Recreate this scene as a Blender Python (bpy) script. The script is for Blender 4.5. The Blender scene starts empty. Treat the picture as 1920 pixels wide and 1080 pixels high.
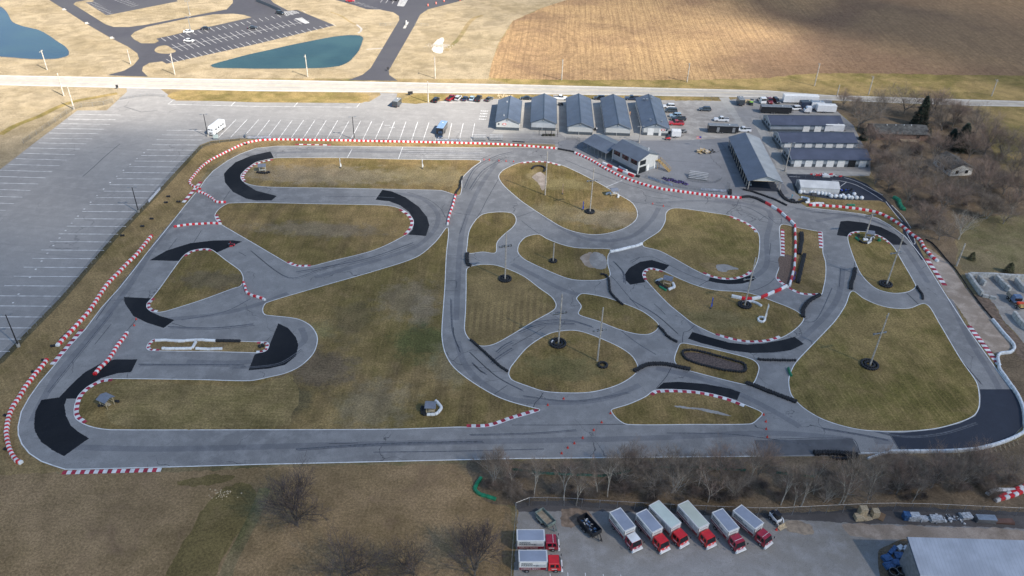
import bpy, bmesh, math, random
from math import sin, cos, pi, radians, atan2, hypot
from mathutils import Vector, Matrix, noise
from mathutils.geometry import tessellate_polygon
R = random.Random(7)
SC = bpy.context.scene
COL = SC.collection

# ------------------------------------------------------------------ camera
CH = 115.0                      # flying height in metres
FPX = 1480.0                    # focal length in pixels of a 1920 wide frame
PITCH = math.atan2(1000.0, FPX)
ROLL = radians(1.86)
fw = Vector((0, cos(PITCH), -sin(PITCH)))
r0 = Vector((1, 0, 0)); u0 = r0.cross(fw)
rt = cos(ROLL) * r0 + sin(ROLL) * u0
up = -sin(ROLL) * r0 + cos(ROLL) * u0
cam_d = bpy.data.cameras.new('camera'); cam = bpy.data.objects.new('camera', cam_d); COL.objects.link(cam)
cam.matrix_world = Matrix(((rt.x, up.x, -fw.x, 0), (rt.y, up.y, -fw.y, 0), (rt.z, up.z, -fw.z, CH), (0, 0, 0, 1)))
cam_d.sensor_width = 36; cam_d.lens = 36 * FPX / 1920; cam_d.clip_end = 9000; cam_d.clip_start = 0.5
SC.camera = cam

def W(p, z=0.0):
    """surveyed photo point -> metres on the level z"""
    d = fw * FPX + rt * (p[0] - 960) - up * (p[1] - 540)
    t = (CH - z) / -d.z
    return Vector((d.x * t, d.y * t, z))
def kk(r, c, s):
    """points read from a 4x enlarged tile (row r, column c)"""
    o = []
    for q in s.split():
        u, v = q.split(','); o.append((c * 480 + float(u) / 4, r * 270 + float(v) / 4))
    return o
def pp(s):
    return [tuple(float(a) for a in q.split(',')) for q in s.split()]

# ------------------------------------------------------------------ light
SUN_AZ, SUN_EL = radians(-38), radians(42)
sundir = Vector((cos(SUN_AZ) * cos(SUN_EL), sin(SUN_AZ) * cos(SUN_EL), sin(SUN_EL)))
sd = bpy.data.lights.new('sun', 'SUN'); sun = bpy.data.objects.new('sun', sd); COL.objects.link(sun)
sd.energy = 5.0; sd.angle = radians(0.5); sd.color = (1.0, 0.92, 0.81)
sun.rotation_euler = sundir.to_track_quat('Z', 'Y').to_euler()
wd = bpy.data.worlds.new("World"); SC.world = wd; wd.use_nodes = True
nt = wd.node_tree; bg = nt.nodes['Background']
sky = nt.nodes.new('ShaderNodeTexSky'); sky.sky_type = 'NISHITA'; sky.sun_disc = False
sky.sun_elevation = SUN_EL; sky.sun_rotation = radians(90) - SUN_AZ
sky.air_density = 1.0; sky.dust_density = .2; sky.ozone_density = 1.0
nt.links.new(sky.outputs[0], bg.inputs[0]); bg.inputs[1].default_value = 0.07
SC.view_settings.view_transform = 'Standard'; SC.view_settings.look = 'None'
SC.view_settings.exposure = 1.4; SC.view_settings.gamma = 1
SC.cycles.max_bounces = 5; SC.cycles.transparent_max_bounces = 24
SC.cycles.volume_bounces = 0

# ------------------------------------------------------------------ materials
MATS = {}
def newmat(name):
    m = bpy.data.materials.new(name); m.use_nodes = True
    MATS[name] = m
    return m, m.node_tree, m.node_tree.nodes['Principled BSDF']
def c4(c): return (c[0], c[1], c[2], 1)
class N:
    def __init__(s, nt): s.nt = nt
    def n(s, t, **k):
        x = s.nt.nodes.new(t)
        for a, b in k.items(): setattr(x, a, b)
        return x
    def L(s, a, b): s.nt.links.new(a, b)
    def pos(s):
        return s.n('ShaderNodeNewGeometry').outputs['Position']
    def obj(s):
        return s.n('ShaderNodeTexCoord').outputs['Object']
    def mapped(s, src, scale=(1, 1, 1), rot=0, loc=(0, 0, 0)):
        m = s.n('ShaderNodeMapping'); s.L(src, m.inputs[0])
        m.inputs['Scale'].default_value = scale; m.inputs['Rotation'].default_value = (0, 0, rot); m.inputs['Location'].default_value = loc
        return m.outputs[0]
    def noise(s, src, scale, detail=4, rough=.55, dist=0):
        x = s.n('ShaderNodeTexNoise'); s.L(src, x.inputs['Vector'])
        x.inputs['Scale'].default_value = scale; x.inputs['Detail'].default_value = detail
        x.inputs['Roughness'].default_value = rough; x.inputs['Distortion'].default_value = dist
        return x.outputs['Fac']
    def ramp(s, f, a, b, va=0.0, vb=1.0):
        m = s.n('ShaderNodeMapRange'); s.L(f, m.inputs[0]); m.clamp = True; m.interpolation_type = 'SMOOTHSTEP'
        m.inputs[1].default_value = a; m.inputs[2].default_value = b; m.inputs[3].default_value = va; m.inputs[4].default_value = vb
        return m.outputs[0]
    def mix(s, f, a, b, mode='MIX'):
        m = s.n('ShaderNodeMix', data_type='RGBA', blend_type=mode)
        for i, v in ((0, f), (6, a), (7, b)):
            if hasattr(v, 'is_linked') or hasattr(v, 'links'): s.L(v, m.inputs[i])
            elif isinstance(v, (int, float)): m.inputs[i].default_value = v
            else: m.inputs[i].default_value = c4(v)
        return m.outputs[2]
    def math(s, op, a, b=0.0):
        m = s.n('ShaderNodeMath', operation=op)
        for i, v in ((0, a), (1, b)):
            if isinstance(v, (int, float)): m.inputs[i].default_value = v
            else: s.L(v, m.inputs[i])
        return m.outputs[0]
    def bump(s, h, bsdf, strength=.5, dist=.05):
        b = s.n('ShaderNodeBump'); b.inputs['Strength'].default_value = strength; b.inputs['Distance'].default_value = dist
        s.L(h, b.inputs['Height']); s.L(b.outputs[0], bsdf.inputs['Normal'])

def plain(name, col, rough=.6, metal=0.0, var=.12, scale=1.5, coat=0.0):
    if name in MATS: return MATS[name]
    m, t, b = newmat(name); g = N(t)
    f = g.noise(g.pos(), scale, 5, .6)
    dark = tuple(c * (1 - var * 1.6) for c in col); lite = tuple(min(1, c * (1 + var)) for c in col)
    g.L(g.mix(g.ramp(f, .3, .7), dark, lite), b.inputs['Base Color'])
    b.inputs['Roughness'].default_value = rough; b.inputs['Metallic'].default_value = metal
    if coat: b.inputs['Coat Weight'].default_value = coat; b.inputs['Coat Roughness'].default_value = .08
    return m

def grass(name, dry, green, soil, gmix=.5, stripe=None, soilamt=.25, fine=1.0, lanes=None, blobs=(), blotch=.22):
    m, t, b = newmat(name); g = N(t); p = g.pos()
    big = g.noise(p, .035, 3, .5, .6); mid = g.noise(p, .22, 5, .6); fi = g.noise(p, 2.2, 5, .7); ff = g.noise(p, 7, 2, .6)
    f = g.ramp(g.math('ADD', g.math('MULTIPLY', big, .6), g.math('MULTIPLY', mid, .4)), gmix - .11, gmix + .11)
    c = g.mix(f, dry, green)
    s = g.ramp(g.math('ADD', g.math('MULTIPLY', g.noise(p, .09, 6, .65, 1.0), .7), g.math('MULTIPLY', fi, .3)), .53, .68, 0, soilamt)
    c = g.mix(s, c, soil)
    if stripe:
        ang, wdt, amt = stripe
        w = g.n('ShaderNodeTexWave', wave_type='BANDS', bands_direction='X'); g.L(g.mapped(p, rot=ang), w.inputs[0])
        w.inputs['Scale'].default_value = 6.28 / 20 / wdt; w.inputs['Distortion'].default_value = 1.2; w.inputs['Detail'].default_value = 3; w.inputs['Detail Scale'].default_value = .6
        k = g.math('MULTIPLY', g.ramp(w.outputs['Fac'], .2, .8), g.ramp(g.noise(p, .03, 2), .42, .6, 0, amt))
        c = g.mix(k, c, tuple(x * .62 for x in soil))
    if lanes:                                   # long thin dry streaks in the mowing direction
        ang, amt = lanes
        st = g.noise(g.mapped(g.mapped(p, rot=ang), scale=(.12, 1.6, 1)), 1.0, 5, .62, .3)
        c = g.mix(g.ramp(st, .46, .66, 0, amt), c, tuple(min(1, x * 1.45) for x in dry))
    for px, rx, ry, col, amt in blobs:          # soft worn or greener areas of the turf itself
        q = W(px); mp = g.n('ShaderNodeMapping'); mp.vector_type = 'POINT'; g.L(p, mp.inputs[0])
        mp.inputs['Location'].default_value = (-q.x / rx, -q.y / ry, 0); mp.inputs['Scale'].default_value = (1 / rx, 1 / ry, 0)
        ln_ = g.n('ShaderNodeVectorMath', operation='LENGTH'); g.L(mp.outputs[0], ln_.inputs[0])
        e = g.math('ADD', ln_.outputs['Value'], g.math('MULTIPLY', g.math('SUBTRACT', g.noise(p, .3, 6, .7), .5), 2.2))
        c = g.mix(g.ramp(e, .45, 1.15, amt, 0), c, col)
    sp = g.ramp(fi, .28, .75, .62, 1.38)
    if blotch:
        bl = g.noise(p, .13, 6, .68, .6); sp = g.math('MULTIPLY', sp, g.ramp(bl, .3, .7, 1 - blotch, 1 + blotch))
    sp2 = g.ramp(ff, .25, .78, .72, 1.28)
    v = g.n('ShaderNodeHueSaturation'); g.L(c, v.inputs['Color'])
    g.L(g.math('MULTIPLY', sp, sp2), v.inputs['Value'])
    g.L(v.outputs[0], b.inputs['Base Color'])
    b.inputs['Roughness'].default_value = .95; b.inputs['Specular IOR Level'].default_value = .15
    g.bump(g.math('ADD', fi, g.math('MULTIPLY', ff, .5)), b, .55 * fine, .12)
    return m

def asphalt(name, base, dark, stain=.35, crack=.5, rough=.8, scale=1.0, seams=16., streak=None, spec=.35):
    m, t, b = newmat(name); g = N(t); p = g.pos()
    big = g.noise(p, .03, 5, .6, .8); mid = g.noise(p, .3, 5, .62); fi = g.noise(p, 6, 3, .7)
    c = g.mix(g.ramp(big, .35, .68, 0, stain), base, dark)
    c = g.mix(g.ramp(mid, .42, .7, 0, stain * .9), c, tuple(min(1, x * 1.22) for x in base))
    c = g.mix(g.ramp(g.noise(p, 1.1, 6, .7, 1.5), .5, .75, 0, stain * .7), c, tuple(x * .8 for x in dark))
    if streak is not None:
        st = g.noise(g.mapped(g.mapped(p, rot=streak), scale=(.03, .8, 1)), 1.0, 4, .6, .2)
        c = g.mix(g.ramp(st, .5, .72, 0, .45), c, dark)
    if crack:
        dv = g.n('ShaderNodeVectorMath', operation='ADD'); g.L(p, dv.inputs[0])
        nn = g.n('ShaderNodeTexNoise'); g.L(p, nn.inputs['Vector']); nn.inputs['Scale'].default_value = .12; nn.inputs['Detail'].default_value = 6
        sc = g.n('ShaderNodeVectorMath', operation='SCALE'); g.L(nn.outputs['Color'], sc.inputs[0]); sc.inputs['Scale'].default_value = 9
        g.L(sc.outputs[0], dv.inputs[1])
        vo = g.n('ShaderNodeTexVoronoi', feature='DISTANCE_TO_EDGE'); g.L(dv.outputs[0], vo.inputs['Vector']); vo.inputs['Scale'].default_value = 1 / seams
        k = g.math('MULTIPLY', g.ramp(vo.outputs['Distance'], .0015, .006, 1, 0), g.ramp(g.noise(p, .05, 2), .48, .6, 0, crack))
        c = g.mix(k, c, (.03, .032, .038))
    v = g.n('ShaderNodeHueSaturation'); g.L(c, v.inputs['Color']); g.L(g.ramp(fi, .3, .7, .86, 1.14), v.inputs['Value'])
    g.L(v.outputs[0], b.inputs['Base Color']); b.inputs['Roughness'].default_value = rough
    b.inputs['Specular IOR Level'].default_value = spec
    g.bump(fi, b, .25, .02)
    return m

M_ground = grass('dry_field_grass', (0.272, 0.204, 0.108), (0.124, 0.112, 0.048), (0.152, 0.112, 0.068), .56, soilamt=.45, stripe=(.3, 9, .25))
M_tan = grass('tan_dormant_turf', (0.302, 0.245, 0.160), (0.242, 0.193, 0.118), (0.212, 0.160, 0.100), .53, soilamt=.4, stripe=(1.1, 5, .12), fine=.6)
GB = [((600, 328), 32, 8, (.31, .25, .17), .6), ((800, 330), 20, 8, (.31, .245, .13), .6), ((1150, 410), 14, 7, (.31, .25, .17), .6), ((1040, 400), 16, 7, (.29, .23, .12), .5), ((765, 560), 9, 9, (.27, .21, .13), .6), ((793, 585), 3.5, 9, (.27, .215, .145), .55), ((800, 640), 9, 8, (.085, .10, .035), .7), ((600, 690), 9, 8, (.13, .10, .075), .7), ((700, 760), 9, 9, (.27, .22, .14), .5), ((560, 620), 10, 5, (.22, .20, .09), .5),
      ((600, 430), 20, 5, (.23, .185, .13), .6), ((660, 600), 6, 10, (.14, .11, .06), .5), ((560, 750), 3, 6, (.11, .095, .05), .7), ((1050, 345), 12, 5, (.30, .24, .11), .6), ((400, 525), 10, 5, (.16, .125, .08), .6), ((1010, 330), 5, 4, (.34, .26, .13), .7), ((850, 680), 6, 9, (.27, .22, .13), .5), ((1065, 690), 12, 5, (.15, .14, .06), .5), ((1330, 600), 14, 5, (.2, .165, .08), .5)]
M_infield = grass('infield_turf', (0.295, 0.203, 0.087), (0.167, 0.127, 0.044), (0.199, 0.137, 0.074), .49, stripe=(0.05, 6, .35), soilamt=.7, lanes=(1.55, .22), blobs=GB)
M_infstr = grass('striped_infield_turf', (0.269, 0.193, 0.086), (0.151, 0.117, 0.044), (0.183, 0.127, 0.071), .5, stripe=(0.021, 1.624, 0.394), soilamt=.5)
M_infdiag = grass('diagonally_mown_turf', (0.269, 0.193, 0.079), (0.146, 0.122, 0.036), (0.177, 0.122, 0.060), .52, soilamt=.6, lanes=(-1.70, .36))
M_verge = grass('verge_turf', (0.290, 0.203, 0.096), (0.177, 0.132, 0.052), (0.161, 0.117, 0.071), .52, soilamt=.6, lanes=(.9, .3))
M_brown = grass('rough_brown_turf', (0.325, 0.220, 0.118), (0.226, 0.155, 0.077), (0.198, 0.127, 0.079), .5, soilamt=.7, blotch=.14)
M_greenp = grass('mossy_turf', (0.218, 0.155, 0.072), (0.161, 0.122, 0.049), (0.184, 0.130, 0.068), .47, soilamt=.4)
M_woods = grass('leaf_litter', (.21, .155, .10), (.14, .105, .068), (.075, .057, .047), .5, soilamt=.7)
M_meadow = grass('mixed_meadow', (0.289, 0.210, 0.089), (0.152, 0.125, 0.041), (0.179, 0.130, 0.064), .5, soilamt=.45)
M_track = asphalt('track_asphalt', (0.270, 0.262, 0.252), (0.170, 0.166, 0.163), .75, .7)
M_lot = asphalt('lot_asphalt', (0.281, 0.271, 0.259), (0.209, 0.202, 0.197), .6, .3, streak=.12, seams=30)
M_dark = asphalt('new_asphalt_patch', (.012, .014, .018), (.032, .034, .038), .9, 0, .85, spec=.12)
M_dark2 = asphalt('recent_asphalt', (.032, .037, .052), (.022, .025, .036), .6, .3, .75)
M_black_lot = asphalt('black_lot_asphalt', (0.046, 0.046, 0.056), (0.064, 0.064, 0.071), .8, 0, .8)
M_road = asphalt('worn_concrete_road', (0.374, 0.348, 0.306), (0.300, 0.278, 0.247), .7, .0, .85, streak=.0)
M_conc = asphalt('pale_concrete', (0.360, 0.346, 0.317), (0.288, 0.277, 0.259), .7, .2, .85)
M_yard = asphalt('gravelly_yard', (.275, .265, .255), (.235, .215, .185), .9, .15, .9)
M_pad = asphalt('paddock_asphalt', (.215, .217, .225), (.15, .152, .16), .6, .7, streak=.12, seams=22)
M_gravel = asphalt('pale_gravel', (0.340, 0.323, 0.297), (0.230, 0.212, 0.196), .9, 0, .95)
M_dirt = asphalt('bare_dirt', (0.413, 0.338, 0.275), (0.250, 0.194, 0.144), .9, 0, .95)
M_paint = plain('white_line_paint', (.74, .74, .72), .6, var=.12, scale=.8)
M_paintw = plain('worn_line_paint', (.72, .71, .69), .7, var=.25, scale=.6)
M_seam = plain('tar_seam', (.025, .027, .032), .5, var=.3)
M_rubber = plain('rubber_smear', (.10, .105, .118), .7, var=.3)
M_kred = plain('kerb_red', (.40, .025, .05), .55, var=.3, scale=.6)
M_kwhite = plain('kerb_white', (.72, .72, .70), .55, var=.16, scale=.6)
M_bred = plain('barrier_red_plastic', (.62, .02, .03), .35, var=.15, scale=.4)
M_bwhite = plain('barrier_white_plastic', (.75, .76, .76), .35, var=.12, scale=.4)
M_tyre = plain('tyre_rubber', (.018, .019, .023), .75, var=.3, scale=3)
M_wood = plain('weathered_pole_wood', (.44, .40, .35), .9, var=.25, scale=2)
M_lumber = plain('pale_lumber', (.50, .40, .26), .8, var=.2, scale=3)
M_deckw = plain('yellow_stair_lumber', (.42, .28, .10), .8, var=.25, scale=2)
M_steel = plain('galvanised_steel', (.42, .44, .46), .4, .7, var=.1)
M_blackst = plain('black_painted_steel', (.02, .022, .028), .45, var=.2)
M_white = plain('white_panel', (.72, .72, .70), .5, var=.06)
M_cream = plain('cream_wall_panel', (.50, .51, .50), .6, var=.05)
M_wains = plain('charcoal_wainscot', (.07, .085, .10), .6, var=.1)
M_trim = plain('dark_blue_trim', (.045, .065, .09), .5, var=.1)
M_glass = plain('dark_glass', (.012, .016, .02), .12, var=.2)
M_grey = plain('grey_paint', (.20, .215, .23), .5, var=.15)
M_redp = plain('bright_red_paint', (.60, .015, .018), .28, var=.08, coat=.6)
M_crim = plain('crimson_paint', (.34, .018, .04), .3, var=.12, coat=.5)
M_green = plain('green_plastic', (.012, .20, .10), .4, var=.25, scale=.8)
M_gscr = plain('green_windscreen', (.035, .17, .12), .8, var=.35, scale=.8)
M_blue = plain('royal_blue_cloth', (.03, .08, .45), .6, var=.15)
M_bluet = plain('blue_tarp', (.045, .12, .27), .45, var=.3, scale=2.5)
M_orange = plain('orange_plastic', (.70, .08, .02), .4, var=.1)
M_lime = plain('lime_paint', (.28, .62, .02), .4, var=.1)
M_skin = plain('skin', (.5, .3, .2), .6)

def roofing(name, col, pitch=.9, amt=.3, axis=0, metal=.25):
    """ribbed sheet metal, ribs run along local Y unless axis=1"""
    m, t, b = newmat(name); g = N(t)
    w = g.n('ShaderNodeTexWave', wave_type='BANDS', bands_direction='XYZ'[axis], wave_profile='SAW'); g.L(g.obj(), w.inputs[0])
    w.inputs['Scale'].default_value = 6.28 / 20 / pitch; w.inputs['Distortion'].default_value = 0
    k = g.ramp(w.outputs['Fac'], .82, 1.0, 0, amt)
    c = g.mix(g.ramp(g.noise(g.pos(), .25, 5, .6), .35, .7), tuple(x * .85 for x in col), tuple(min(1, x * 1.1) for x in col))
    g.L(g.mix(k, c, tuple(x * .35 for x in col)), b.inputs['Base Color'])
    b.inputs['Roughness'].default_value = .42; b.inputs['Metallic'].default_value = metal
    g.bump(w.outputs['Fac'], b, .4, .04)
    return m
M_roof = roofing('slate_blue_metal_roof', (.092, .115, .158), .45, .25, 1, 0)
M_roofx = roofing('slate_shingle_roof', (.082, .092, .13), .35, .2, 0, .0)
M_roofb = roofing('standing_seam_roof', (.15, .175, .215), .62, .75, 0)
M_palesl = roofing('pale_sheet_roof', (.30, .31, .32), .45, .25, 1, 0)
M_bench = plain('pale_aluminium_plank', (.50, .50, .50), .5, var=.1)
M_roofpale = roofing('pale_corrugated_roof', (0.449, 0.468, 0.504), .62, .35, 0, .3)
M_tent = roofing('white_ribbed_cover', (.62, .62, .61), .55, .25, 0, .0)
M_clap = roofing('grey_white_siding', (.46, .48, .50), .3, .18, 2, .0)
M_clapg = roofing('grey_blue_siding', (.30, .335, .37), .3, .18, 2, .0)
M_oldroof = plain('old_shingle_roof', (.085, .085, .08), .9, var=.35, scale=.7)
M_brick = plain('brown_brick', (.19, .12, .095), .85, var=.25, scale=2)

m, t, b = newmat('chain_link'); g = N(t)     # wire mesh seen as a thin veil
out = t.nodes['Material Output']; tr = g.n('ShaderNodeBsdfTransparent'); mx = g.n('ShaderNodeMixShader')
b.inputs['Base Color'].default_value = (.055, .065, .075, 1); b.inputs['Roughness'].default_value = .6
mx.inputs[0].default_value = .2; g.L(tr.outputs[0], mx.inputs[1]); g.L(b.outputs[0], mx.inputs[2]); g.L(mx.outputs[0], out.inputs[0])
M_link = m
m, t, b = newmat('pond_water'); g = N(t)
sep = g.n('ShaderNodeSeparateXYZ'); g.L(g.pos(), sep.inputs[0])
g.L(g.mix(g.ramp(g.noise(g.pos(), .03, 4, .5, .5), .35, .65), (.020, .046, .072), (.028, .060, .075)), b.inputs['Base Color'])
b.inputs['Roughness'].default_value = .14; b.inputs['IOR'].default_value = 1.33
g.bump(g.noise(g.mapped(g.pos(), (1, .45, 1), .3), 1.1, 5, .6), b, .5, .08)
M_water = m
m = M_water.copy(); m.name = 'teal_pond_water'; MATS['teal'] = m
for n_ in m.node_tree.nodes:
    if n_.type == 'MIX': n_.inputs[6].default_value = (.010, .034, .038, 1); n_.inputs[7].default_value = (.022, .056, .055, 1)
M_water2 = m
m, t, b = newmat('ploughed_soil'); g = N(t); p = g.pos()
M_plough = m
def fur(rot, dist):
    w = g.n('ShaderNodeTexWave', wave_type='BANDS', bands_direction='X'); g.L(g.mapped(p, rot=rot), w.inputs[0])
    w.inputs['Scale'].default_value = 6.28 / 20 / 2.9; w.inputs['Distortion'].default_value = dist; w.inputs['Detail'].default_value = 4; w.inputs['Detail Scale'].default_value = .35
    return w.outputs['Fac']
big = g.noise(p, .009, 4, .5, .8); mid = g.noise(p, .05, 5, .6); fi = g.noise(p, .9, 6, .8)
ln = g.noise(g.mapped(g.mapped(p, rot=.05), (1.1, .02, 1)), 1.0, 5, .7, .4)
c = g.mix(g.ramp(g.math('ADD', g.math('MULTIPLY', big, .7), g.math('MULTIPLY', mid, .3)), .42, .6), (.37, .245, .125), (.20, .128, .078))
c = g.mix(g.ramp(ln, .42, .66, 0, .5), c, (.16, .10, .058))
c = g.mix(g.ramp(fur(.05, 5.0), .5, 1, 0, .16), c, (.11, .07, .04))
qc = W((1003, 82)); mp = g.n('ShaderNodeMapping'); g.L(p, mp.inputs[0]); mp.inputs['Location'].default_value = (-qc.x, -qc.y * .62, 0); mp.inputs['Scale'].default_value = (1, .62, 0)
ln2 = g.n('ShaderNodeVectorMath', operation='LENGTH'); g.L(mp.outputs[0], ln2.inputs[0])
rings = g.math('SINE', g.math('ADD', g.math('MULTIPLY', ln2.outputs['Value'], 1.5), g.math('MULTIPLY', mid, 6.0)))
c = g.mix(g.math('MULTIPLY', g.ramp(rings, .1, 1, 0, .35), g.ramp(ln2.outputs['Value'], 12, 40, 1, 0)), c, (.17, .11, .06))
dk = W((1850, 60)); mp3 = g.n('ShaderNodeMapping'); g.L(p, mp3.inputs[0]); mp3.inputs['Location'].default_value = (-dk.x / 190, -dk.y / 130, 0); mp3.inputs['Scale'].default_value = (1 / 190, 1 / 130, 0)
ln3 = g.n('ShaderNodeVectorMath', operation='LENGTH'); g.L(mp3.outputs[0], ln3.inputs[0])   # mostly cloud shade, painted into the soil colour at this end
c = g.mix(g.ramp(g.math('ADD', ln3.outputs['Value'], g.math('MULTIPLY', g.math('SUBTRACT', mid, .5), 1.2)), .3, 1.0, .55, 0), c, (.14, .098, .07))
v = g.n('ShaderNodeHueSaturation'); g.L(c, v.inputs['Color']); g.L(g.math('MULTIPLY', g.ramp(fi, .3, .72, .7, 1.3), g.ramp(g.noise(p, .25, 6, .75, 1), .3, .7, .82, 1.18)), v.inputs['Value'])
g.L(v.outputs[0], b.inputs['Base Color']); b.inputs['Roughness'].default_value = .95; b.inputs['Specular IOR Level'].default_value = .1
g.bump(g.math('ADD', fi, g.math('MULTIPLY', ln, .8)), b, .8, .25)

def paint(name, col):
    return plain('paint_' + name, col, .3, var=.05, coat=.7)

# ------------------------------------------------------------------ object helpers
def link(name, me, mat=None, parent=None, loc=None, rz=0):
    o = bpy.data.objects.new(name, me); COL.objects.link(o)
    if mat is not None and me is not None:
        if isinstance(mat, (list, tuple)):
            for q in mat: me.materials.append(q)
        else: me.materials.append(mat)
    if parent is not None: o.parent = parent
    if loc is not None: o.location = loc
    o.rotation_euler.z = rz
    return o
def tag(o, label=None, cat=None, group=None, kind=None):
    for k_, v_ in (('label', label), ('category', cat), ('group', group), ('kind', kind)):
        if v_: o[k_] = v_
    return o
def thing(name, label, cat, loc=(0, 0, 0), rz=0, group=None):
    return tag(link(name, None, loc=loc, rz=rz), label, cat, group)
def copy_tree(o, parent=None):
    c = o.copy(); COL.objects.link(c)
    if parent is not None: c.parent = parent
    for ch in [x for x in o.children]: copy_tree(ch, c)
    return c
class MB:
    def __init__(s): s.v = []; s.f = []; s.m = []
    def add(s, vs, fs, mi=0):
        n = len(s.v); s.v += [tuple(q) for q in vs]; s.f += [tuple(i + n for i in f) for f in fs]; s.m += [mi] * len(fs); return s
    def box(s, c, d, rz=0, mi=0, top=1.0):
        x, y, z = d[0] / 2, d[1] / 2, d[2] / 2; vs = []
        for sz in (-1, 1):
            k_ = top if sz > 0 else 1
            for sx, sy in ((-1, -1), (1, -1), (1, 1), (-1, 1)):
                a, b_ = sx * x * k_, sy * y * k_
                vs.append((c[0] + a * cos(rz) - b_ * sin(rz), c[1] + a * sin(rz) + b_ * cos(rz), c[2] + sz * z))
        return s.add(vs, [(3, 2, 1, 0), (4, 5, 6, 7), (0, 1, 5, 4), (1, 2, 6, 5), (2, 3, 7, 6), (3, 0, 4, 7)], mi)
    def bar(s, a, b_, r, r2=None, n=6, mi=0, cap=True):
        a = Vector(a); b_ = Vector(b_); d = b_ - a
        if d.length < 1e-6: return s
        r2 = r if r2 is None else r2; q = d.to_track_quat('Z', 'Y'); vs = []
        for p_, rr in ((a, r), (b_, r2)):
            for i in range(n):
                vs.append(p_ + q @ Vector((cos(2 * pi * i / n) * rr, sin(2 * pi * i / n) * rr, 0)))
        fs = [(i, (i + 1) % n, n + (i + 1) % n, n + i) for i in range(n)]
        if cap: fs += [tuple(range(n - 1, -1, -1)), tuple(range(n, 2 * n))]
        return s.add(vs, fs, mi)
    def torus(s, c, R_, r, n=14, k_=6, mi=0):
        vs = []; fs = []
        for i in range(n):
            for j in range(k_):
                a = 2 * pi * i / n; b_ = 2 * pi * j / k_
                vs.append((c[0] + (R_ + r * cos(b_)) * cos(a), c[1] + (R_ + r * cos(b_)) * sin(a), c[2] + r * 1.15 * sin(b_)))
                fs.append((i * k_ + j, ((i + 1) % n) * k_ + j, ((i + 1) % n) * k_ + (j + 1) % k_, i * k_ + (j + 1) % k_))
        return s.add(vs, fs, mi)
    def loft(s, rings, mi=0, caps=True):
        n = len(rings[0]); vs = [q for r_ in rings for q in r_]; fs = []
        for i in range(len(rings) - 1):
            for j in range(n):
                fs.append((i * n + j, i * n + (j + 1) % n, (i + 1) * n + (j + 1) % n, (i + 1) * n + j))
        if caps: fs += [tuple(range(n - 1, -1, -1)), tuple(range((len(rings) - 1) * n, len(rings) * n))]
        return s.add(vs, fs, mi)
    def mesh(s, name, smooth=False):
        me = bpy.data.meshes.new(name); me.from_pydata(s.v, [], s.f)
        if any(s.m): me.polygons.foreach_set('material_index', s.m)
        if smooth: me.polygons.foreach_set('use_smooth', [True] * len(s.f))
        bm = bmesh.new(); bm.from_mesh(me); bmesh.ops.recalc_face_normals(bm, faces=bm.faces); bm.to_mesh(me); bm.free()
        return me
    def obj(s, name, mat, parent=None, loc=None, rz=0, smooth=False):
        return link(name, s.mesh(name, smooth), mat, parent, loc, rz)

def catmull(pts, closed=True, n=6, tension=.5):
    P = [Vector((a[0], a[1])) for a in pts]; out = []; L = len(P)
    rng = range(L) if closed else range(L - 1)
    for i in rng:
        if closed: p0, p1, p2, p3 = P[i - 1], P[i], P[(i + 1) % L], P[(i + 2) % L]
        else: p0, p1, p2, p3 = P[max(i - 1, 0)], P[i], P[i + 1], P[min(i + 2, L - 1)]
        d1 = (p2 - p1).length
        m1 = (p2 - p0) * tension; m2 = (p3 - p1) * tension
        if m1.length > d1 * 1.0: m1 *= d1 / m1.length
        if m2.length > d1 * 1.0: m2 *= d1 / m2.length
        k_ = max(2, min(n, int(d1 / 4) + 1))
        for j in range(k_):
            t_ = j / k_; t2 = t_ * t_; t3 = t2 * t_
            out.append(p1 * (2 * t3 - 3 * t2 + 1) + m1 * (t3 - 2 * t2 + t_) + p2 * (-2 * t3 + 3 * t2) + m2 * (t3 - t2))
    if not closed: out.append(P[-1])
    return [(q.x, q.y) for q in out]

def sheet(name, px, z, mat, smooth=True, ragged=0.0, kind='structure', world=False, skirt=True):
    P = catmull(px) if smooth else px
    ws = [Vector((q[0], q[1], z)) for q in P] if world else [W(q) for q in P]
    if ragged:
        nw = []
        for i, a in enumerate(ws):
            b_ = ws[(i + 1) % len(ws)]; k_ = max(1, int((b_ - a).length / (ragged * 1.2)))
            for j in range(k_):
                q = a.lerp(b_, j / k_)
                nv = noise.noise_vector(q * (.35 / ragged)) + noise.noise_vector(q * (1.3 / ragged)) * .5
                nw.append(q + Vector((nv.x, nv.y, 0)) * ragged)
        ws = nw
    ws = [Vector((q.x, q.y, z)) for q in ws]
    tri = tessellate_polygon([ws])
    vs = [tuple(q) for q in ws]; fs = [tuple(t_) for t_ in tri]; n = len(vs)
    if skirt:
        vs += [(q[0], q[1], max(z - .1, -.05)) for q in vs[:n]]
        fs += [(i, (i + 1) % n, n + (i + 1) % n, n + i) for i in range(n)]
    me = bpy.data.meshes.new(name); me.from_pydata(vs, [], fs)
    bm = bmesh.new(); bm.from_mesh(me)
    for f in bm.faces:
        f.normal_update()
        if abs(f.normal.z) > .5 and f.normal.z < 0: f.normal_flip()
    bm.to_mesh(me); bm.free()
    o = link(name, me, mat)
    if kind: o['kind'] = kind
    return o
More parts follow.
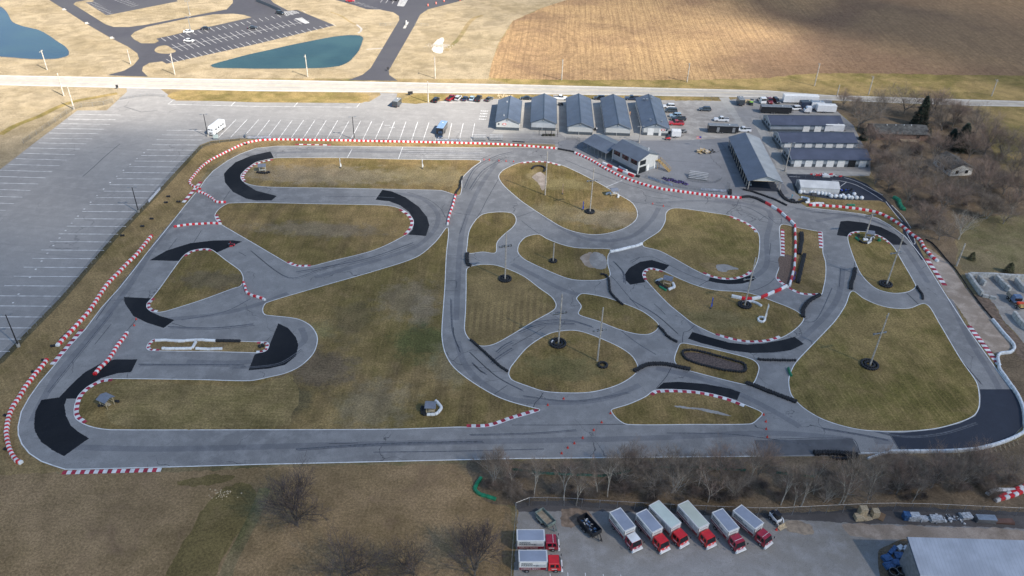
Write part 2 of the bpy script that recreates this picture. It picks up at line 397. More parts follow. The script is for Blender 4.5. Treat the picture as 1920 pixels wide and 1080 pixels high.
def offset_strip(ws, w, z, closed=False, side=0):
    """two rows of points either side of a ground polyline"""
    L = len(ws); A = []; B = []
    for i, q in enumerate(ws):
        a = ws[i - 1] if (closed or i > 0) else q; b_ = ws[(i + 1) % L] if (closed or i < L - 1) else q
        d = (b_ - a); d.z = 0
        if d.length < 1e-6: d = Vector((1, 0, 0))
        d.normalize(); nrm = Vector((-d.y, d.x, 0))
        lo, hi = (-w / 2, w / 2) if side == 0 else ((0, w) if side > 0 else (-w, 0))
        A.append(Vector((q.x, q.y, z)) + nrm * lo); B.append(Vector((q.x, q.y, z)) + nrm * hi)
    return A, B
def strip_into(mb, ws, w, z, closed=False, side=0, mi=0):
    A, B = offset_strip(ws, w, z, closed, side); n = len(A); vs = A + B
    fs = [(i, (i + 1) % n, n + (i + 1) % n, n + i) for i in range(n if closed else n - 1)]
    mb.add(vs, fs, mi)
def flat_mesh(mb, name):
    me = bpy.data.meshes.new(name); me.from_pydata(mb.v, [], mb.f)
    if any(mb.m): me.polygons.foreach_set('material_index', mb.m)
    bm = bmesh.new(); bm.from_mesh(me)
    for f in bm.faces:
        f.normal_update()
        if f.normal.z < 0: f.normal_flip()
    bm.to_mesh(me); bm.free()
    return me
def lines(name, polys, w, z, mat, closed=False, smooth=False):
    mb = MB()
    for q in polys:
        P = catmull(q, closed) if smooth else q
        strip_into(mb, [W(a) for a in P], w, z, closed)
    o = link(name, flat_mesh(mb, name), mat); o['kind'] = 'structure'
    return o
def resample(ws, step=None, n=None):
    d = [0]
    for a, b_ in zip(ws, ws[1:]): d.append(d[-1] + (b_ - a).length)
    T = d[-1]
    if n is None: n = max(1, round(T / step))
    out = []; j = 0
    for i in range(n + 1):
        s_ = T * i / n
        while j < len(ws) - 2 and d[j + 1] < s_: j += 1
        u = 0 if d[j + 1] == d[j] else (s_ - d[j]) / (d[j + 1] - d[j])
        out.append(ws[j].lerp(ws[j + 1], u))
    return out, T
Z_TRACK = .012

# ------------------------------------------------------------------ clouds between the sun and the site
def cloud(name, ctrl, height, rad_px_pad, label_unused=None):
    """closed cloud body; its thickness follows how strongly each stretch of ground lies in its shade"""
    off = sundir * (height / sundir.z)
    pts = [(W((x, y)), t_) for x, y, t_ in ctrl]
    X0, X1, Y0, Y1 = -420, 420, 20, 640
    nx, ny = 110, 84; sig = 17.0
    V = []; th = []
    for j in range(ny + 1):
        for i in range(nx + 1):
            x = X0 + (X1 - X0) * i / nx; y = Y0 + (Y1 - Y0) * j / ny
            nz = noise.noise_vector(Vector((x * .006, y * .006, 3.1)))
            q = Vector((x + nz.x * 24, y + nz.y * 24, 0)); sw = 0; st = 0
            for p_, t_ in pts:
                d2 = (q.x - p_.x) ** 2 + (q.y - p_.y) ** 2
                w = math.exp(-d2 / (2 * sig * sig)) + 1e-6 / (1 + d2 * 1e-3)
                sw += w; st += w * t_
            tau = st / sw
            tau *= 1 + .35 * noise.noise(Vector((x * .013, y * .013, .5))) + .2 * noise.noise(Vector((x * .04, y * .04, 2.5)))
            e = min((x - X0) / 60, (X1 - x) / 60, (y - Y0) / 20 + .6, (Y1 - y) / 60, 1)
            th.append(max(tau, 0) * max(e, 0) * 100 * sundir.z); V.append((x + off.x, y + off.y))
    vs = []; fs = []; W_ = nx + 1; n = len(V)
    for (x, y), h in zip(V, th): vs.append((x, y, height + h * .55 + .02))
    for (x, y), h in zip(V, th): vs.append((x, y, height - h * .45))
    for j in range(ny):
        for i in range(nx):
            a = j * W_ + i; fs.append((a, a + 1, a + W_ + 1, a + W_)); fs.append((n + a, n + a + W_, n + a + W_ + 1, n + a + 1))
    edge = [i for i in range(nx)] 
    for i in range(nx):
        fs.append((i, n + i, n + i + 1, i + 1)); a = ny * W_ + i; fs.append((a, a + 1, n + a + 1, n + a))
    for j in range(ny):
        a = j * W_; fs.append((a, a + W_, n + a + W_, n + a)); a = j * W_ + nx; fs.append((a, n + a, n + a + W_, a + W_))
    me = bpy.data.meshes.new(name); me.from_pydata(vs, [], fs)
    m, t, b = newmat('cloud_vapour'); g = N(t); t.nodes.remove(b)
    v = g.n('ShaderNodeVolumePrincipled'); v.inputs['Density'].default_value = .01; v.inputs['Color'].default_value = (.96, .97, 1, 1)
    g.L(v.outputs[0], t.nodes['Material Output'].inputs['Volume'])
    o = link(name, me, m); o['kind'] = 'structure'; return o
CT = [(230, 215, .0), (230, 245, .15), (180, 300, .45), (60, 340, .6), (260, 290, .9), (0, 380, 1.2), (150, 440, 2.8), (400, 225, .5), (650, 210, .2), (850, 250, .35), (100, 340, .8), (1300, 270, 1.3), (1320, 340, 1.9), (1150, 265, .8), (1380, 220, .9), (1480, 300, 1.6), (150, 225, .0), (60, 300, .1), (200, 260, .08), (330, 208, .35), (380, 250, .45), (100, 400, 2.4), (250, 400, 2.4), (30, 370, 1.3), (560, 240, .65), (760, 240, .4), (450, 190, .05), (0, 20, 0.00), (250, 20, 0.00), (500, 20, 0.00), (750, 20, 0.00), (0, 120, 0.00), (250, 120, 0.00), (500, 120, 0.00), (750, 120, 0.00), (950, 100, 0.03),
      (950, 10, 0.32), (1150, 20, 0.57), (1400, 10, 0.90), (1700, 5, 1.43), (1900, 10, 1.82), (1100, 90, 0.25), (1300, 95, 0.25), (1500, 30, 0.84), (1450, 70, 0.07), (1600, 20, 1.29), (1500, 65, 0.00), (1560, 100, 0.32), (1700, 90, 2.60), (1850, 90, 3.38), (1700, 30, 2.08),
      (1120, 135, 0.57), (1350, 135, 0.51), (1550, 140, 0.25), (1750, 150, 1.16), (1900, 170, 1.42), (1900, 260, 1.82), (1860, 300, 1.95),
      (100, 200, 0.03), (300, 190, 0.07), (600, 180, 0.07), (850, 180, 0.07), (100, 255, 0.00), (300, 230, .65), (500, 220, 0.41), (700, 225, 0.35), (860, 215, 0.28), (940, 215, 0.07), (1020, 215, 0.28), (1150, 210, 0.38), (1300, 210, 0.51), (1200, 163, 0.38), (1400, 168, 0.64), (1600, 175, 0.90), (1450, 200, 0.77), (1550, 260, 1.16), (1700, 230, 1.29),
      (0, 330, 0.51), (100, 280, 0.07), (150, 350, 1.29), (300, 330, 1.56), (250, 300, 0.57), (460, 290, 0.90), (620, 285, .95), (800, 285, 0.51), (900, 295, 0.38), (1000, 300, 0.32), (1000, 360, 0.57), (660, 325, 0.90), (1130, 380, 0.97), (1250, 300, 1.7), (1400, 300, 1.9), (1500, 400, 1.43), (1700, 400, 1.56),
      (0, 430, 1.69), (0, 500, 2.73), (200, 480, 2.73), (400, 430, 2.21), (600, 430, 1.95), (760, 400, 1.43), (860, 380, 1.03), (920, 440, 1.35), (1100, 480, 1.56), (1300, 450, 1.43), (1350, 560, 1.82), (1650, 540, 1.69), (1850, 500, 1.82),
      (0, 640, 2.73), (200, 640, 2.73), (400, 600, 2.73), (650, 600, 2.73), (900, 600, 2.47), (1150, 640, 2.47), (1400, 650, 2.34), (1700, 700, 2.21), (1900, 700, 2.73),
      (0, 850, 2.47), (250, 850, 2.34), (500, 850, 2.34), (800, 830, 2.21), (1100, 830, 2.34), (1400, 830, 2.47), (1700, 880, 2.73), (1900, 880, 2.86),
      (0, 1080, 2.47), (300, 1080, 2.47), (600, 1080, 2.86), (900, 1080, 2.86), (1200, 1060, 1.95), (1500, 1080, 1.95), (1850, 1080, 2.08)]
cloud('cloud', CT, 1500.0, 0)

# ------------------------------------------------------------------ ground, roads, water
me = bpy.data.meshes.new('ground')
gx, gy = 24, 24; S0 = (-1500, 1500, -250, 2600)
vs = [(S0[0] + (S0[1] - S0[0]) * i / gx, S0[2] + (S0[3] - S0[2]) * j / gy, 0) for j in range(gy + 1) for i in range(gx + 1)]
me.from_pydata(vs, [], [(j * (gx + 1) + i, j * (gx + 1) + i + 1, (j + 1) * (gx + 1) + i + 1, (j + 1) * (gx + 1) + i) for j in range(gy) for i in range(gx)])
link('ground', me, M_ground)['kind'] = 'structure'

# lawns north of the road, tan winter turf
sheet('dormant_lawn', pp('-200,-60 1050,-60 1010,17 960,40 932,85 920,120 915,148 480,147 0,141 -300,137'), .004, M_tan, False)
sheet('dormant_verge', pp('-300,158 0,160 240,166 238,172 200,207 145,207 67,270 0,318 -200,480 -420,520'), .004, M_tan, False)
sheet('roadside_verge', pp('915,147 1050,148 1290,149 1440,145 1500,138 1560,136 1650,137 1920,141 2300,150 2300,205 1920,189 1550,178 1440,169 960,158'), .005, M_meadow, False, ragged=.8)
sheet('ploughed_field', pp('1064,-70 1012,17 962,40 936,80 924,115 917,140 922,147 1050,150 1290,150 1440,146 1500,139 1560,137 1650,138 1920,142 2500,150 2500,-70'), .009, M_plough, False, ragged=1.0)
sheet('field_edge_lane', pp('1068,-20 1062,0 1010,17 962,38 935,78 922,118 916,146 905,146 912,110 926,75 950,40 1000,8 1040,-20'), .013, M_tan, False)
lines('drainage_swale', [kk(0, 1, '1700,115 1640,135 1590,180 1560,230 1520,290 1480,330 1425,380')], 2.2, .012, M_ground, smooth=True)
lines('drainage_swale', [kk(0, 1, '560,90 640,120 700,160 760,190')], 1.1, .012, M_ground, smooth=True)
lines('drainage_swale', [kk(0, 0, '0,1010 120,940 300,870 420,810 560,760 720,730 880,700')], 2.6, .012, M_meadow, smooth=True)
sheet('east_meadow', pp('1835,199 1920,200 2400,212 2400,420 1930,330 1870,300 1850,250 1825,225'), .006, M_meadow, True, ragged=1.2)
sheet('east_meadow', pp('1800,425 1850,400 1930,405 2300,420 2300,520 1925,512 1840,508 1800,500'), .006, grass('dull_meadow', (.23, .185, .105), (.145, .13, .06), (.15, .12, .075), .5, soilamt=.6), True, ragged=1.2)
sheet('wood_floor', pp('1565,193 1800,203 1835,210 1850,250 1880,320 1990,400 1930,405 1850,405 1800,430 1790,500 1760,475 1712,440 1690,405 1650,365 1635,320 1605,240'), .008, M_woods, True, ragged=1.0)
sheet('wood_floor', pp('880,862 960,862 1426,858 1610,853 1700,851 1790,851 1850,842 1925,815 2100,700 2250,800 2250,975 1920,966 1665,956 1440,962 1200,953 965,950 925,945 890,915'), .008, M_woods, True, ragged=.7)
sheet('wood_floor', pp('1893,655 1925,640 2150,660 2150,800 1926,790 1914,750 1895,722 1875,690 1878,665'), .009, M_woods, True)
sheet('rough_turf', pp('-200,900 30,872 60,872 110,886 310,886 500,876 885,868 880,900 905,935 960,955 962,1080 950,1300 -300,1300'), .005, M_brown, False, ragged=.6)
sheet('mossy_patch', pp('395,935 450,905 478,920 470,960 440,1010 410,1060 395,1100 310,1100 330,1040 360,990'), .011, M_greenp, True, ragged=.5)
sheet('mossy_patch', pp('330,905 400,890 440,893 420,905 360,912'), .011, M_greenp, True, ragged=.5)
lines('vehicle_track', [pp('497,915 480,960 455,1010 430,1060 415,1110')], 2.2, .013, M_ground, smooth=True)
sheet('trackside_verge', pp('0,684 117,562 217,447 300,360 377,276 395,267 450,262 700,265 960,270 1046,274 1048,282 960,276 480,276 440,286 390,316 350,380 250,505 130,648 60,735 33,800 36,835 60,858 120,884 20,890 -120,900 -140,780'), .007, M_verge, False, ragged=.4)

# pale road
sheet('road', pp('-500,134 0,141 480,149 960,158 1440,169.5 1550,178 1815,186.5 1920,189.5 2500,207 2500,219 1920,200 1820,198.5 1550,188 1440,183 960,176 480,171 0,160 -500,150'), .016, M_road, False)
lines('road_edge_line', [pp('-400,136.3 0,142.3 480,150.3 960,159.3 1440,170.6 1550,179.2 1815,187.4 1920,190.4'), pp('-400,152 0,158.6 480,169.6 960,174.8 1440,181.6 1550,186.8 1820,197.4 1920,199')], .22, .021, M_paint)
lines('road_centre_line', [pp('-400,144 0,150 480,159.5 960,166.5 1440,175.5 1550,182.9 1815,192 1920,194.6')], .12, .021, plain('faded_yellow_paint', (.5, .42, .2), .7))
lines('road_tyre_path', [pp('-300,147 0,153.5 480,163.5 960,170 1440,178.5'), pp('-300,141 0,147.5 480,155.8 960,163 1440,173')], .7, .0195, plain('tyre_polished_concrete', (0.312, 0.300, 0.281), .7, var=.1, scale=.2))

# black access roads and the upper car park
junction = kk(0, 0, '340,-100 370,0 480,70 650,180 840,290 960,350 1030,400 1042,440 1000,490 930,530 800,565 1110,575 1065,532 1072,500 1120,472 1215,460 1250,478 1920,331') + kk(0, 1, '590,190 310,75 240,80 130,20 60,-60')
sheet('access_road', junction, .016, M_black_lot, False)
sheet('access_road', kk(0, 1, '560,-60 600,0 740,40 830,70 930,72 1030,92 1072,120 1075,150 860,510 800,560 690,602 1062,606 1000,562 995,530 1190,190 1230,110 1290,70 1560,0 1700,-60'), .016, M_black_lot, False)
sheet('lawn_island', kk(0, 0, '550,32 570,15 640,3 700,-5 700,12 640,16 800,116 1335,10 1290,-40 1740,-40 1748,20 1700,70 1500,108 1300,145 1100,185 960,203 850,202 790,182'), .035, M_tan, False)
sheet('lawn_island', kk(0, 0, '980,268 1010,240 1100,203 1400,140 1600,108 1750,103 1830,112 1885,130 1172,290 1192,308 1160,325 1060,325 1005,295'), .035, M_tan, False)
sheet('lawn_island', kk(0, 0, '1160,372 1190,348 1250,342 1290,365 1320,385 1270,402 1200,400 1165,388'), .035, M_tan, True)
def ticks(a0, a1, n, dx, dy, w=.2, skip=()):
    o = []
    for i in range(n):
        if i in skip: continue
        u = i / (n - 1); s_ = 1 - .30 * u
        x = a0[0] + (a1[0] - a0[0]) * u; y = a0[1] + (a1[1] - a0[1]) * u
        o.append([(x, y), (x + dx * s_, y + dy * s_)])
    return o
T = ticks((302, 71), (566, 19), 24, 9.5, 6.2) + ticks((322, 83), (562, 34.5), 23, 20, 12.5) + ticks((312, 111), (622, 44), 28, 11, 7)
T += [[(322, 90), (580, 39)]]
T += ticks((160, 6), (200, 27), 11, 17, -4) + ticks((165 + 40, -3), (245, 13), 9, 20, -5)
T += ticks((630, -4), (700, 17), 9, 22, 1) + [[(723, 6), (729, -2)], [(735, 7), (741, -2)], [(713, 5), (719, -3)]]
lines('parking_stall_line', T, .13, .022, M_paintw)
def hatch(quad, n):
    a, b_, c_, d_ = quad; o = []
    for i in range(n + 1):
        u = i / n
        o.append([(a[0] + (b_[0] - a[0]) * u, a[1] + (b_[1] - a[1]) * u), (d_[0] + (c_[0] - d_[0]) * u, d_[1] + (c_[1] - d_[1]) * u)])
    return o + [[a, b_], [d_, c_]]
H_ = hatch(pp('533,22 548,20 560,24 538,29'), 7) + hatch(pp('553,35 566,33 580,43 572,44'), 8) + hatch(pp('750,0 764,0 757,12 745,11'), 9)
lines('hatched_marking', H_, .16, .023, M_paint)

# large old car park and paddock, one continuous surface
lot = pp('200,207 238,172 237,164.5 300,166 330,189 692,191 714,178 712,174 745,175 741,190 752,193 800,193 850,187 905,186 960,185 1350,190.5 1388,184 1384,181 1560,187 1560,200 1600,235 1632,300 1632,325 1478,324 1492,362 1515,380 1500,410 1300,410 1100,330 1045,285 1040,271 960,268 700,263 450,259.5 395,264 375,272 300,357 217,442 117,559 0,680 -260,960 -420,960 -420,560 0,318 62,270 145,207')
sheet('parking_lot', lot, .012, M_lot, False)
sheet('verge_island', kk(0, 0, '1252,720 1300,690 1400,678 1920,686') + kk(0, 1, '0,688 760,695 830,705 855,725 840,755 790,773 0,768') + kk(0, 0, '1920,768 1400,750 1290,745'), .03, M_meadow, False)
sheet('verge_island', kk(0, 1, '1090,770 1105,740 1180,706 1920,712') + pp('1200,179 1347,183 1347,188 1240,188 960,184 940,181 850,185') + kk(0, 1, '1400,745 1290,768 1200,780'), .03, M_meadow, False)
L1 = []
for v, x0, x1 in ((5, 1140, 1495), (44, 1100, 1465), (86, 1057, 1428), (128, 1010, 1388), (170, 968, 1350), (214, 922, 1312), (260, 877, 1265), (305, 823, 1228), (354, 778, 1185), (402, 722, 1140), (454, 672, 1088), (506, 618, 1040), (560, 560, 995), (616, 500, 945), (674, 440, 885), (732, 375, 835), (795, 313, 780), (858, 244, 720), (924, 177, 655), (992, 105, 590), (1063, 33, 525)):
    L1.append(kk(1, 0, '%d,%d %d,%d' % (x0, v, x1, v + 3)))
for v, x0, x1 in ((1048, 1175, 1520), (1012, 1215, 1535), (977, 1250, 1530)): L1.append(kk(0, 0, '%d,%d %d,%d' % (x0, v, x1, v + 2)))
for v, x1 in ((60, 455), (135, 385), (216, 317), (298, 235), (382, 160), (474, 75)): L1.append(kk(2, 0, '%d,%d %d,%d' % (-40 - v, v - 2, x1, v + 2)))
for x0, v, x1, v1 in ((560, 858, 905, 863), (510, 893, 865, 898), (460, 928, 825, 933), (410, 963, 782, 970), (370, 998, 738, 1003), (330, 1036, 692, 1042), (290, 1072, 650, 1079)): L1.append(kk(0, 0, '%d,%d %d,%d' % (x0, v, x1, v1)))
for x0, v, x1, v1 in ((230, 30, 600, 38), (175, 70, 560, 80), (120, 110, 500, 121), (60, 153, 448, 163), (0, 197, 390, 208), (-60, 242, 340, 254), (-120, 290, 287, 300), (-170, 338, 228, 348), (-220, 388, 168, 399), (-280, 438, 105, 447), (-340, 490, 42, 498)): L1.append(kk(1, 0, '%d,%d %d,%d' % (x0, v, x1, v1)))
bots = [(5, 1025), (92, 1025), (175, 1035), (263, 1035), (353, 1037), (443, 1037), (530, 1043), (620, 1045), (710, 1048), (800, 1050), (890, 1052), (985, 1050), (1075, 1055), (1165, 1058), (1250, 1062), (1345, 1060), (1440, 1055), (1523, 1058), (1615, 1062)]
tops = [(102, 900), (187, 900), (272, 902), (357, 902), (442, 902), (528, 902), (613, 903), (698, 907), (785, 907), (868, 910), (955, 910), (1040, 912), (1125, 912), (1213, 915), (1298, 918), (1384, 921), (1468, 923), (1555, 923), (1640, 925)]
for a, b_ in zip(bots, tops): L1.append(kk(0, 1, '%d,%d %d,%d' % (a + b_)))
L1 += [kk(0, 0, '1640,1030 1770,897'), kk(0, 0, '1730,1030 1853,897'), kk(0, 0, '1820,1035 1940,897')]
L1 += [kk(0, 0, '1260,782 1920,798') + kk(0, 1, '760,804'), kk(0, 0, '1300,750 1260,782'), kk(0, 0, '1765,762 1730,795'), kk(0, 1, '312,770 285,800'), kk(0, 1, '778,775 757,803')]
lines('parking_stall_line', L1, .2, .02, M_paintw)
mb = MB()
for i in range(22):                     # small square survey marks at the stall ends
    y = 281 + 0; 
    a = kk(1, 0, '%f,%f' % (1080 - i * 52 + i * i * .25, 66 + i * 42 + i * i * .55))[0]
    q = W(a); mb.box((q.x, q.y, .02), (.45, .45, .012))
o = mb.obj('stall_end_mark', M_paintw); o['kind'] = 'structure'
# lighter repaired lane and seams in the car park
lines('tar_seam', [kk(1, 0, '900,0 850,40 780,100 700,175 620,245'), kk(0, 0, '1180,830 1060,840 930,800')], .22, .021, M_seam)
# concrete aprons and drives among the garages
sheet('concrete_apron', kk(0, 1, '1768,1000 1800,960 1810,745 1920,742') + pp('1265,186 1268,250 1256,262 1212,262 1060,258 1050,251 960,250 922,250'), .02, M_conc, False)
sheet('gravel_lot', pp('1243,190 1352,190 1372,203 1400,240 1380,256 1290,262 1258,254 1246,200'), .024, M_gravel, True, ragged=.6)
sheet('concrete_drive', pp('1348,183 1366,182 1400,245 1440,300 1470,322 1480,324 1476,332 1462,326 1430,300 1388,240'), .026, M_conc, False)
sheet('concrete_drive', pp('1408,222 1424,222 1450,246 1470,285 1476,318 1633,323 1630,330 1480,331 1462,322'), .028, M_conc, False)

sheet('paddock', pp('1062,262 1215,264 1290,263 1378,257 1400,282 1440,320 1470,345 1478,362 1440,382 1395,372 1300,360 1240,345 1180,325 1120,300 1080,288 1048,279.5 1046,266'), .0145, M_pad, False, ragged=.3)
lines('fence_line_band', [pp('-40,700 0,679 117,560 217,443.5 300,358.5 377,274.5 396,267 450,262')], 1.5, .0155, grass('dark_olive_edge', (.14, .115, .065), (.085, .075, .04), (.08, .065, .05), .5, soilamt=.8))  # dark olive band along the car park fence
# kart track
T_out = pp('480,278 520,274 620,274 755,275.5 900,277 960,276.5 1048,279.5 1080,288 1120,300 1180,325 1240,345 1300,360 1395,372 1440,380 1480,386 1511,389 1571,395.5 1620,402 1645,409 1668,422 1697,443 1716,466 1732,487 1765,540 1810,610 1870,695 1897,730 1912,755 1919,780 1917,800 1900,818 1870,834 1840,840 1785,849 1692,850.5 1610,852 1600,855 1426,856 960,860 480,871 306,876 150,880.5 122,880 100,873 77.5,865 55,850 41,832.5 34.5,815 34,800 40,772 55,745 75,717 100,687.5 130,650 160,617.5 190,577.5 224,540 250,507.5 275,475 300,445 320,420 347.5,385 375,352 385,337 400,320.5 425,302.5 450,289')
sheet('kart_track', T_out, .016, M_track, False)
lines('track_edge_line', [pp('1045,279 1030,276.8 960,276.5 900,277 755,275.5 620,274 520,274 480,278 450,289 425,302.5 400,320.5 385,337 375,352 347.5,385 320,420 300,445 275,475 250,507.5 224,540 190,577.5 160,617.5 130,650 100,687.5 75,717 55,745 40,772 34,800 34.5,815 41,832.5 55,850 77.5,865 100,873 122,880 150,880 306,876 480,871 960,860 1426,855.5'),
      pp('1511,389 1571,395.5 1620,402 1645,409 1668,422 1697,443 1716,466 1732,487 1765,540 1810,610 1870,695 1897,730'), pp('1614,849.5 1690,848.5')], .22, .034, M_paint)
ISL = dict(
 A=('480,304.5 512,297 535,296 640,296 745,298.5 812,299.5 900,301 885,315 870,330 866,338 866,352 863,365 856,366 840,361 825,357 760,355.5 640,353 510,351 480,348.5 462,344 453,337 452,328 458,321 468,313', M_infield),
 B=('430,381 425,382.5 410,392.5 403,405 410,417.5 437,434 480,459 540,494 557,500 582,499.5 620,490 702,469 760,441 772.5,427.5 775,414 767,402 752,392 730,386 692,384 605,382.5 480,380', M_infield),
 C=('344,480 360,470 387,466 400,470 425,489 450,507.5 456,520 455,530 450,537 437,541 380,562 320,581 300,585.5 285,584 276,577.5 276,569 285,559 300,540 320,512', M_infield),
 D=('275,652 280,642 290,636 410,639 480,641 500,641.5 504.5,646 501,656 492,660.5 480,661.5 400,659.5 282,657.5', M_verge),
 E=('500,567.5 493,577.5 494,587.5 500,591 555,597.5 580,609 592.5,625 595,640 587.5,662.5 565,685 537.5,699 505,707 467,714 375,712 212,710 190,712.5 165,725 147,742.5 139.5,765 141,782.5 155,794 180,802.5 212,806 480,806 730,805 855,801 917,800 960,786 1010,771 1012,767.5 1002,765 960,754 925,740 880,712.5 850,687.5 835,662.5 829,635 829,610 834,540 837,477 841,440 840,427 836,428 815,455 780,482.5 705,507.5 595,539', M_infield),
 F=('960,310.5 942.5,320 935,331 942,345 960,362.5 985,382.5 1047,422.5 1075,434 1110,440 1140,437.5 1172,427.5 1192,412.5 1195,397.5 1185,380 1160,365 1117,340 1072,317.5 1052,309.5 1025,303 997,302.5 975,305', M_infield),
 G=('917,399 942,397.5 960,400 967,407.5 967,417.5 960,427.5 945,440 932,455 929,474 905,472.5 877,475 876,460 880,432.5 892,412.5 903,403', M_infield),
 H=('971,465 975,455 987,444 1010,439.5 1025,447.5 1055,459 1085,465 1145,467.5 1140,480 1140,497 1144,516 1132,524 1110,526 1072,524 1035,511 985,487.5 972,475', M_infield),
 I=('875,505 885,499 905,496 930,497.5 960,507.5 985,520 1010,539 1035,557.5 1043,572.5 1037,582.5 997,605 960,627.5 930,644 910,649 892,646 877,632.5 871,617.5 873,580 874,540', M_infstr),
 J=('1081,559 1092,550.5 1135,557.5 1172,570 1205,584 1227,600 1235,610 1230,620 1215,627 1192,626 1160,617.5 1122,602.5 1085,589.5 1090,575 1084,565', M_infield),
 K=('960,685 985,655 1010,636 1035,624 1065,619.5 1087,621 1115,630 1160,650 1185,667.5 1196,687.5 1192,700 1172,715 1147,726 1110,735 1072,737 1022,734 985,722.5 960,712.5 954,702 956,692', M_infield),
 L=('1205,455 1215,447.5 1237,432.5 1247,415 1249,399 1260,391 1280,391 1335,399 1370,405 1400,417.5 1417,430 1424,445 1422,482.5 1410,510 1390,521 1365,524.5 1335,520 1305,507.5 1260,482.5 1235,470 1207,462.5', M_infdiag),
 M=('1205,516.7 1206.7,509 1213,504 1223,502.5 1243,508 1275,523 1308,536 1342,544 1392,547.5 1417,553 1450,565 1483,578 1500,588 1507,599 1492,617 1467,632.5 1442,640 1408,642.5 1380,639 1350,631 1303,609 1275,588 1250,567 1217,532', M_infield),
 N=('1464,422 1495.5,427 1534.5,434 1541,435 1543,455.5 1543,474 1548,492.6 1548,518.5 1543.7,541 1539,553 1519.6,553.7 1499,551 1477,540 1460,528 1455,520 1460,504 1464,492.6 1463,455', M_verge),
 O=('1590,442.5 1596,436 1610,434 1630,436 1655,445 1675,462.5 1690,487.5 1717,535 1714,541 1702,547.5 1677,550 1652,545 1635,536 1615,515 1602,487.5 1591,455', M_infdiag),
 P=('1597,546 1620,560 1645,571 1672,577.5 1705,578 1737,570.5 1762,607.5 1802,675 1830,715 1836,740 1835,765 1825,780 1797,792.5 1752,804 1690,809 1615,806 1552,790 1510,767.5 1485,742.5 1479,720 1481,702.5 1492,680 1527,642.5 1565,602.5 1585,572.5', M_infdiag),
 Q=('1265,670 1270,655 1277,644 1297,646 1360,660 1410,674 1422,685 1422,697.5 1412,719 1395,721 1310,700 1277,690 1266,680', M_infield),
 R=('1146,770 1152,766 1180,757.5 1210,744 1227,732.5 1260,730.5 1310,734 1360,745 1397,759 1429,774 1422,785 1407,795 1300,796 1177,796 1157,785', M_infield))
for k_, (s, mt) in ISL.items():
    px = pp(s); sheet('infield_grass', px, .034, mt)
    P = [W(q) for q in catmull(px)]
    mb = MB(); strip_into(mb, P, .2, .040, True)
    link('track_edge_line', flat_mesh(mb, 'track_edge_line'), M_paint)['kind'] = 'structure'
# bare soil, gravel and puddled spots
sheet('gravel_patch', kk(1, 2, '590,830 620,812 660,820 690,835 710,870 705,930 650,940 600,915 580,880'), .046, M_gravel, True, ragged=.25)
sheet('bare_patch', kk(1, 2, '510,850 560,820 600,815 590,900 620,930 560,920 530,890'), .044, M_dirt, True, ragged=.3)
sheet('gravel_patch', kk(1, 2, '1530,910 1590,903 1640,915 1700,938 1640,945 1590,960 1540,945'), .046, M_gravel, True, ragged=.25)
sheet('bare_patch', kk(1, 2, '1400,900 1450,890 1540,905 1540,950 1640,950 1720,945 1640,985 1540,975 1450,930'), .044, M_verge, True, ragged=.3)
sheet('gravel_patch', kk(2, 2, '1220,890 1260,884 1330,895 1420,902 1490,915 1560,930 1645,962 1560,950 1480,935 1400,915 1300,905'), .046, M_gravel, True, ragged=.15)
sheet('bare_patch', kk(1, 2, '170,230 210,210 250,240 260,300 230,350 200,300 150,250'), .044, M_dirt, True, ragged=.2)
sheet('bare_patch', pp('1461,482 1486,482 1486,530 1480,540 1462,528 1457,520 1461,504'), .044, plain('brown_mulch', (.17, .115, .085), .95, var=.3, scale=3), True, ragged=.15)
sheet('bare_patch', kk(2, 2, '1300,485 1420,490 1600,540 1730,580 1740,620 1650,622 1400,570 1320,545 1290,510'), .044, plain('dark_mulch', (.13, .095, .08), .95, var=.35, scale=2.5), True)
sheet('worn_turf', pp('215,720 375,722 470,724 505,716 545,703 556,722 560,750 548,775 540,798 215,798'), .043, grass('dry_mown_turf', (0.279, 0.203, 0.092), (0.183, 0.142, 0.055), (0.193, 0.142, 0.074), .5, soilamt=.5, lanes=(0, .3)), True, ragged=.5)
sheet('runoff_gravel', pp('1738,467 1757,477 1785,500 1810,540 1813,540 1840,575 1858,595 1885,630 1899,652 1893,662 1868,664 1842,640 1820,612 1795,575 1770,545 1750,510'), .02, M_dirt, True, ragged=.3)

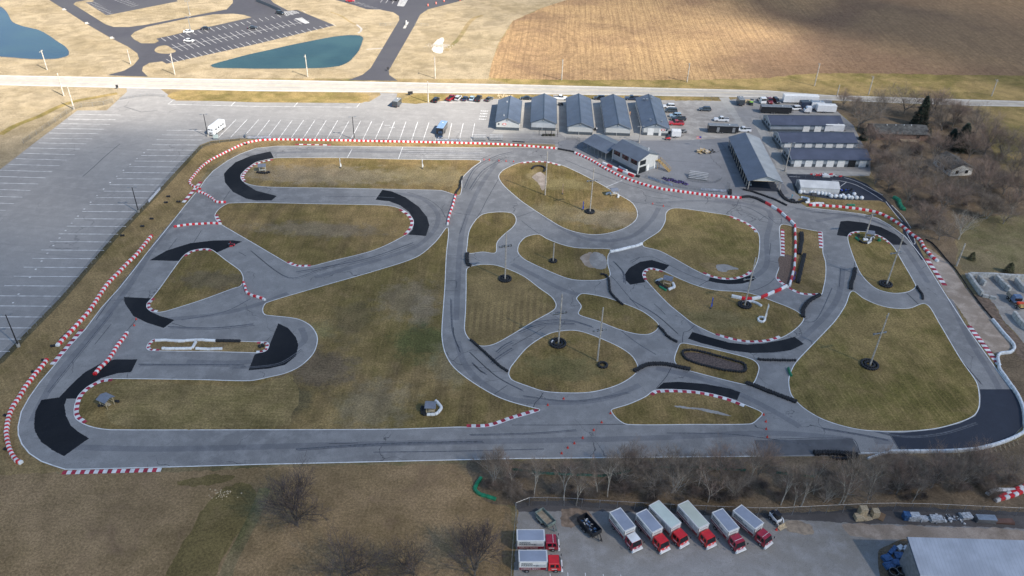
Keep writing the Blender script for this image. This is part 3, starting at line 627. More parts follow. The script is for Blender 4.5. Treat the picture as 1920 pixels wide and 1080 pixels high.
# black resurfaced patches
DK = ['507,284 513.6,296.6 502,299 476,306 460,317 451,328 451.5,335 460,345 480,357.5 519,367.5 509,376 480,376 462,372.5 437,360 422,342.5 420,326 427,317.5 442,304 471,292 493,287',
 '704,374.5 717,356 735,359 760,370 785,387.5 801,407.5 805,422.5 799,442.5 765,440 774,430 776,412.5 767,397.5 750,385 730,377.5',
 '281,488 312,470 357,456 400,451 435,450.5 454,453 405,474.5 392,466 362,469 344,480 335,489.5',
 '232,557 284,559.5 275,572.5 281,584 300,592.5 327,600 307,615 275,605 250,592.5 235,570',
 '522,606.5 540,615 555,632.5 559.5,647.5 555,667.5 535,684 505,691 466,694.5 477.5,665 485,662 501,656 506,645',
 '257.5,674 246,697.5 220,700 190,709 162.5,725 144,747.5 125,747.5 121,760 124,780 132.5,797.5 147.5,810 167,822 120,855.5 100,845 77.5,829 66,810 64,797.5 66,772.5 77.5,750 111,745 140,715 160,697.5 190,681 215,674',
 '1182,534 1172.5,525 1171,515 1180,502.5 1200,491 1222,487.5 1255,497.5 1245,507.5 1222,502.5 1207,509 1205,520 1210,529',
 '1328,526.7 1331,520 1367,524 1392,521 1407,516 1417,520 1413,526 1392,531.7 1367,533 1342,530',
 '1290,635 1298,622.5 1333,633 1367,642.5 1400,646 1433,644 1467,637.5 1490,631.7 1507.5,645 1483,656.7 1450,661 1408,662 1367,656.7 1317,644',
 '1231,729 1244,717.5 1272.5,716 1322,720 1370,729 1388,736 1382,750 1335,737.5 1260,729',
 '1569,441 1576,415 1590,414 1620,417.5 1652,426 1680,440 1701,459 1675,459 1660,447 1630,436 1610,433 1597,435 1590,444']
for s in DK: sheet('asphalt_patch', pp(s), .022, M_dark, False, ragged=.09)
sheet('asphalt_patch', pp('1837,730 1896.5,730 1911,753 1918,780 1916,800 1899,817.5 1870,832 1840,838.5 1785,847.5 1690,849 1668,812 1690,812 1752,806 1800,794 1829,780 1838,762 1839,742'), .022, M_dark2, False)
sheet('asphalt_patch', pp('1415,825.5 1598,823 1614,849.5 1426,855.5'), .022, plain('grey_resurfaced_asphalt', (.115, .115, .12), .8, var=.15, scale=.3), False)
sheet('kids_kart_track', pp('1474,326 1570,328 1600,334 1625,345 1655,368 1672,385 1700,420 1735,488 1727,487 1705,452 1690,432 1660,380 1648,376 1560,374 1495,363 1485,342'), .03, M_dark2, False)
lines('track_edge_line', [pp('1480,331 1500,332'), pp('1560,338 1580,340 1605,347 1630,360 1655,376'), pp('1583,333 1610,342 1640,358 1655,366'), pp('1661,378 1680,403 1692,416'), pp('1672,385 1692,405 1708,428'), pp('1574,351 1588,341'), pp('1695,425 1703,443 1712,458 1716,456 1714,447')], .18, .036, M_paintw, smooth=True)
sheet('trackside_verge', pp('1497,373 1540,372 1600,377 1650,378 1662,384 1690,418 1691,436 1670,419 1640,405 1600,396 1545,390 1512,387'), .032, M_verge, True)

# painted lines, tar seams, rubber
lines('start_line', [pp('747,298 755,276'), pp('651,296 660,280'), pp('1137,350.5 1167,338')], .18, .024, M_paint)
lines('grid_line', [kk(1, 1, '1085,%d 1%d,%d' % (y, e, y + 6)) for y, e in ((42, 700), (57, 720), (70, 740), (84, 740), (97, 700))], .1, .024, M_paintw)
SE = [kk(1, 1, '1815,270 1730,420 1690,500 1650,565'), kk(1, 1, '1650,535 1575,528 1520,520 1485,515'), kk(1, 1, '1578,530 1560,580 1540,640 1527,672'),
 kk(1, 1, '1420,1028 1500,1028 1500,1080'), kk(2, 1, '1420,22 1515,22'), kk(2, 1, '1480,295 1485,350 1500,400 1525,450'), kk(2, 1, '1885,730 1785,798'),
 kk(2, 2, '235,785 205,830 175,860 160,895'), kk(2, 2, '1195,595 1160,660 1120,710 1080,755'), kk(2, 2, '820,0 880,70 930,130 970,175'), kk(2, 2, '1065,118 1105,155 1150,200'),
 kk(2, 2, '1370,280 1320,325 1290,330 1280,370 1278,410'), kk(2, 2, '0,1028 400,1028 860,1022'), kk(2, 2, '0,435 80,390 160,345 250,290'),
 kk(1, 2, '1700,420 1680,470 1640,495 1605,525'), kk(1, 2, '1460,400 1470,430 1450,450'), kk(1, 2, '1720,420 1800,440 1815,425'), kk(1, 2, '1640,480 1760,520 1850,560 1855,575 1890,545 1920,540'), kk(1, 2, '1855,575 1920,590'),
 kk(1, 2, '70,575 140,630 205,675'), kk(1, 2, '40,548 165,505'), kk(1, 2, '885,880 960,848 900,890'), kk(1, 2, '960,850 1060,850 1180,910 1300,970 1400,1010 1480,1035'), kk(1, 2, '735,985 780,1030 820,1078'),
 kk(1, 3, '0,540 30,570 60,595 95,600 100,560'), kk(1, 3, '430,905 545,935 645,970'), kk(1, 3, '545,935 535,1070'), kk(1, 3, '0,875 90,895'), kk(1, 3, '10,745 20,745 12,830'), kk(1, 3, '650,880 640,1000 630,1080'),
 kk(1, 0, '1330,705 1265,790'), kk(1, 0, '1510,650 1450,745'), kk(1, 0, '1725,350 1670,430'), kk(1, 0, '1792,810 1845,840'), kk(2, 0, '835,270 710,425'), kk(2, 0, '1020,240 940,335'), kk(2, 0, '1290,265 1400,295'),
 kk(3, 1, '545,87 650,88 765,82'), kk(1, 2, '985,380 1080,405 1180,410'), pp('1250,545 1290,545 1330,525'), pp('1392,545 1412,545 1440,533 1452,522'),
 kk(3, 3, '0,55 630,52 690,160'), kk(3, 2, '1820,60 1865,180'), kk(3, 3, '905,5 985,140'), kk(1, 1, '1130,360 1280,410 1380,480 1420,550'), kk(1, 1, '1690,110 1770,80'), kk(1, 2, '890,430 1060,455 1190,470')]
lines('tar_seam', SE, .13, .026, M_seam, smooth=True)
RB = [kk(1, 1, '1560,330 1640,180 1800,90 1920,60'), kk(1, 1, '1600,340 1700,200 1850,110'), kk(2, 2, '20,300 150,260 300,240 450,245 600,290'), kk(2, 2, '50,330 180,280 320,262 470,268'), kk(2, 1, '1800,480 1860,430 1920,400'), kk(2, 1, '1760,560 1840,500 1920,450'),
 kk(2, 1, '1620,560 1680,620 1720,640'), kk(1, 1, '300,960 700,890 900,840 1180,740'), kk(3, 1, '300,130 900,90 1700,70'), kk(2, 0, '1040,572 1500,575 1830,578'), kk(2, 0, '1260,290 1600,300 1900,270'), kk(1, 2, '150,240 350,300 600,400 800,450 950,520'), kk(3, 3, '400,-30 700,20 900,60'), kk(1, 2, '760,880 830,960 840,1040'), kk(2, 3, '400,900 700,1040 1000,1110 1300,1090 1560,1010'), kk(1, 3, '200,480 450,520 700,545 900,620')]
M_rline = asphalt('rubbered_asphalt', (0.203, 0.200, 0.201), (0.140, 0.140, 0.144), .8, .2)
RL = ['130,838 300,842 600,835 900,828 1200,822 1450,812 1600,825', '1780,560 1820,640 1866,715 1880,760 1850,800 1760,825 1640,828', '590,520 700,490 780,462 815,430 820,400 790,372 740,362', '480,288 620,284 760,286 900,288', '858,640 870,680 900,715 960,748 1050,755 1130,748 1200,722', '855,600 858,540 862,470 870,420 900,350 935,300', '340,400 290,460 240,540 170,630 110,700 80,750 60,790', '970,360 1040,420 1110,450 1180,445 1220,415 1235,390', '1340,374 1440,395 1437,450 1436,500 1400,528', '1250,560 1290,600 1330,640 1400,655 1470,655 1530,610 1570,560 1580,500', '1530,415 1600,405 1660,425 1700,470 1740,530', '300,600 400,590 470,575 540,550', '350,678 440,680 520,670 570,640 565,615', '1120,560 1060,545 1000,515 960,495', '1230,690 1330,715 1430,760 1500,800']
lines('rubbered_line', [pp(s) for s in RL], 1.5, .0195, M_rline, smooth=True)
lines('tyre_mark', RB, .35, .0245, M_rubber, smooth=True)
RT = ['560,280 700,281 860,283', '610,369 700,369 740,371', '470,470 540,520 600,505 680,480', '180,600 230,530 280,470', '90,735 150,660 210,585', '700,848 860,846 1020,842', '880,815 1000,812 1080,806', '1250,812 1380,815 1520,835', '980,742 1080,752 1180,735', '1010,455 1080,478 1140,480', '1230,380 1320,376 1400,388 1440,410', '1440,560 1500,600 1530,600 1560,540', '1690,540 1750,600 1790,660 1840,720', '1520,398 1600,403 1660,418 1700,450', '880,660 930,705 980,732', '1060,300 1120,325 1190,350 1280,372', '845,560 848,620 862,660', '1140,600 1190,640 1230,665', '1180,560 1230,590 1270,625', '340,600 420,585 470,560', '430,690 520,682 565,655']
lines('tyre_mark', [pp(q) for q in RT], .22, .0245, M_rubber, smooth=True)
lines('tyre_mark', [[(x + 2, y + 2) for x, y in pp(q)] for q in RT[::2]], .14, .0245, M_rubber, smooth=True)
lines('tyre_mark', [[(x + 3, y + 2.5) for x, y in q] for q in RB], .18, .0245, M_rubber, smooth=True)

# ponds sit in shallow basins: a rim of bare bank, the water sheet on it
PA = kk(0, 0, '-900,-60 -200,20 0,50 50,90 90,160 150,190 220,208 290,225 360,262 430,310 490,350 518,390 510,415 470,430 420,440 250,443 0,425 -400,415 -900,380')
PB = kk(0, 0, '1580,492 1600,480 1700,452 1850,412 1920,396') + kk(0, 1, '120,370 260,338 400,310 500,290 600,273 700,264 780,268 803,285 800,305 770,380 735,425 700,460 660,482 620,495 540,506 480,510 250,514 0,515') + kk(0, 0, '1800,512 1620,508')
for q in (PA, PB):
    cx = sum(a[0] for a in q) / len(q); cy = sum(a[1] for a in q) / len(q)
    sheet('pond_bank', [(cx + (a[0] - cx) * 1.012 , cy + (a[1] - cy) * 1.035) for a in q], .011, plain('muddy_bank', (.20, .15, .095), .9, var=.3), True, ragged=.35)
    sheet('pond', q, .018, M_water if q is PA else M_water2, True, ragged=.2)
lines('stone_channel', [kk(0, 1, '755,185 790,215 785,235 765,248'), kk(0, 1, '830,370 950,362')], 1.0, .02, M_gravel, smooth=True)
sheet('rubble_apron', kk(0, 1, '1320,360 1345,320 1375,290 1410,285 1405,330 1400,390 1370,400 1330,385'), .03, plain('pale_rubble', (.60, .56, .5), .9, var=.4, scale=2), True, ragged=.6)

# yard south of the trees
sheet('equipment_yard', pp('972,957 1100,957 1300,963 1440,970 1530,975 1615,980 1920,989 2300,1000 2300,1500 900,1500 962,1080'), .012, M_yard, False, ragged=.25)
sheet('yard_verge', pp('962,942 1060,938 1200,950 1440,962 1560,958 1665,950 1760,953 1925,960 2200,972 2200,997 1925,991 1615,982 1530,977 1440,972 1300,965 1100,958 972,960'), .0145, asphalt('dark_gritty_dirt', (.115, .105, .10), (.08, .072, .068), .8, 0, .95), False, ragged=.3)
sheet('dirt_patch', kk(3, 2, '370,590 480,575 570,600 590,650 500,700 420,720 370,680'), .018, plain('brown_fill_dirt', (.24, .175, .125), .95, var=.25, scale=1), True, ragged=.4)
sheet('dirt_patch', kk(3, 3, '130,670 260,670 340,720 330,770 220,760 140,735'), .018, plain('tan_fill_dirt', (.33, .26, .19), .95, var=.2, scale=1), True, ragged=.4)
sheet('sandy_lane', kk(3, 3, '560,690 1000,700 1920,730 2600,760 2600,840 1920,830 1050,800 800,800 600,760'), .016, M_dirt, True, ragged=.5)
sheet('scrub_bed', kk(3, 3, '825,905 900,850 1060,810 1260,1075 1260,1150 890,1150'), .02, M_woods, True)
lines('parking_stall_line', [kk(3, 2, '418,1055 422,1110'), kk(3, 2, '549,1057 555,1110'), kk(3, 2, '683,1065 690,1110'), kk(3, 2, '815,1070 822,1110'), kk(3, 2, '285,1060 289,1110')], .12, .022, M_paint)
sheet('gravel_lot', pp('1808,512 1925,514 2200,520 2200,700 1985,690 1930,655 1905,625 1880,600 1868,575 1850,556 1830,545'), .018, M_gravel, False, ragged=.3)
sheet('dirt_bank', pp('1826,556 1850,556 1868,577 1880,600 1905,628 1930,660 1925,680 1900,655 1888,632 1862,597 1840,575'), .021, plain('brown_bank_soil', (.17, .12, .085), .95, var=.3, scale=1), True, ragged=.4)

# kerbs: raised painted strips, red and white
def kerb(px, n, w, side, h=.05, smooth=True, red_first=True):
    P = [W(q) for q in (catmull(px, False) if smooth else px)]
    pts, T_ = resample(P, n=n * 2); A, B = offset_strip(pts, w, .036, side=side); mb = MB()
    for i in range(n):
        a0, a1, a2 = A[2 * i], A[2 * i + 1], A[2 * i + 2]; b0, b1, b2 = B[2 * i], B[2 * i + 1], B[2 * i + 2]
        up_ = Vector((0, 0, h)); mi = (i + (0 if red_first else 1)) % 2
        hi = [(q.lerp(r_, .5) + up_) for q, r_ in ((a0, b0), (a1, b1), (a2, b2))]
        vs = [a0, a1, a2, hi[0], hi[1], hi[2], b0, b1, b2]
        mb.add(vs, [(0, 1, 4, 3), (1, 2, 5, 4), (3, 4, 7, 6), (4, 5, 8, 7)], mi)
    o = link('kerb', flat_mesh(mb, 'kerb'), [M_kred, M_kwhite]); o['kind'] = 'structure'
for s, n, w, sd_ in (
 ('511,298.5 495,301.5 476,307.7 464,315.4 455,325.8 452,333.6 457,341', 23, .9, 1), ('752,392 767,402 775,414 772.5,427.5 761,441', 13, .9, -1), ('537,492.5 546,496.5 557,500 582,499.8', 9, .9, 1),
 ('403,403 405,411 411,418', 5, .9, 1), ('344,480 360,470 387,466 398,469', 9, .8, -1), ('286,559 276,569 276,577.5 285,584 294,585.5', 8, .8, 1),
 ('290,636 280,642 275,652 282,657.5 298,658.2', 9, .7, 1), ('483,641 500,641.5 504.5,646 501,656 492,660.5 480,661.5', 10, .7, -1),
 ('212,710 190,712.5 165,725 147,742.5 139.5,765 141,782.5 157,795', 21, .9, 1), ('875,801.5 917,800 960,786 1010,771', 17, .9, 1),
 ('975,305 997,302.5 1025,303 1052,309.5', 14, .8, -1), ('1370,405 1400,417.5 1417,430 1420,436', 10, .8, -1), ('1411,508 1405,514 1390,521 1365,524.5 1335,520 1317,512', 15, .8, -1),
 ('1243,508 1223,502.5 1213,504 1206.7,509 1205,516.7 1208,525', 11, .8, 1), ('1341,628 1350,631 1380,639 1408,642.5 1442,640 1464,633', 16, .8, 1),
 ('1455,520 1460,528 1477,540', 6, .8, 1), ('1478,541 1499,551 1519.6,553.7 1538,553', 8, .8, 1), ('1590,442.5 1596,436 1610,434', 6, .6, -1), ('1632,437 1655,445 1670,457', 9, .6, -1),
 ('1218,739 1227,732.5 1260,730.5 1310,734 1360,745 1397,759', 22, .9, -1)):
    kerb(pp(s), n, w, sd_)
for s, n, w, sd_ in (('1464,430 1464.5,480', 16, 1.0, 1), ('1540.5,435 1543,466', 10, 1.0, -1), ('119,882.5 304,877.5', 22, 1.0, -1), ('158,618 101,684', 14, 1.0, -1), ('380,341 347,380', 10, 1.1, -1), ('553,271.5 620,273', 9, .8, 1), ('1733,485 1767,535', 11, 1.3, 1), ('1812,611 1868,684', 18, 1.3, 1)):
    kerb(pp(s), n, w, sd_, smooth=False)

# ================================================================== OBJECTS
def heading(a, b_, z=0):
    d = W(b_, z) - W(a, z); return atan2(d.y, d.x)

# ------------------------------------------------------------------ linked plastic barriers
def block_mesh(L, wdt, h):
    mb = MB(); rings = []
    for x, k_ in ((-L / 2, .86), (-L / 2 + .07, 1), (L / 2 - .07, 1), (L / 2, .86)):
        r_ = []
        for y, z in ((-.5, 0), (.5, 0), (.5, .55), (.36, .93), (.15, 1), (-.15, 1), (-.36, .93), (-.5, .55)):
            r_.append((x, y * wdt * k_, z * h * (1 if k_ == 1 else .93)))
        rings.append(r_)
    mb.loft(rings); return mb.mesh('barrier_block')
def barrier(px, n, label, group=None, w=.72, h=.55, first='red', cols=None, smooth=True, cat='barrier', gap=.03, z=.01, names=None):
    P = [W(q) for q in (catmull(px, False) if smooth else px)]
    pts, T_ = resample(P, n=n); L = T_ / n - gap
    root = thing('track_barrier', label, cat, pts[0], 0, group)
    cols = cols or ((('red_block', M_bred), ('white_block', M_bwhite)) if first == 'red' else (('white_block', M_bwhite), ('red_block', M_bred)))
    meshes = []
    for nm, mt in cols:
        me_ = block_mesh(L, w, h); me_.materials.append(mt); meshes.append((nm, me_))
    extra = {}
    for i in range(n):
        a, b_ = pts[i], pts[i + 1]; nm, me_ = meshes[i % len(meshes)]
        rz = atan2(b_.y - a.y, b_.x - a.x); c = (a + b_) / 2 - pts[0]
        o = link(nm, me_, None, root, (c.x + R.uniform(-.03, .03), c.y + R.uniform(-.03, .03), z), rz + R.uniform(-.04, .04))
        o.scale.x = (b_ - a).length / (T_ / n)
    return root
G_B = 'red and white plastic barriers along the track'
barrier(pp('376,355.5 371,353 362,350 356,344 357,339 368,325 378,314 392,303 410,293 430,283 452,272.5 470,267 490,263.5'), 64, 'long curved red and white barrier round the top left corner of the track', G_B)
barrier(pp('491,263.5 520,262.5 600,263.5 700,265.5 780,267 850,268.5'), 86, 'red and white barrier along the fence behind the start straight, level with the parked cars', G_B)
barrier(pp('851,268.6 900,270 960,272.5 1005,276 1045,279.5'), 46, 'red and white barrier between the metal benches and the track start', G_B)
barrier(kk(1, 2, '470,70 540,100 620,140 690,183 760,220 830,255 900,280 1000,312 1110,340 1200,352 1300,366 1400,380 1500,391 1600,401 1720,408'), 84, 'red and white barrier curving past the control tower along the pit side', G_B, w=.85, h=.65, first='white')
barrier(kk(1, 3, '305,462 420,468 560,478 700,495 820,520 920,565 1010,625 1080,685 1140,725 1165,775 1200,820 1240,860 1275,885'), 50, 'red and white barrier on the far right bend below the white storage shed', G_B, w=.85, h=.65)
barrier(kk(1, 0, '1478,358 1530,375 1590,410 1625,438 1695,440'), 19, 'short wavy red and white barrier crossing the track at the top left corner', G_B)
barrier(kk(1, 0, '1305,625 1400,610 1500,603 1600,598 1660,603'), 16, 'short straight red and white barrier lying across the left side of the track', G_B, w=.55)
barrier(kk(1, 0, '1140,690 1085,760 1020,840 960,895 900,960 840,1020 790,1078') + kk(2, 0, '740,75 690,150 640,215 580,280 520,345 470,395 430,440'), 66, 'straight red and white barrier on the grass left of the track', G_B, w=.85, h=.65)
barrier(kk(2, 0, '355,540 320,590 270,645 230,700 190,750 150,820 105,885 75,950 60,1010 50,1075') + kk(3, 0, '50,10 58,70 75,135 100,185 135,225 165,238'), 58, 'red and white barrier curving round the outside of the bottom left bend', G_B, w=.85, h=.65)
barrier(kk(2, 0, '955,338 920,390 880,440 840,505 800,560 750,605 710,655'), 24, 'red and white barrier standing on the asphalt beside the narrow barrier island', G_B, w=.8, h=.6, first='white')
barrier(kk(1, 1, '1497,385 1480,450 1460,510 1445,560 1438,610'), 16, 'short red and white barrier at the right end of the oval infield', G_B, w=.6)
barrier(kk(1, 0, '1825,1040 1840,1075') + kk(2, 0, '1850,35 1890,60') + kk(2, 1, '0,68 40,80 70,95'), 12, 'small curved red and white barrier by the three cornered infield', G_B, w=.6)
barrier(kk(1, 2, '1900,445 1940,468') + kk(1, 3, '60,490 110,530 160,575 200,610 202,680 204,760 202,850 195,940 175,1010 160,1070'), 20, 'long water filled red and white barrier down the right divider', G_B, w=.6, h=.75, first='red', smooth=False)
barrier(pp('1475,538 1463,544 1451,549 1438,554.5 1424,560.5 1408,562 1389,561 1371,557'), 7, 'water filled red and white barrier slanting across the link road', G_B, w=.65, h=.8, first='white', smooth=False)
barrier(kk(1, 2, '680,148 770,190 860,225 910,248'), 6, 'red and white water filled barrier in front of the control tower', G_B, w=.7, h=.8, first='white', smooth=False)
# single coloured runs
WH = [('white_block', M_bwhite)]; GR = [('green_block', M_green)]
def wbar(px, n, label, cols=WH, w=.55, h=.5, group=None, z=.01): return barrier(px, n, label, group, w, h, cols=cols, smooth=False, z=z)
wbar(kk(1, 2, '735,812 800,800 870,783 930,770 975,752'), 8, 'white padded barrier closing the link between two infield islands', w=.7, h=.6)
wbar(kk(1, 2, '803,173 862,205'), 4, 'white padded barrier leaning at the foot of the control tower wall')
wbar(kk(1, 2, '858,212 925,238'), 4, 'white padded barrier on the tyre pile at the corner of the control tower')
wbar(kk(1, 3, '245,403 300,410 305,440 280,443'), 5, 'bent white padded barrier at the pit exit by the white storage shed', w=.8)
wbar(kk(1, 3, '312,455 360,447 418,450'), 5, 'white padded barrier behind the start of the far right red and white run', w=.8)
wbar(kk(2, 0, '1165,398 1240,395 1300,400 1350,405 1420,397 1500,393 1620,400'), 16, 'white padded barrier along the top of the narrow barrier island', w=.6)
wbar(kk(2, 0, '1215,458 1300,460 1440,458'), 9, 'white padded barrier along the bottom of the narrow barrier island', w=.6)
wbar(kk(2, 0, '1445,455 1470,408'), 4, 'short white padded barrier standing crosswise in the narrow barrier island', w=.6)
wbar(kk(2, 0, '1470,458 1560,464 1670,460'), 7, 'white padded barrier right of the crosswise piece in the narrow barrier island', w=.6)
wbar(kk(2, 0, '1620,400 1805,403'), 8, 'black padded barrier continuing the top of the narrow barrier island', [('black_block', M_tyre)], w=.7, h=.55)
wbar(pp('1388,567 1410,566 1420,570 1428,575'), 6, 'white padded barrier wrapped round the tyre ring by the link road', w=.6)
wbar(kk(3, 3, '1640,470 1700,435 1760,440 1850,438'), 7, 'white end of a barrier heap dumped under the trees at the lower right', w=.8)
barrier(kk(3, 3, '1850,436 1950,400 2040,370'), 7, 'upper red and white barrier dumped under the trees at the lower right', G_B, w=.8, h=.6)
barrier(kk(3, 3, '1700,520 1780,495 1850,475 1950,430 2060,400'), 11, 'lower red and white barrier dumped under the trees at the lower right', G_B, w=.8, h=.6, first='white')
barrier(kk(3, 3, '1720,495 1790,470 1870,450 1980,415'), 8, 'middle red barrier dumped under the trees at the lower right', G_B, w=.7, h=.6, cols=[('red_block', M_bred), ('red_block', M_bred), ('white_block', M_bwhite)])
wbar(kk(3, 1, '1690,345 1655,395 1635,435 1670,470 1740,487 1800,510'), 8, 'bent green plastic barrier on the grass left of the bare trees', GR, w=.7, h=.5)
wbar(kk(1, 3, '655,705 685,730'), 3, 'short green barrier left of the marshal shelter on the right infield', GR, w=.6)
wbar(kk(1, 3, '826,724 834,732'), 1, 'single green block right of the marshal shelter on the right infield', GR, w=1.0, h=.9)
wbar(pp('1236,538 1249,546'), 3, 'green barrier in front of the shelter on the centre infield', GR, w=.5)
wbar(kk(2, 3, '150,605 158,635 175,665'), 3, 'short green barrier on the left edge of the big right infield', GR, w=.5, h=.6)
wbar(kk(1, 3, '590,462 650,462'), 3, 'green bundle lying behind the far right red and white run', GR, w=.7, h=.5)
wbar(kk(1, 3, '940,405 985,430 985,465 1020,500'), 4, 'green covered bundle at the edge of the wood by the small kart track', GR, w=1.2, h=.9)

# silver crash tube round the last bend, with timber props behind it
M_tube = plain('white_padded_tube', (.62, .65, .68), .4, var=.15)
barrier(kk(2, 3, '1680,242 1720,290 1765,345 1810,395 1842,435 1845,465 1810,490 1770,492 1730,500 1720,530 1728,570 1732,610 1770,665 1820,735 1865,800 1895,865 1915,930 1922,1000 1925,1075') + kk(3, 3, '1900,15 1840,48 1740,88 1600,125 1500,140 1370,150 1200,152 1050,153 900,155'), 60, 'long pale padded tube barrier bordering the lower right bend', cols=[('tube_section', M_tube)], w=.6, h=.7, z=.02)
barrier(kk(3, 3, '900,157 820,178 745,204'), 6, 'short pale barrier turning off into the trees at the end of the padded tube', cols=[('tube_section', M_tube)], w=.4, h=.5)
pr = thing('timber_prop_row', 'row of leaning timber props behind the padded tube on the last bend', 'props', W(kk(3, 3, '1400,165')[0]))
b0_ = W(kk(3, 3, '1400,165')[0])
for i, q in enumerate(resample([W(a) for a in kk(3, 3, '1370,160 1500,152 1600,138 1740,102 1850,60')], n=13)[0]):
    mb = MB(); mb.bar((0, 0, .7), (.1, -.9, .05), .06, n=4); mb.bar((0, -.1, .1), (.1, -.9, .05), .05, n=4); mb.obj('timber_prop', M_lumber, pr, q - b0_ + Vector((0, -.45, .02)))

# ------------------------------------------------------------------ tyre stacks
def tyre_stack_mesh(k_=2, r=.3):
    mb = MB()
    for i in range(k_): mb.torus((R.uniform(-.03, .03), R.uniform(-.03, .03), .13 + i * .24), r * .66, r * .36, 12, 6)
    me_ = mb.mesh('tyre_stack', True); me_.materials.append(M_tyre); return me_
TS = [tyre_stack_mesh(2), tyre_stack_mesh(3), tyre_stack_mesh(1)]
def tyre_wall(px, label, smooth=True, step=.56, kind=0, rows=1, closed=False, group='black tyre walls along the track', cover=True, z=.03):
    P = [W(q) for q in (catmull(px, closed) if smooth else px)]
    if closed: P.append(P[0])
    pts, T_ = resample(P, step=step); root = thing('tyre_wall', label, 'tyre wall', pts[0], 0, group)
    n = len(pts) - (1 if closed else 0)
    for r_ in range(rows):
        A, _ = offset_strip(pts, step * .9 * (r_ + .001) * 2, 0)
        for i in range(n):
            if i + r_ * n >= 98: break
            q = A[i] - pts[0]; o = link('tyre_stack', TS[kind], None, root, (q.x + R.uniform(-.07, .07), q.y + R.uniform(-.07, .07), z), R.uniform(0, 6))
    if cover:
        mb = MB(); A, B = offset_strip([q - pts[0] for q in pts], .34, 0); rings = []
        hz = .26 * (kind + 1.6) if kind < 2 else .3
        for a, b_ in zip(A, B):
            m_ = (a + b_) / 2; j = Vector((R.uniform(-.05, .05), R.uniform(-.05, .05), R.uniform(-.04, .03)))
            rings.append([Vector((a.x, a.y, hz)) + j, Vector((m_.x, m_.y, hz + .1)) + j, Vector((b_.x, b_.y, hz)) + j, Vector((m_.x, m_.y, hz - .05)) + j])
        mb.loft(rings); mb.obj('conveyor_belt_cover', M_tyre, root, (0, 0, 0))
    return root
tyre_wall(kk(1, 1, '1548,250 1535,285 1528,330 1505,360 1497,385'), 'bent black tyre wall at the right tip of the top infield strip')
tyre_wall(kk(1, 1, '1590,825 1590,870 1592,905 1612,912'), 'short black tyre wall closing the link beside the long centre straight', rows=2)
tyre_wall(kk(2, 1, '1612,395 1680,455 1750,520 1830,592 1885,628'), 'straight black tyre wall running diagonally at the foot of the striped infield')
tyre_wall(kk(1, 2, '672,980 705,990 725,1020 730,1075') + kk(2, 2, '735,30 765,70 800,105 828,128'), 'S shaped black tyre wall between the two small centre infields')
tyre_wall(kk(2, 2, '1100,295 1130,325 1170,370 1235,408'), 'black tyre wall right of the small leaf shaped infield')
tyre_wall(kk(2, 2, '915,622 960,595 1010,575 1100,568 1180,575 1250,592 1330,608'), 'long bowed black tyre wall linking the round infield to the oval one', rows=2)
tyre_wall(kk(2, 2, '1280,480 1310,470 1370,472 1450,490 1560,520 1680,553 1735,573 1752,600 1745,630 1700,632 1600,622 1500,600 1400,575 1320,545 1285,515'), 'closed oblong ring of black tyres on the mulch bed', closed=True, step=.6)
tyre_wall(kk(2, 2, '1845,538 1890,545 1925,545') + kk(2, 3, '50,545 120,548 200,547'), 'short black tyre wall right of the oblong tyre ring')
tyre_wall(kk(2, 2, '1760,712 1840,740 1925,775') + kk(2, 3, '60,795 140,825 208,852'), 'straight black tyre wall between the oblong ring and the big right infield', rows=2)
tyre_wall(pp('1538,555 1523,563 1513,572 1507,583 1507.5,595'), 'curved black tyre wall at the right tip of the centre infield', rows=2)
tyre_wall(pp('1604.5,505 1602,520 1598,532 1597,543'), 'narrow black tyre wall standing left of the right infield', rows=2)
tyre_wall(kk(2, 3, '1115,-5 1130,20 1155,55 1157,85'), 'short black tyre wall right of the right infield')
tyre_wall(kk(1, 3, '255,675 260,720 250,780 240,830'), 'upper row of black tyres on the right hand divider', rows=2, kind=1)
tyre_wall(kk(1, 3, '278,840 260,910 245,980 230,1045'), 'lower row of black tyres on the right hand divider', rows=2, kind=1)
tyre_wall(kk(1, 2, '335,38 390,48 460,62'), 'black tyre wall joining two barrier runs near the timing pavilion')
tyre_wall(kk(1, 2, '1725,400 1770,395 1830,408 1900,440'), 'black tyre wall at the pit exit, ending the pit side barrier', rows=2)
tyre_wall(kk(1, 2, '1735,345 1800,360 1920,402') + kk(1, 3, '60,425 135,462'), 'long straight black tyre wall below the open sided pavilion')
tyre_wall(kk(1, 3, '90,355 110,390 150,425 210,440 270,425'), 'curved black tyre wall round the kart ramp by the white storage shed', rows=2)
tyre_wall(kk(1, 2, '1640,350 1642,380'), 'small clump of tyres at the gate in the pit fence', rows=2, cover=False)
tyre_wall(kk(1, 2, '150,190 170,172 205,168 240,178 250,195 240,208'), 'hooked black tyre pile at the top of the round upper infield', rows=1)
tyre_wall(kk(3, 3, '345,160 450,158 560,163 660,175'), 'black tyre wall at the lower edge of the resurfaced patch', rows=2, kind=1)
tyre_wall(kk(3, 3, '490,200 560,205 640,196'), 'second black tyre row under the trees behind the resurfaced patch')
tyre_wall(kk(1, 2, '935,240 955,246'), 'loose tyres at the corner of the control tower', rows=2, cover=False)
tyre_wall(kk(2, 1, '25,440 50,432'), 'small dark tyre heap inside the right end of the narrow barrier island', rows=2, cover=False)
tyre_wall(kk(0, 1, '870,1055 1010,1055'), 'low black tyres lying under the fence behind the start straight', cover=False, kind=2)
tyre_wall(kk(0, 2, '10,1062 90,1068'), 'low black tyres at the fence beside the second garage', cover=False, kind=2)
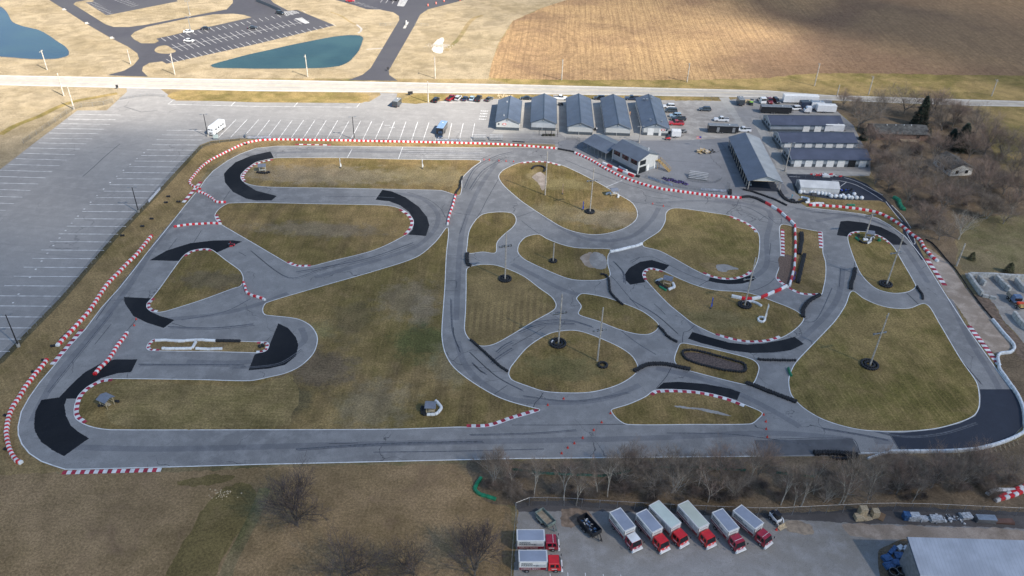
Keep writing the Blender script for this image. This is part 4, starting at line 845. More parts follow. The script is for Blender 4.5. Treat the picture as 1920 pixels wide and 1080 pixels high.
for s, lb in (('1258,398', 'upper'), ('1240,443', 'left'), ('1332,438', 'right')):
    u, v_ = s.split(','); tyre_wall(kk(1, 0, '%s,%s %d,%s' % (u, v_, int(u) + 14, v_)), lb + ' one of three tyre bundles on the grass near the top left corner', cover=False, kind=0, group='loose tyre bundles on the grass')
for r_, s, lb in ((1, '1130,565', 'tyre bundle on the verge, the one beside the tall black lamp post'), (1, '1062,622', 'tyre bundle on the verge left of the short straight barrier'), (1, '912,692', 'tyre bundle against the left car park fence'),
                  (2, '390,440', 'tyre bundle at the lower end of the left barrier'), (2, '322,548', 'tyre bundle at the upper end of the bottom left barrier'), (2, '245,635', 'tyre bundle halfway down the bottom left barrier'), (2, '35,962', 'tyre bundle left of the bottom left barrier, the higher of two'), (3, '40,135', 'tyre bundle left of the bottom left barrier, the lower of two'), (1, '1832,5', 'tyre bundle above the curved top left barrier')):
    u, v_ = s.split(','); tyre_wall(kk(r_, 0, '%s,%s %d,%s' % (u, v_, int(u) + 16, v_)), lb, cover=False, group='loose tyre bundles on the grass')
tyre_wall(kk(2, 0, '455,385 520,325 600,245'), 'thin tyre row tucked behind the lower half of the left barrier', cover=False, kind=2)
tyre_wall(kk(1, 0, '850,1010 930,930'), 'thin tyre row tucked behind the upper half of the left barrier', cover=False, kind=2)

def tyre_ring(c, r1, label, r2=None):
    q = W(c); root = thing('tyre_ring', label, 'tyre ring', q, 0, 'tyre rings round poles')
    for rr, kd in ((r1, 0), (r2, 0)):
        if not rr: continue
        n = max(6, int(2 * pi * rr / .56))
        for i in range(n):
            a = 2 * pi * i / n; link('tyre_stack', TS[kd], None, root, (rr * cos(a), rr * sin(a), .03), a)
        mb = MB(); rings = []
        for i in range(n * 2):
            a = pi * i / n; rings.append([((rr + dx) * cos(a), (rr + dx) * sin(a), z) for dx, z in ((-.2, .5), (0, .6), (.22, .5), (.0, .42))])
        rings.append(rings[0]); mb.loft(rings, caps=False); mb.obj('belt_cover', M_tyre, root, (0, 0, 0))
    return root

# ------------------------------------------------------------------ poles and lamps
def pole_h(base, top):
    b_ = W(base); best = min((abs(proj(b_ + Vector((0, 0, z * .1)))[1] - top[1]), z * .1) for z in range(5, 260))
    return best[1]
def proj(p):
    v = Vector(p) - Vector((0, 0, CH)); w = v.dot(fw); return 960 + FPX * v.dot(rt) / w, 540 - FPX * v.dot(up) / w
def track_light(base, top, arm, label, lamps=6, az=.3, armw=3.0):
    h = pole_h(base, top); q = W(base); r_ = thing('floodlight_pole', label, 'light pole', q, az, 'wooden floodlight poles on the kart track')
    MB().bar((0, 0, 0), (0, 0, h), .21, .14, 8).obj('pole', M_wood, r_, (0, 0, 0))
    if arm:
        za = pole_h(base, arm); MB().box((0, .2, za), (armw, .14, .16)).obj('crossarm', M_steel, r_, (0, 0, 0))
        for i in range(lamps):
            x = (i / (lamps - 1) - .5) * armw * .98
            mb = MB(); mb.box((0, 0, 0), (.46, .5, .46), top=.7); mb.bar((0, 0, .1), (0, 0, .3), .03, n=4); o = mb.obj('floodlight', M_blackst if i % 3 else M_grey, r_, (x, .42, za - .12)); o.rotation_euler = (radians(40), 0, R.uniform(-.5, .5))
        MB().bar((0, .1, za * .98), (0, .1, za * .7), .05, n=5).obj('conduit', M_grey, r_, (0, 0, 0))
    MB().box((0, .16, h * .93), (.22, .16, .5)).obj('junction_box', M_steel, r_, (0, 0, 0))
    return r_
track_light((1022, 366), (1026.5, 284), None, 'tall bare wooden pole at the left of the round upper infield')
track_light((1106, 398), (1113, 315), (1110, 339), 'wooden floodlight pole in a tyre ring beside the blue feather flag, upper infield', 4)
track_light((947, 524), (949, 436), (948, 462), 'wooden floodlight pole in a tyre ring on the striped infield')
track_light((1037, 490), (1039, 456), None, 'short bare pole in a small tyre ring on the small upper centre infield')
track_light((1047, 645), (1053, 551), (1052, 588), 'wooden floodlight pole in the large tyre ring on the round lower infield', 8)
track_light((1120, 677), (1124, 577), (1123, 620), 'wooden floodlight pole without a tyre ring on the round lower infield', 4)
track_light((1396, 574), (1416.7, 483), (1407.5, 523.7), 'wooden floodlight pole in the tyre ring at the red and white water barrier', 4)
track_light((1662, 534), (1690, 443), (1682, 475), 'wooden floodlight pole in a tyre ring at the bottom of the right infield', 4)
track_light((1631, 685), (1667, 587), (1653, 626), 'wooden floodlight pole in the tyre ring on the big right infield', 4)
track_light((1621, 448), (1633, 398), (1632, 404), 'wooden floodlight pole beside the shelter on the right infield', 6)
tyre_ring((1106, 398), 1.25, 'tyre ring round the pole on the round upper infield', .6)
tyre_ring((947, 524), 1.5, 'tyre ring round the pole on the striped infield', .8)
tyre_ring((1037, 490.5), .85, 'small tyre ring round the short pole, upper centre infield')
tyre_ring((1046, 645), 1.75, 'largest tyre ring, round the pole on the round lower infield', 1.0)
tyre_ring((1130, 686), .95, 'small empty tyre ring on the round lower infield')
tyre_ring((1396, 573), 1.5, 'tyre ring round the pole by the red and white water barrier', .9)
tyre_ring((1660, 534), 1.5, 'tyre ring round the pole at the bottom of the right infield', .8)
tyre_ring((1630, 685), 1.8, 'tyre ring round the pole on the big right infield', 1.0)
wbar(pp('1033,644 1037,640'), 1, 'white block leaning on the largest tyre ring', w=.5)

def street_light(base, top, label, mat=M_blackst, wood=False):
    h = pole_h(base, top); q = W(base); r_ = thing('parking_lamp_post', label, 'lamp post', q, .2, 'lamp posts of the car parks')
    MB().bar((0, 0, 0), (0, 0, .8), .38, .38, 10).obj('concrete_base', M_conc, r_, (0, 0, 0))
    MB().bar((0, 0, .8), (0, 0, h), .16, .11, 8).obj('pole', mat, r_, (0, 0, 0))
    for sgn in (-1, 1):
        mb = MB(); mb.bar((0, 0, h - .1), (sgn * .6, 0, h), .05, n=5); mb.box((sgn * .95, 0, h), (.8, .45, .16), top=.85); mb.obj('lamp_head', M_grey, r_, (0, 0, 0))
street_light((260, 398), (245, 351), 'black lamp post on the left car park edge, middle of the left three')
street_light((35, 650), (8, 590), 'black lamp post at the far left edge of the photo')
street_light((390, 256), (379, 214), 'black lamp post beside the white motorhome')
street_light((664.5, 262), (659, 219), 'black lamp post on the fence behind the start straight')
street_light((356, 27.5), (352, 2), 'upper lamp post in the far black car park', M_steel)
street_light((357.5, 58), (353, 31), 'lower lamp post in the far black car park, beside a white car', M_steel)
street_light((1471.7, 321), (1483, 268), 'grey lamp post at the near end of the garage row with roller doors', M_wood)
street_light((1198, 267), (1199.6, 236.5), 'wooden lamp post between the pit pavilion and the garages', M_wood)

def utility_pole(base, top, label, arm=True, az=1.57):
    h = pole_h(base, top); q = W(base); r_ = thing('utility_pole', label, 'utility pole', q, az, 'wooden utility poles')
    MB().bar((0, 0, 0), (0, 0, h), .26, .18, 7).obj('pole', M_wood, r_, (0, 0, 0))
    if arm:
        MB().box((0, .18, h - .5), (2.5, .12, .14)).obj('crossarm', M_wood, r_, (0, 0, 0))
        for x in (-1.1, 0, 1.1): MB().bar((x, .18, h - .4), (x, .18, h - .1), .07, n=6).obj('insulator', M_grey, r_, (0, 0, 0))
    return q + Vector((0, 0, h - .3))
UP = [utility_pole((88.5, 131), (75, 94), 'utility pole by the left pond, its top over the water'),
      utility_pole((328, 140), (319, 101), 'utility pole near the small lawn island of the black car park', ),
      utility_pole((577, 144), (572, 103), 'utility pole in front of the triangular pond'),
      utility_pole((816, 147), (814, 107), 'utility pole right of the black entrance road'),
      utility_pole((1053, 150), (1053, 112), 'utility pole at the edge of the field above the second garage'),
      utility_pole((1288, 154), (1291, 119), 'utility pole at the edge of the field above the gravel parking'),
      utility_pole((1527, 161), (1537, 119), 'dark leaning utility pole at the pale grass by the field'),
      utility_pole((1628, 178), (1636, 143), 'utility pole behind the first bare tree'),
      utility_pole((1859, 180), (1869, 149), 'utility pole on the roadside meadow at the far right')]
utility_pole((120, 180), (105, 137), 'left of two bleached poles south of the pale road', False)
utility_pole((139, 205), (123, 161), 'right of two bleached poles at the car park corner', False)
utility_pole((803, 192), (800, 153), 'pole at the car park edge by the parked row of cars', False)
utility_pole((1569, 180), (1571.5, 159), 'short pole on the verge left of the bare trees', False)
utility_pole((1793, 499), (1812, 457), 'pale leaning pole between the two cedars on the right', False)
utility_pole((245, 120), (238, 93), 'thin marker pole beside the black road junction', False)
for a, b_ in zip(UP, UP[1:]):
    for dx in (-1, 1):
        mb = MB(); pts_ = []
        for i in range(9):
            u = i / 8; pts_.append(a.lerp(b_, u) + Vector((0, dx, -1.2 * 4 * u * (1 - u))))
        for p1, p2 in zip(pts_, pts_[1:]): mb.bar(p1, p2, .012, n=3, cap=False)
        o = mb.obj('power_line', M_blackst); tag(o, 'thin overhead power wires strung between the roadside poles', 'power line', 'overhead wires')

# ------------------------------------------------------------------ fences
def fence(px, label, h=1.6, step=3.0, top_z=False, mat=M_link, postmat=M_grey, smooth=False, name='chain_link_fence', rail=True):
    src = catmull(px, False) if smooth else px
    P = [Vector((W(q, h).x, W(q, h).y, 0)) if top_z else W(q) for q in src]
    pts, T_ = resample(P, step=max(step, sum((b_ - a).length for a, b_ in zip(P, P[1:])) / 95)); r_ = thing(name, label, 'fence', pts[0])
    pm = MB().bar((0, 0, 0), (0, 0, h + .08), .04, n=5).mesh('fence_post'); pm.materials.append(postmat)
    mb = MB(); rl = MB()
    for i, q in enumerate(pts):
        link('fence_post', pm, None, r_, q - pts[0])
        if i: 
            a = pts[i - 1] - pts[0]; c = q - pts[0]
            mb.add([a + Vector((0, 0, .03)), c + Vector((0, 0, .03)), c + Vector((0, 0, h)), a + Vector((0, 0, h))], [(0, 1, 2, 3)])
            if rail: rl.bar(a + Vector((0, 0, h + .03)), c + Vector((0, 0, h + .03)), .02, n=4, cap=False)
    mb.obj('wire_mesh', mat, r_, (0, 0, 0))
    if rail: rl.obj('top_rail', postmat, r_, (0, 0, 0))
    return r_
def text(name, s, size, mat, parent, loc, rot, xs=1.0):
    cu = bpy.data.curves.new(name, 'FONT'); cu.body = s; cu.size = size; cu.extrude = .004; cu.offset = .012 * size / .4
    tmp = bpy.data.objects.new(name, cu); COL.objects.link(tmp)
    dg = bpy.context.evaluated_depsgraph_get(); me_ = bpy.data.meshes.new_from_object(tmp.evaluated_get(dg))
    COL.objects.unlink(tmp); bpy.data.objects.remove(tmp)
    me_.materials.clear(); me_.materials.append(mat)
    o = link(name, me_, None, parent, loc); o.rotation_euler = rot; o.scale.x = xs; return o
fence(pp('-30,694 0,677 60,620 117,558 165,505 217,441 270,391 300,356 335,315 372,283 385,275 404,270 425,266 449,262'), 'long wire fence along the left car park', step=3.4)
fence(pp('449,262 480,261.5 560,262 640,262.5 720,264 800,265 880,266 960,267.5 1010,268 1048,270'), 'wire fence behind the start straight barrier', step=3.2)
fence(pp('1208.6,334 1240,344 1262,350.5 1300,356 1322,359 1365,361.5'), 'wire fence with banners below the control tower', h=1.3, step=2.6)
fence(pp('1365,361.5 1369,352 1362,348'), 'open gate panel at the end of the pit fence', h=1.4, step=1.6)
fence(pp('1288,337.5 1300,341.5 1330,344 1345,343 1353,336'), 'low railing around the lower bench stand', h=.9, step=2, mat=M_link)
fence(pp('968,985 966,960 968,952 1000,947 1060,949 1200,958 1330,964 1440,968 1540,963 1600,960 1665,958 1750,960 1830,964 1925,968 2100,975'), 'tall wire fence between the trees and the truck yard', h=2.2, step=3.2, mat=M_link, postmat=M_steel)
fence(pp('967,975 963,1010 960,1050 957,1110'), 'wire fence at the left side of the truck yard', h=2.2, step=3.2, postmat=M_steel)
fence(pp('1462,325 1480,333 1520,334 1580,334.5 1628,335'), 'wire fence in front of the near garage row', h=1.2, step=3)
fence(pp('1424,222 1445,255 1462,288 1471,316'), 'wire fence beside the drive behind the open pavilion', h=1.2, step=3)
fence(pp('1320,186 1347,188.5'), 'short wire gate by the gravel parking', h=1.6, step=2.5)
fence(kk(0, 0, '180,1078 330,975 440,900 540,830 600,805 700,798 780,790 850,768'), 'wire fence round the upper left corner of the car park', step=4)
fence(kk(0, 0, '900,750 980,735 1050,725 1100,720 1180,722 1240,730'), 'curved gate fence across the car park entrance', h=1.0, step=2.5)
fence(kk(0, 1, '930,195 1050,192'), 'left gate fence beside the black entrance road', h=1.4, step=3)
fence(kk(0, 1, '1190,194 1290,197'), 'right gate fence beside the black entrance road', h=1.4, step=3)
fence(pp('1078,282 1088,266 1084,262 1062,262'), 'wire fence at the left end of the pit pavilion', h=1.2, step=2)
sc_ = plain('black_silt_cloth', (.02, .021, .026), .8, var=.3)
o = fence(kk(1, 3, '1180,720 1220,740 1270,790 1330,865 1400,940 1450,1010 1495,1080') + kk(2, 3, '1540,60 1600,140 1680,235'), 'low black cloth fence between the gravel run off and the wood', h=.5, step=2.4, mat=sc_, postmat=M_tyre, name='cloth_fence')
o = fence(kk(3, 2, '0,290 120,300 230,318 380,325 550,332 680,340 760,330 850,308 950,287 1080,275 1200,270 1400,275 1500,282 1640,290 1750,296'), 'long green cloth screen half hidden in the bare trees', h=.7, step=2.4, mat=M_gscr, postmat=M_blackst, name='cloth_screen')
o = fence(kk(3, 3, '60,312 150,325 250,338 350,345'), 'short green cloth screen at the right end of the bare tree row', h=.7, step=2.4, mat=M_gscr, postmat=M_blackst, name='cloth_screen')
o = fence(kk(0, 1, '0,10 100,50 190,90'), 'tall grey screen wall beside the far black lot', h=1.6, step=3, mat=M_grey, name='screen_wall')
def board(a, b_, label, mat, h=.85, z0=.2, words=None):
    A, B = W(a), W(b_); rz = atan2((B - A).y, (B - A).x); L = (B - A).length
    r_ = thing('fence_banner', label, 'banner', A, rz, 'sponsor banners on the fences')
    MB().box((L / 2, -.08, z0 + h / 2), (L, .03, h)).obj('banner_cloth', mat, r_, (0, 0, 0))
    return r_
M_ban = plain('pale_banner_cloth', (.52, .56, .66), .5, var=.22, scale=1.2)
board((464.5, 260.5), (509, 260), 'long pale banner on the fence near the top left curve', M_ban)
board((279, 381), (301, 356), 'pale banner on the left car park fence', M_ban)
board((1215, 334.5), (1238, 343), 'left pale blue banner on the pit fence', M_ban, .8)
board((1239, 343.3), (1261, 350), 'right pale blue banner on the pit fence, beside the karts', M_ban, .8)
board((1314, 357.3), (1332, 358.6), 'left of the two white banners at the pit fence gate', M_ban, .8)
board((1333, 358.7), (1361, 360.5), 'right of the two white banners at the pit fence gate', M_ban, .8)
board((819, 263.5), (842, 264), 'white banner left of the pair under the parked blue roofed trailer', M_ban, .6)
board((845, 264.1), (864, 264.4), 'white banner right of the pair near the metal benches', M_ban, .6)
board((460, 259.5), (462, 254), 'short dark gate leaf at the left end of the start straight fence', M_grey, 1.2)

# ------------------------------------------------------------------ buildings
def rect_from(fl, fr, depth_px=None, depth=None):
    """front-left and front-right base points -> origin, rotation, width, depth"""
    A, B = W(fl), W(fr); d = B - A; rz = atan2(d.y, d.x); w = d.length
    if depth is None: D_ = W(depth_px) - A; depth = D_.dot(Vector((-sin(rz), cos(rz), 0)))
    return A, rz, w, depth
def gable_roof(mb, x0, x1, y0, y1, ze, zr, axis='y', over=.35, th=.14):
    """axis: direction of the ridge"""
    if axis == 'y':
        xm = (x0 + x1) / 2; a, b_ = x0 - over, x1 + over; ya, yb = y0 - over, y1 + over; s_ = (zr - ze) / (xm - x0); zo = ze - s_ * over
        pr_ = [(a, zo), (xm, zr), (b_, zo), (b_, zo + th), (xm, zr + th), (a, zo + th)]
        rings = [[(x, y, z) for x, z in pr_] for y in (ya, yb)]
    else:
        ym = (y0 + y1) / 2; a, b_ = y0 - over, y1 + over; xa, xb = x0 - over, x1 + over; s_ = (zr - ze) / (ym - y0); zo = ze - s_ * over
        pr_ = [(a, zo), (ym, zr), (b_, zo), (b_, zo + th), (ym, zr + th), (a, zo + th)]
        rings = [[(x, y, z) for y, z in pr_] for x in (xa, xb)]
    n = 6; vs = [q for r_ in rings for q in r_]
    fs = [(j, (j + 1) % n, n + (j + 1) % n, n + j) for j in range(n)] + [(0, 1, 4, 5), (1, 2, 3, 4), (n, n + 1, n + 4, n + 5), (n + 1, n + 2, n + 3, n + 4)]
    mb.add(vs, fs)
def house_walls(mb, x0, x1, y0, y1, ze, zr, axis='y', z0=0):
    if axis == 'y':
        xm = (x0 + x1) / 2
        rings = [[(x0, y, z0), (x1, y, z0), (x1, y, ze), (xm, y, zr - .02), (x0, y, ze)] for y in (y0, y1)]
    else:
        ym = (y0 + y1) / 2
        rings = [[(x, y0, z0), (x, y1, z0), (x, y1, ze), (x, ym, zr - .02), (x, y0, ze)] for x in (x0, x1)]
    mb.loft(rings)
def round_vent(parent, loc, r=.35):
    o = MB().bar((0, 0, 0), (0, -.08, 0), r, n=14).obj('gable_vent', M_trim, parent, loc)
    MB().bar((0, -.08, 0), (0, -.1, 0), r * .6, n=12).obj('vent_louvre', M_cream, o, (0, 0, 0))
GAR = [((930, 243.7), (972.7, 244.4), (956.9, 180.2), 'first garage from the left, round emblem on its pale gable'),
       ((995.6, 244.4), (1041, 244.7), (1020.6, 176), 'second garage from the left, with the small open frame in front'),
       ((1064.4, 252.5), (1110, 252.5), (1085, 176), 'middle of the five parallel gabled garages'),
       ((1134.7, 254.4), (1180.2, 254.4), (1149.7, 177), 'fourth garage from the left, plain gable with one vent'),
       ((1205, 254), (1251.5, 254.4), (1216, 177), 'fifth garage from the left, white doors in its gable and roof fans')]
for gi, (fl, fr, rb, lab) in enumerate(GAR):
    A, B = W(fl), W(fr); rz = atan2((B - A).y, (B - A).x); w = (B - A).length
    ze, zr = 3.0, 4.75
    Rb = W(rb, zr); dvec = Rb - (A + B) / 2; D_ = dvec.dot(Vector((-sin(rz), cos(rz), 0)))
    sk = dvec.dot(Vector((cos(rz), sin(rz), 0)))
    rz2 = rz - atan2(sk, D_)
    M_ = (A + B) / 2
    q = thing('garage_building', lab, 'garage', M_, rz2, 'five parallel garages north of the pits')
    x0, x1 = -w / 2, w / 2
    mb = MB(); house_walls(mb, x0, x1, 0, D_, ze, zr); wl = mb.obj('wall', M_clapg if gi else M_clap, q, (0, 0, 0))
    mb = MB(); rr = [(x0 - .03, x1 + .03)]
    for c_, d_ in (((0, -.03, .55), (w + .1, .06, 1.1)), ((x0 - .03, D_ / 2, .55), (.06, D_, 1.1)), ((x1 + .03, D_ / 2, .55), (.06, D_, 1.1))): mb.box(c_, d_)
    mb.obj('wainscot', M_wains, q, (0, 0, .02))
    mb = MB(); mb.box((0, -.04, 2.0), (w - .3, .05, 1.75)); mb.obj('gable_siding', M_cream if gi != 1 else M_clap, q, (0, 0, 0))
    mb = MB(); gable_roof(mb, x0, x1, 0, D_, ze, zr); rf = mb.obj('roof', M_roof, q, (0, 0, 0))
    mb = MB(); mb.box((0, D_ / 2, zr + .17), (.32, D_ + .7, .06)); mb.obj('ridge_cap', M_trim, rf, (0, 0, 0))
    mb = MB()
    for sx in (-1, 1):
        mb.bar((sx * (w / 2 + .38), -.37, ze - .10), (0, -.37, zr + .06), .09, n=4)
    mb.obj('barge_board', M_trim, q, (0, 0, 0))
    for sx in (-1, 1):
        MB().box((sx * (w / 2 + .42), D_ / 2, ze - .12), (.14, D_ + .7, .14)).obj('gutter', M_trim, q, (0, 0, 0))
        nd = 9
        for k_ in range(nd):
            y = D_ * (k_ + .5) / nd; MB().box((sx * (w / 2 + .05), y, 1.3), (.08, D_ / nd * .66, 2.5)).obj('garage_door', M_white, q, (0, 0, 0))
    round_vent(q, (0, -.1, zr - .75))
    if gi in (0, 4):
        s_ = 0 if gi == 0 else .28 * w
        em = MB().bar((0, 0, 0), (0, -.05, 0), .55, n=18).obj('round_emblem', M_redp, q, (s_ - (.02 * w if gi == 0 else -.0) - (.12 * w if gi == 0 else 0), -.12, 2.35)); em.scale = (1.35, 1, .7)
        MB().bar((0, -.05, 0), (0, -.08, 0), .36, n=16).obj('emblem_centre', M_white, em, (0, 0, 0))
        MB().bar((0, 0, 0), (0, -.06, 0), .32, n=14).obj('round_plate', M_blackst, q, ((-.38 if gi == 0 else .43) * w, -.12, 2.35))
    if gi == 4:
        MB().box((-.2 * w, -.1, 1.45), (2.2, .08, 2.7)).obj('roller_door', M_white, q, (0, 0, 0)); MB().box((.18 * w, -.1, 1.25), (.95, .08, 2.4)).obj('side_door', M_white, q, (0, 0, 0))
        for x, y in ((-.2, 4), (.25, 3.4), (.1, D_ - 4), (-.12, D_ - 5.5), (.1, D_ - 1.5), (-.24, D_ - 4.5)):
            zz = zr + .14 - abs(x) * w * (zr - ze) / (w / 2)
            o = MB().bar((0, 0, 0), (0, 0, .4), .22, n=8).box((0, 0, .5), (.7, .6, .22)).obj('roof_fan', M_steel, rf, (x * w, y, zz))
    elif gi == 0:
        for x, y in ((-.18, 3), (-.12, D_ - 6)):
            MB().bar((0, 0, 0), (0, 0, .6), .12, n=8).obj('roof_vent', M_white, rf, (x * w, y, zr - abs(x) * w * .36))
    else: MB().bar((0, 0, 0), (0, 0, 1.3), .05, n=5).obj('corner_pipe', M_white, q, (-.05 * w, -.25, 0))

# east garage rows, ridge left to right
def row_building(fl, fr, back, lab, doors, open_=(), ze=2.9, zr=4.6, hide_left=0):
    A, B = W(fl), W(fr); rz = atan2((B - A).y, (B - A).x); w = (B - A).length
    D_ = 9.2
    q = thing('garage_row', lab, 'garage', A, rz, 'long garage rows with roller doors')
    mb = MB(); house_walls(mb, 0, w, 0, D_, ze, zr, 'x'); mb.obj('wall', M_clapg, q, (0, 0, 0))
    mb = MB(); mb.box((w / 2, -.03, .5), (w + .1, .06, 1.0)); mb.box((-.03, D_ / 2, .5), (.06, D_, 1.0)); mb.box((w + .03, D_ / 2, .5), (.06, D_, 1.0)); mb.obj('wainscot', M_wains, q, (0, 0, .02))
    mb = MB(); gable_roof(mb, 0, w, 0, D_, ze, zr, 'x'); rf = mb.obj('roof', M_roofx, q, (0, 0, 0))
    mb = MB(); mb.box((w / 2, D_ / 2, zr + .17), (w + .7, .3, .06)); mb.obj('ridge_cap', M_trim, rf, (0, 0, 0))
    MB().box((w / 2, -.42, ze - .12), (w + .7, .14, .14)).obj('gutter', M_trim, q, (0, 0, 0))
    n = len(doors)
    for i, u in enumerate(doors):
        dk = i in open_
        MB().box((u * w, -.08, 1.3), (2.5, .1, 2.5)).obj('open_doorway' if dk else 'roller_door', M_glass if dk else M_white, q, (0, 0, 0))
    for y in (2.2, 4.6, 7.0): MB().box((-.08, y, 2.0), (.08, 1.1, .9)).obj('window', M_glass, q, (0, 0, 0))
    mb = MB()
    for y in (-.02, D_ + .02): mb.bar((-.37, y * 1 - (.35 if y < 1 else -.35), ze - .08), (-.37, D_ / 2, zr + .06), .09, n=4)
    mb.obj('barge_board', M_cream, q, (0, 0, 0))
    return q
row_building((1481.7, 312.5), (1627, 313.5), None, 'nearest garage row, one of its seven roller doors open', [.085 + .139 * i for i in range(7)], (5,))
row_building((1463, 280.5), (1602.5, 281.2), None, 'middle garage row, a small rooftop dish at its left end', [.085 + .139 * i for i in range(7)])
o = row_building((1443, 247), (1577, 248), None, 'farthest garage row, trailers parked behind it', [.5, .66, .8])
MB().bar((0, 0, 0), (.3, 0, 1.0), .04, n=4).box((0, 0, 0), (.9, .5, .12)).obj('roof_aerial', M_blackst, o, (8.2, 1.6, 3.5))

# open sided pavilion
A, B = W((1404, 339), 3.6), W((1466.7, 339.7), 3.6); C_ = W((1397.5, 249.2), 5.4); A.z = B.z = 0
rz = atan2((B - A).y, (B - A).x); w = (B - A).length; M_ = (A + B) / 2; C_.z = 0
dv = C_ - M_; D_ = dv.length; rz2 = atan2(dv.y, dv.x) - pi / 2
w = w * cos(rz2 - rz) if abs(rz2 - rz) < .6 else w
q = thing('open_pavilion', 'long open sided pavilion, dark left roof slope and pale right slope', 'pavilion', M_, rz2)
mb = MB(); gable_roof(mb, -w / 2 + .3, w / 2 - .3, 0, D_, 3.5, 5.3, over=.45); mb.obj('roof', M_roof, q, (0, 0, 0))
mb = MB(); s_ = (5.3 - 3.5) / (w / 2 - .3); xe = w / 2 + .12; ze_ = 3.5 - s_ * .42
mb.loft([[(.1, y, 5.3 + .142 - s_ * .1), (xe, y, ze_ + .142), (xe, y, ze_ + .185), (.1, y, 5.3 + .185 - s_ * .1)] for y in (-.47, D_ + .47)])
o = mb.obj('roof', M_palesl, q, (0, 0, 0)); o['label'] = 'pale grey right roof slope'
mb = MB(); mb.add([(-w / 2 + .3, 0, 3.45), (w / 2 - .3, 0, 3.45), (0, 0, 5.2)], [(0, 1, 2)]); mb.add([(-w / 2 + .3, D_, 3.45), (w / 2 - .3, D_, 3.45), (0, D_, 5.2)], [(0, 1, 2)]); mb.obj('gable_panel', M_cream, q, (0, 0, 0))
MB().box((w / 2 + .13, D_ / 2, 3.3), (.18, D_ + .8, .18)).obj('gutter', M_white, q, (0, 0, 0))
MB().box((0, D_ / 2, .04), (w - .4, D_, .08)).obj('floor_slab', M_dark2, q, (0, 0, 0))
for i in range(13):
    for sx in (-1, 1): MB().box((0, 0, 1.75), (.18, .18, 3.5)).obj('post', M_wood, q, (sx * (w / 2 - .4), D_ * i / 12, 0))
mb = MB()
for i in range(13):
    mb.bar((-w / 2 + .4, D_ * i / 12, 3.5), (w / 2 - .4, D_ * i / 12, 3.5), .06, n=4)
mb.obj('roof_truss', M_lumber, q, (0, 0, 0))
for i in range(5): MB().box((0, 0, .4), (1.1, 1.9, .5), top=.8).obj('covered_kart', M_grey, q, (-w / 2 + 1.8 + (i % 2), 4 + i * 6, .08))

# control tower
NEAR, LEFT, RIGHT = W((1194.7, 326.5)), W((1147.5, 302.2)), W((1228.7, 313.3))
dx = (NEAR - LEFT); L_ = dx.length; rz = atan2(dx.y, dx.x)      # local x runs along the long front wall, left to near
dep = (RIGHT - NEAR).dot(Vector((-sin(rz), cos(rz), 0)))
q = thing('control_tower', 'two storey timing building with big dark windows and an outside stair', 'building', LEFT, rz)
ze, zr = 5.0, 6.7
mb = MB(); house_walls(mb, 0, L_, 0, dep, ze, zr, 'x'); mb.obj('wall', M_clapg, q, (0, 0, 0))
mb = MB(); mb.loft([[(L_ + .03 + e, 0, 1.0), (L_ + .03 + e, dep, 1.0), (L_ + .03 + e, dep, ze - .05), (L_ + .03 + e, dep / 2, zr - .15), (L_ + .03 + e, 0, ze - .05)] for e in (0, .05)]); mb.obj('end_siding', M_cream, q, (0, 0, 0))
mb = MB(); gable_roof(mb, 0, L_, 0, dep, ze, zr, 'x', over=.6); rf = mb.obj('roof', M_roofb, q, (0, 0, 0))
MB().bar((L_ * .8, dep * .75, 5.8), (L_ * .8, dep * .75, 6.9), .16, n=8).obj('chimney_pipe', M_white, rf, (0, 0, 0))
for i in range(3):
    o = MB().box((L_ * (.16 + .335 * i), -.05, 3.75), (L_ * .24, .1, 1.7)).obj('window', M_glass, q, (0, 0, 0))
    MB().box((L_ * (.16 + .335 * i), -.07, 2.85), (L_ * .26, .12, .12)).obj('sill', M_cream, o, (0, 0, 0))
MB().box((L_ + .1, dep * .22, 3.75), (.08, dep * .3, 1.6)).obj('window', M_glass, q, (0, 0, 0))
MB().box((L_ + .1, dep * .24, 1.15), (.1, dep * .36, 2.2)).obj('open_doorway', M_glass, q, (0, 0, 0))
for u in (.52, .9): MB().box((L_ + .1, dep * u, 1.15), (.1, .95, 2.2)).obj('door', M_white, q, (0, 0, 0))
for u, v_ in ((0, 0), (1, 0), (1, 1)): MB().box((L_ * u, dep * v_, 2.5), (.22, .22, 5.0)).obj('corner_trim', M_cream, q, (0, 0, 0))
MB().box((L_ / 2, -.04, .5), (L_, .07, 1.0)).obj('wainscot', M_wains, q, (0, 0, 0))
# stair
st = thing('timber_stair', 'yellow timber staircase descending from the timing building', 'stair', (0, 0, 0))
top_ = LEFT + Matrix.Rotation(rz, 3, 'Z') @ Vector((L_ + .9, dep + .1, 0)); bot_ = W((1256, 322)); top_.z = 2.9
dirv = (bot_ - Vector((top_.x, top_.y, 0))); Ls = dirv.length; ra = atan2(dirv.y, dirv.x)
st.location = (top_.x, top_.y, 0); st.rotation_euler.z = ra
for s_ in (-.65, .65):
    mb = MB(); mb.bar((0, s_, 2.85), (Ls, s_, .1), .12, n=4); mb.obj('stringer', M_deckw, st, (0, 0, 0))
    mb = MB(); mb.bar((0, s_, 3.85), (Ls, s_, 1.1), .06, n=4)
    for i in range(7): u = i / 6; mb.bar((Ls * u, s_, 2.85 * (1 - u) + .1), (Ls * u, s_, 2.75 * (1 - u) + 1.1), .05, n=4)
    mb.obj('handrail', M_deckw, st, (0, 0, 0))
for i in range(15): u = (i + .5) / 15; MB().box((Ls * u, 0, 2.85 * (1 - u) + .05), (Ls / 16, 1.3, .05)).obj('tread', M_deckw, st, (0, 0, 0))
mb = MB(); mb.box((-1.0, 0, 2.85), (2.1, 1.5, .1)); mb.obj('landing', M_deckw, st, (0, 0, 0))
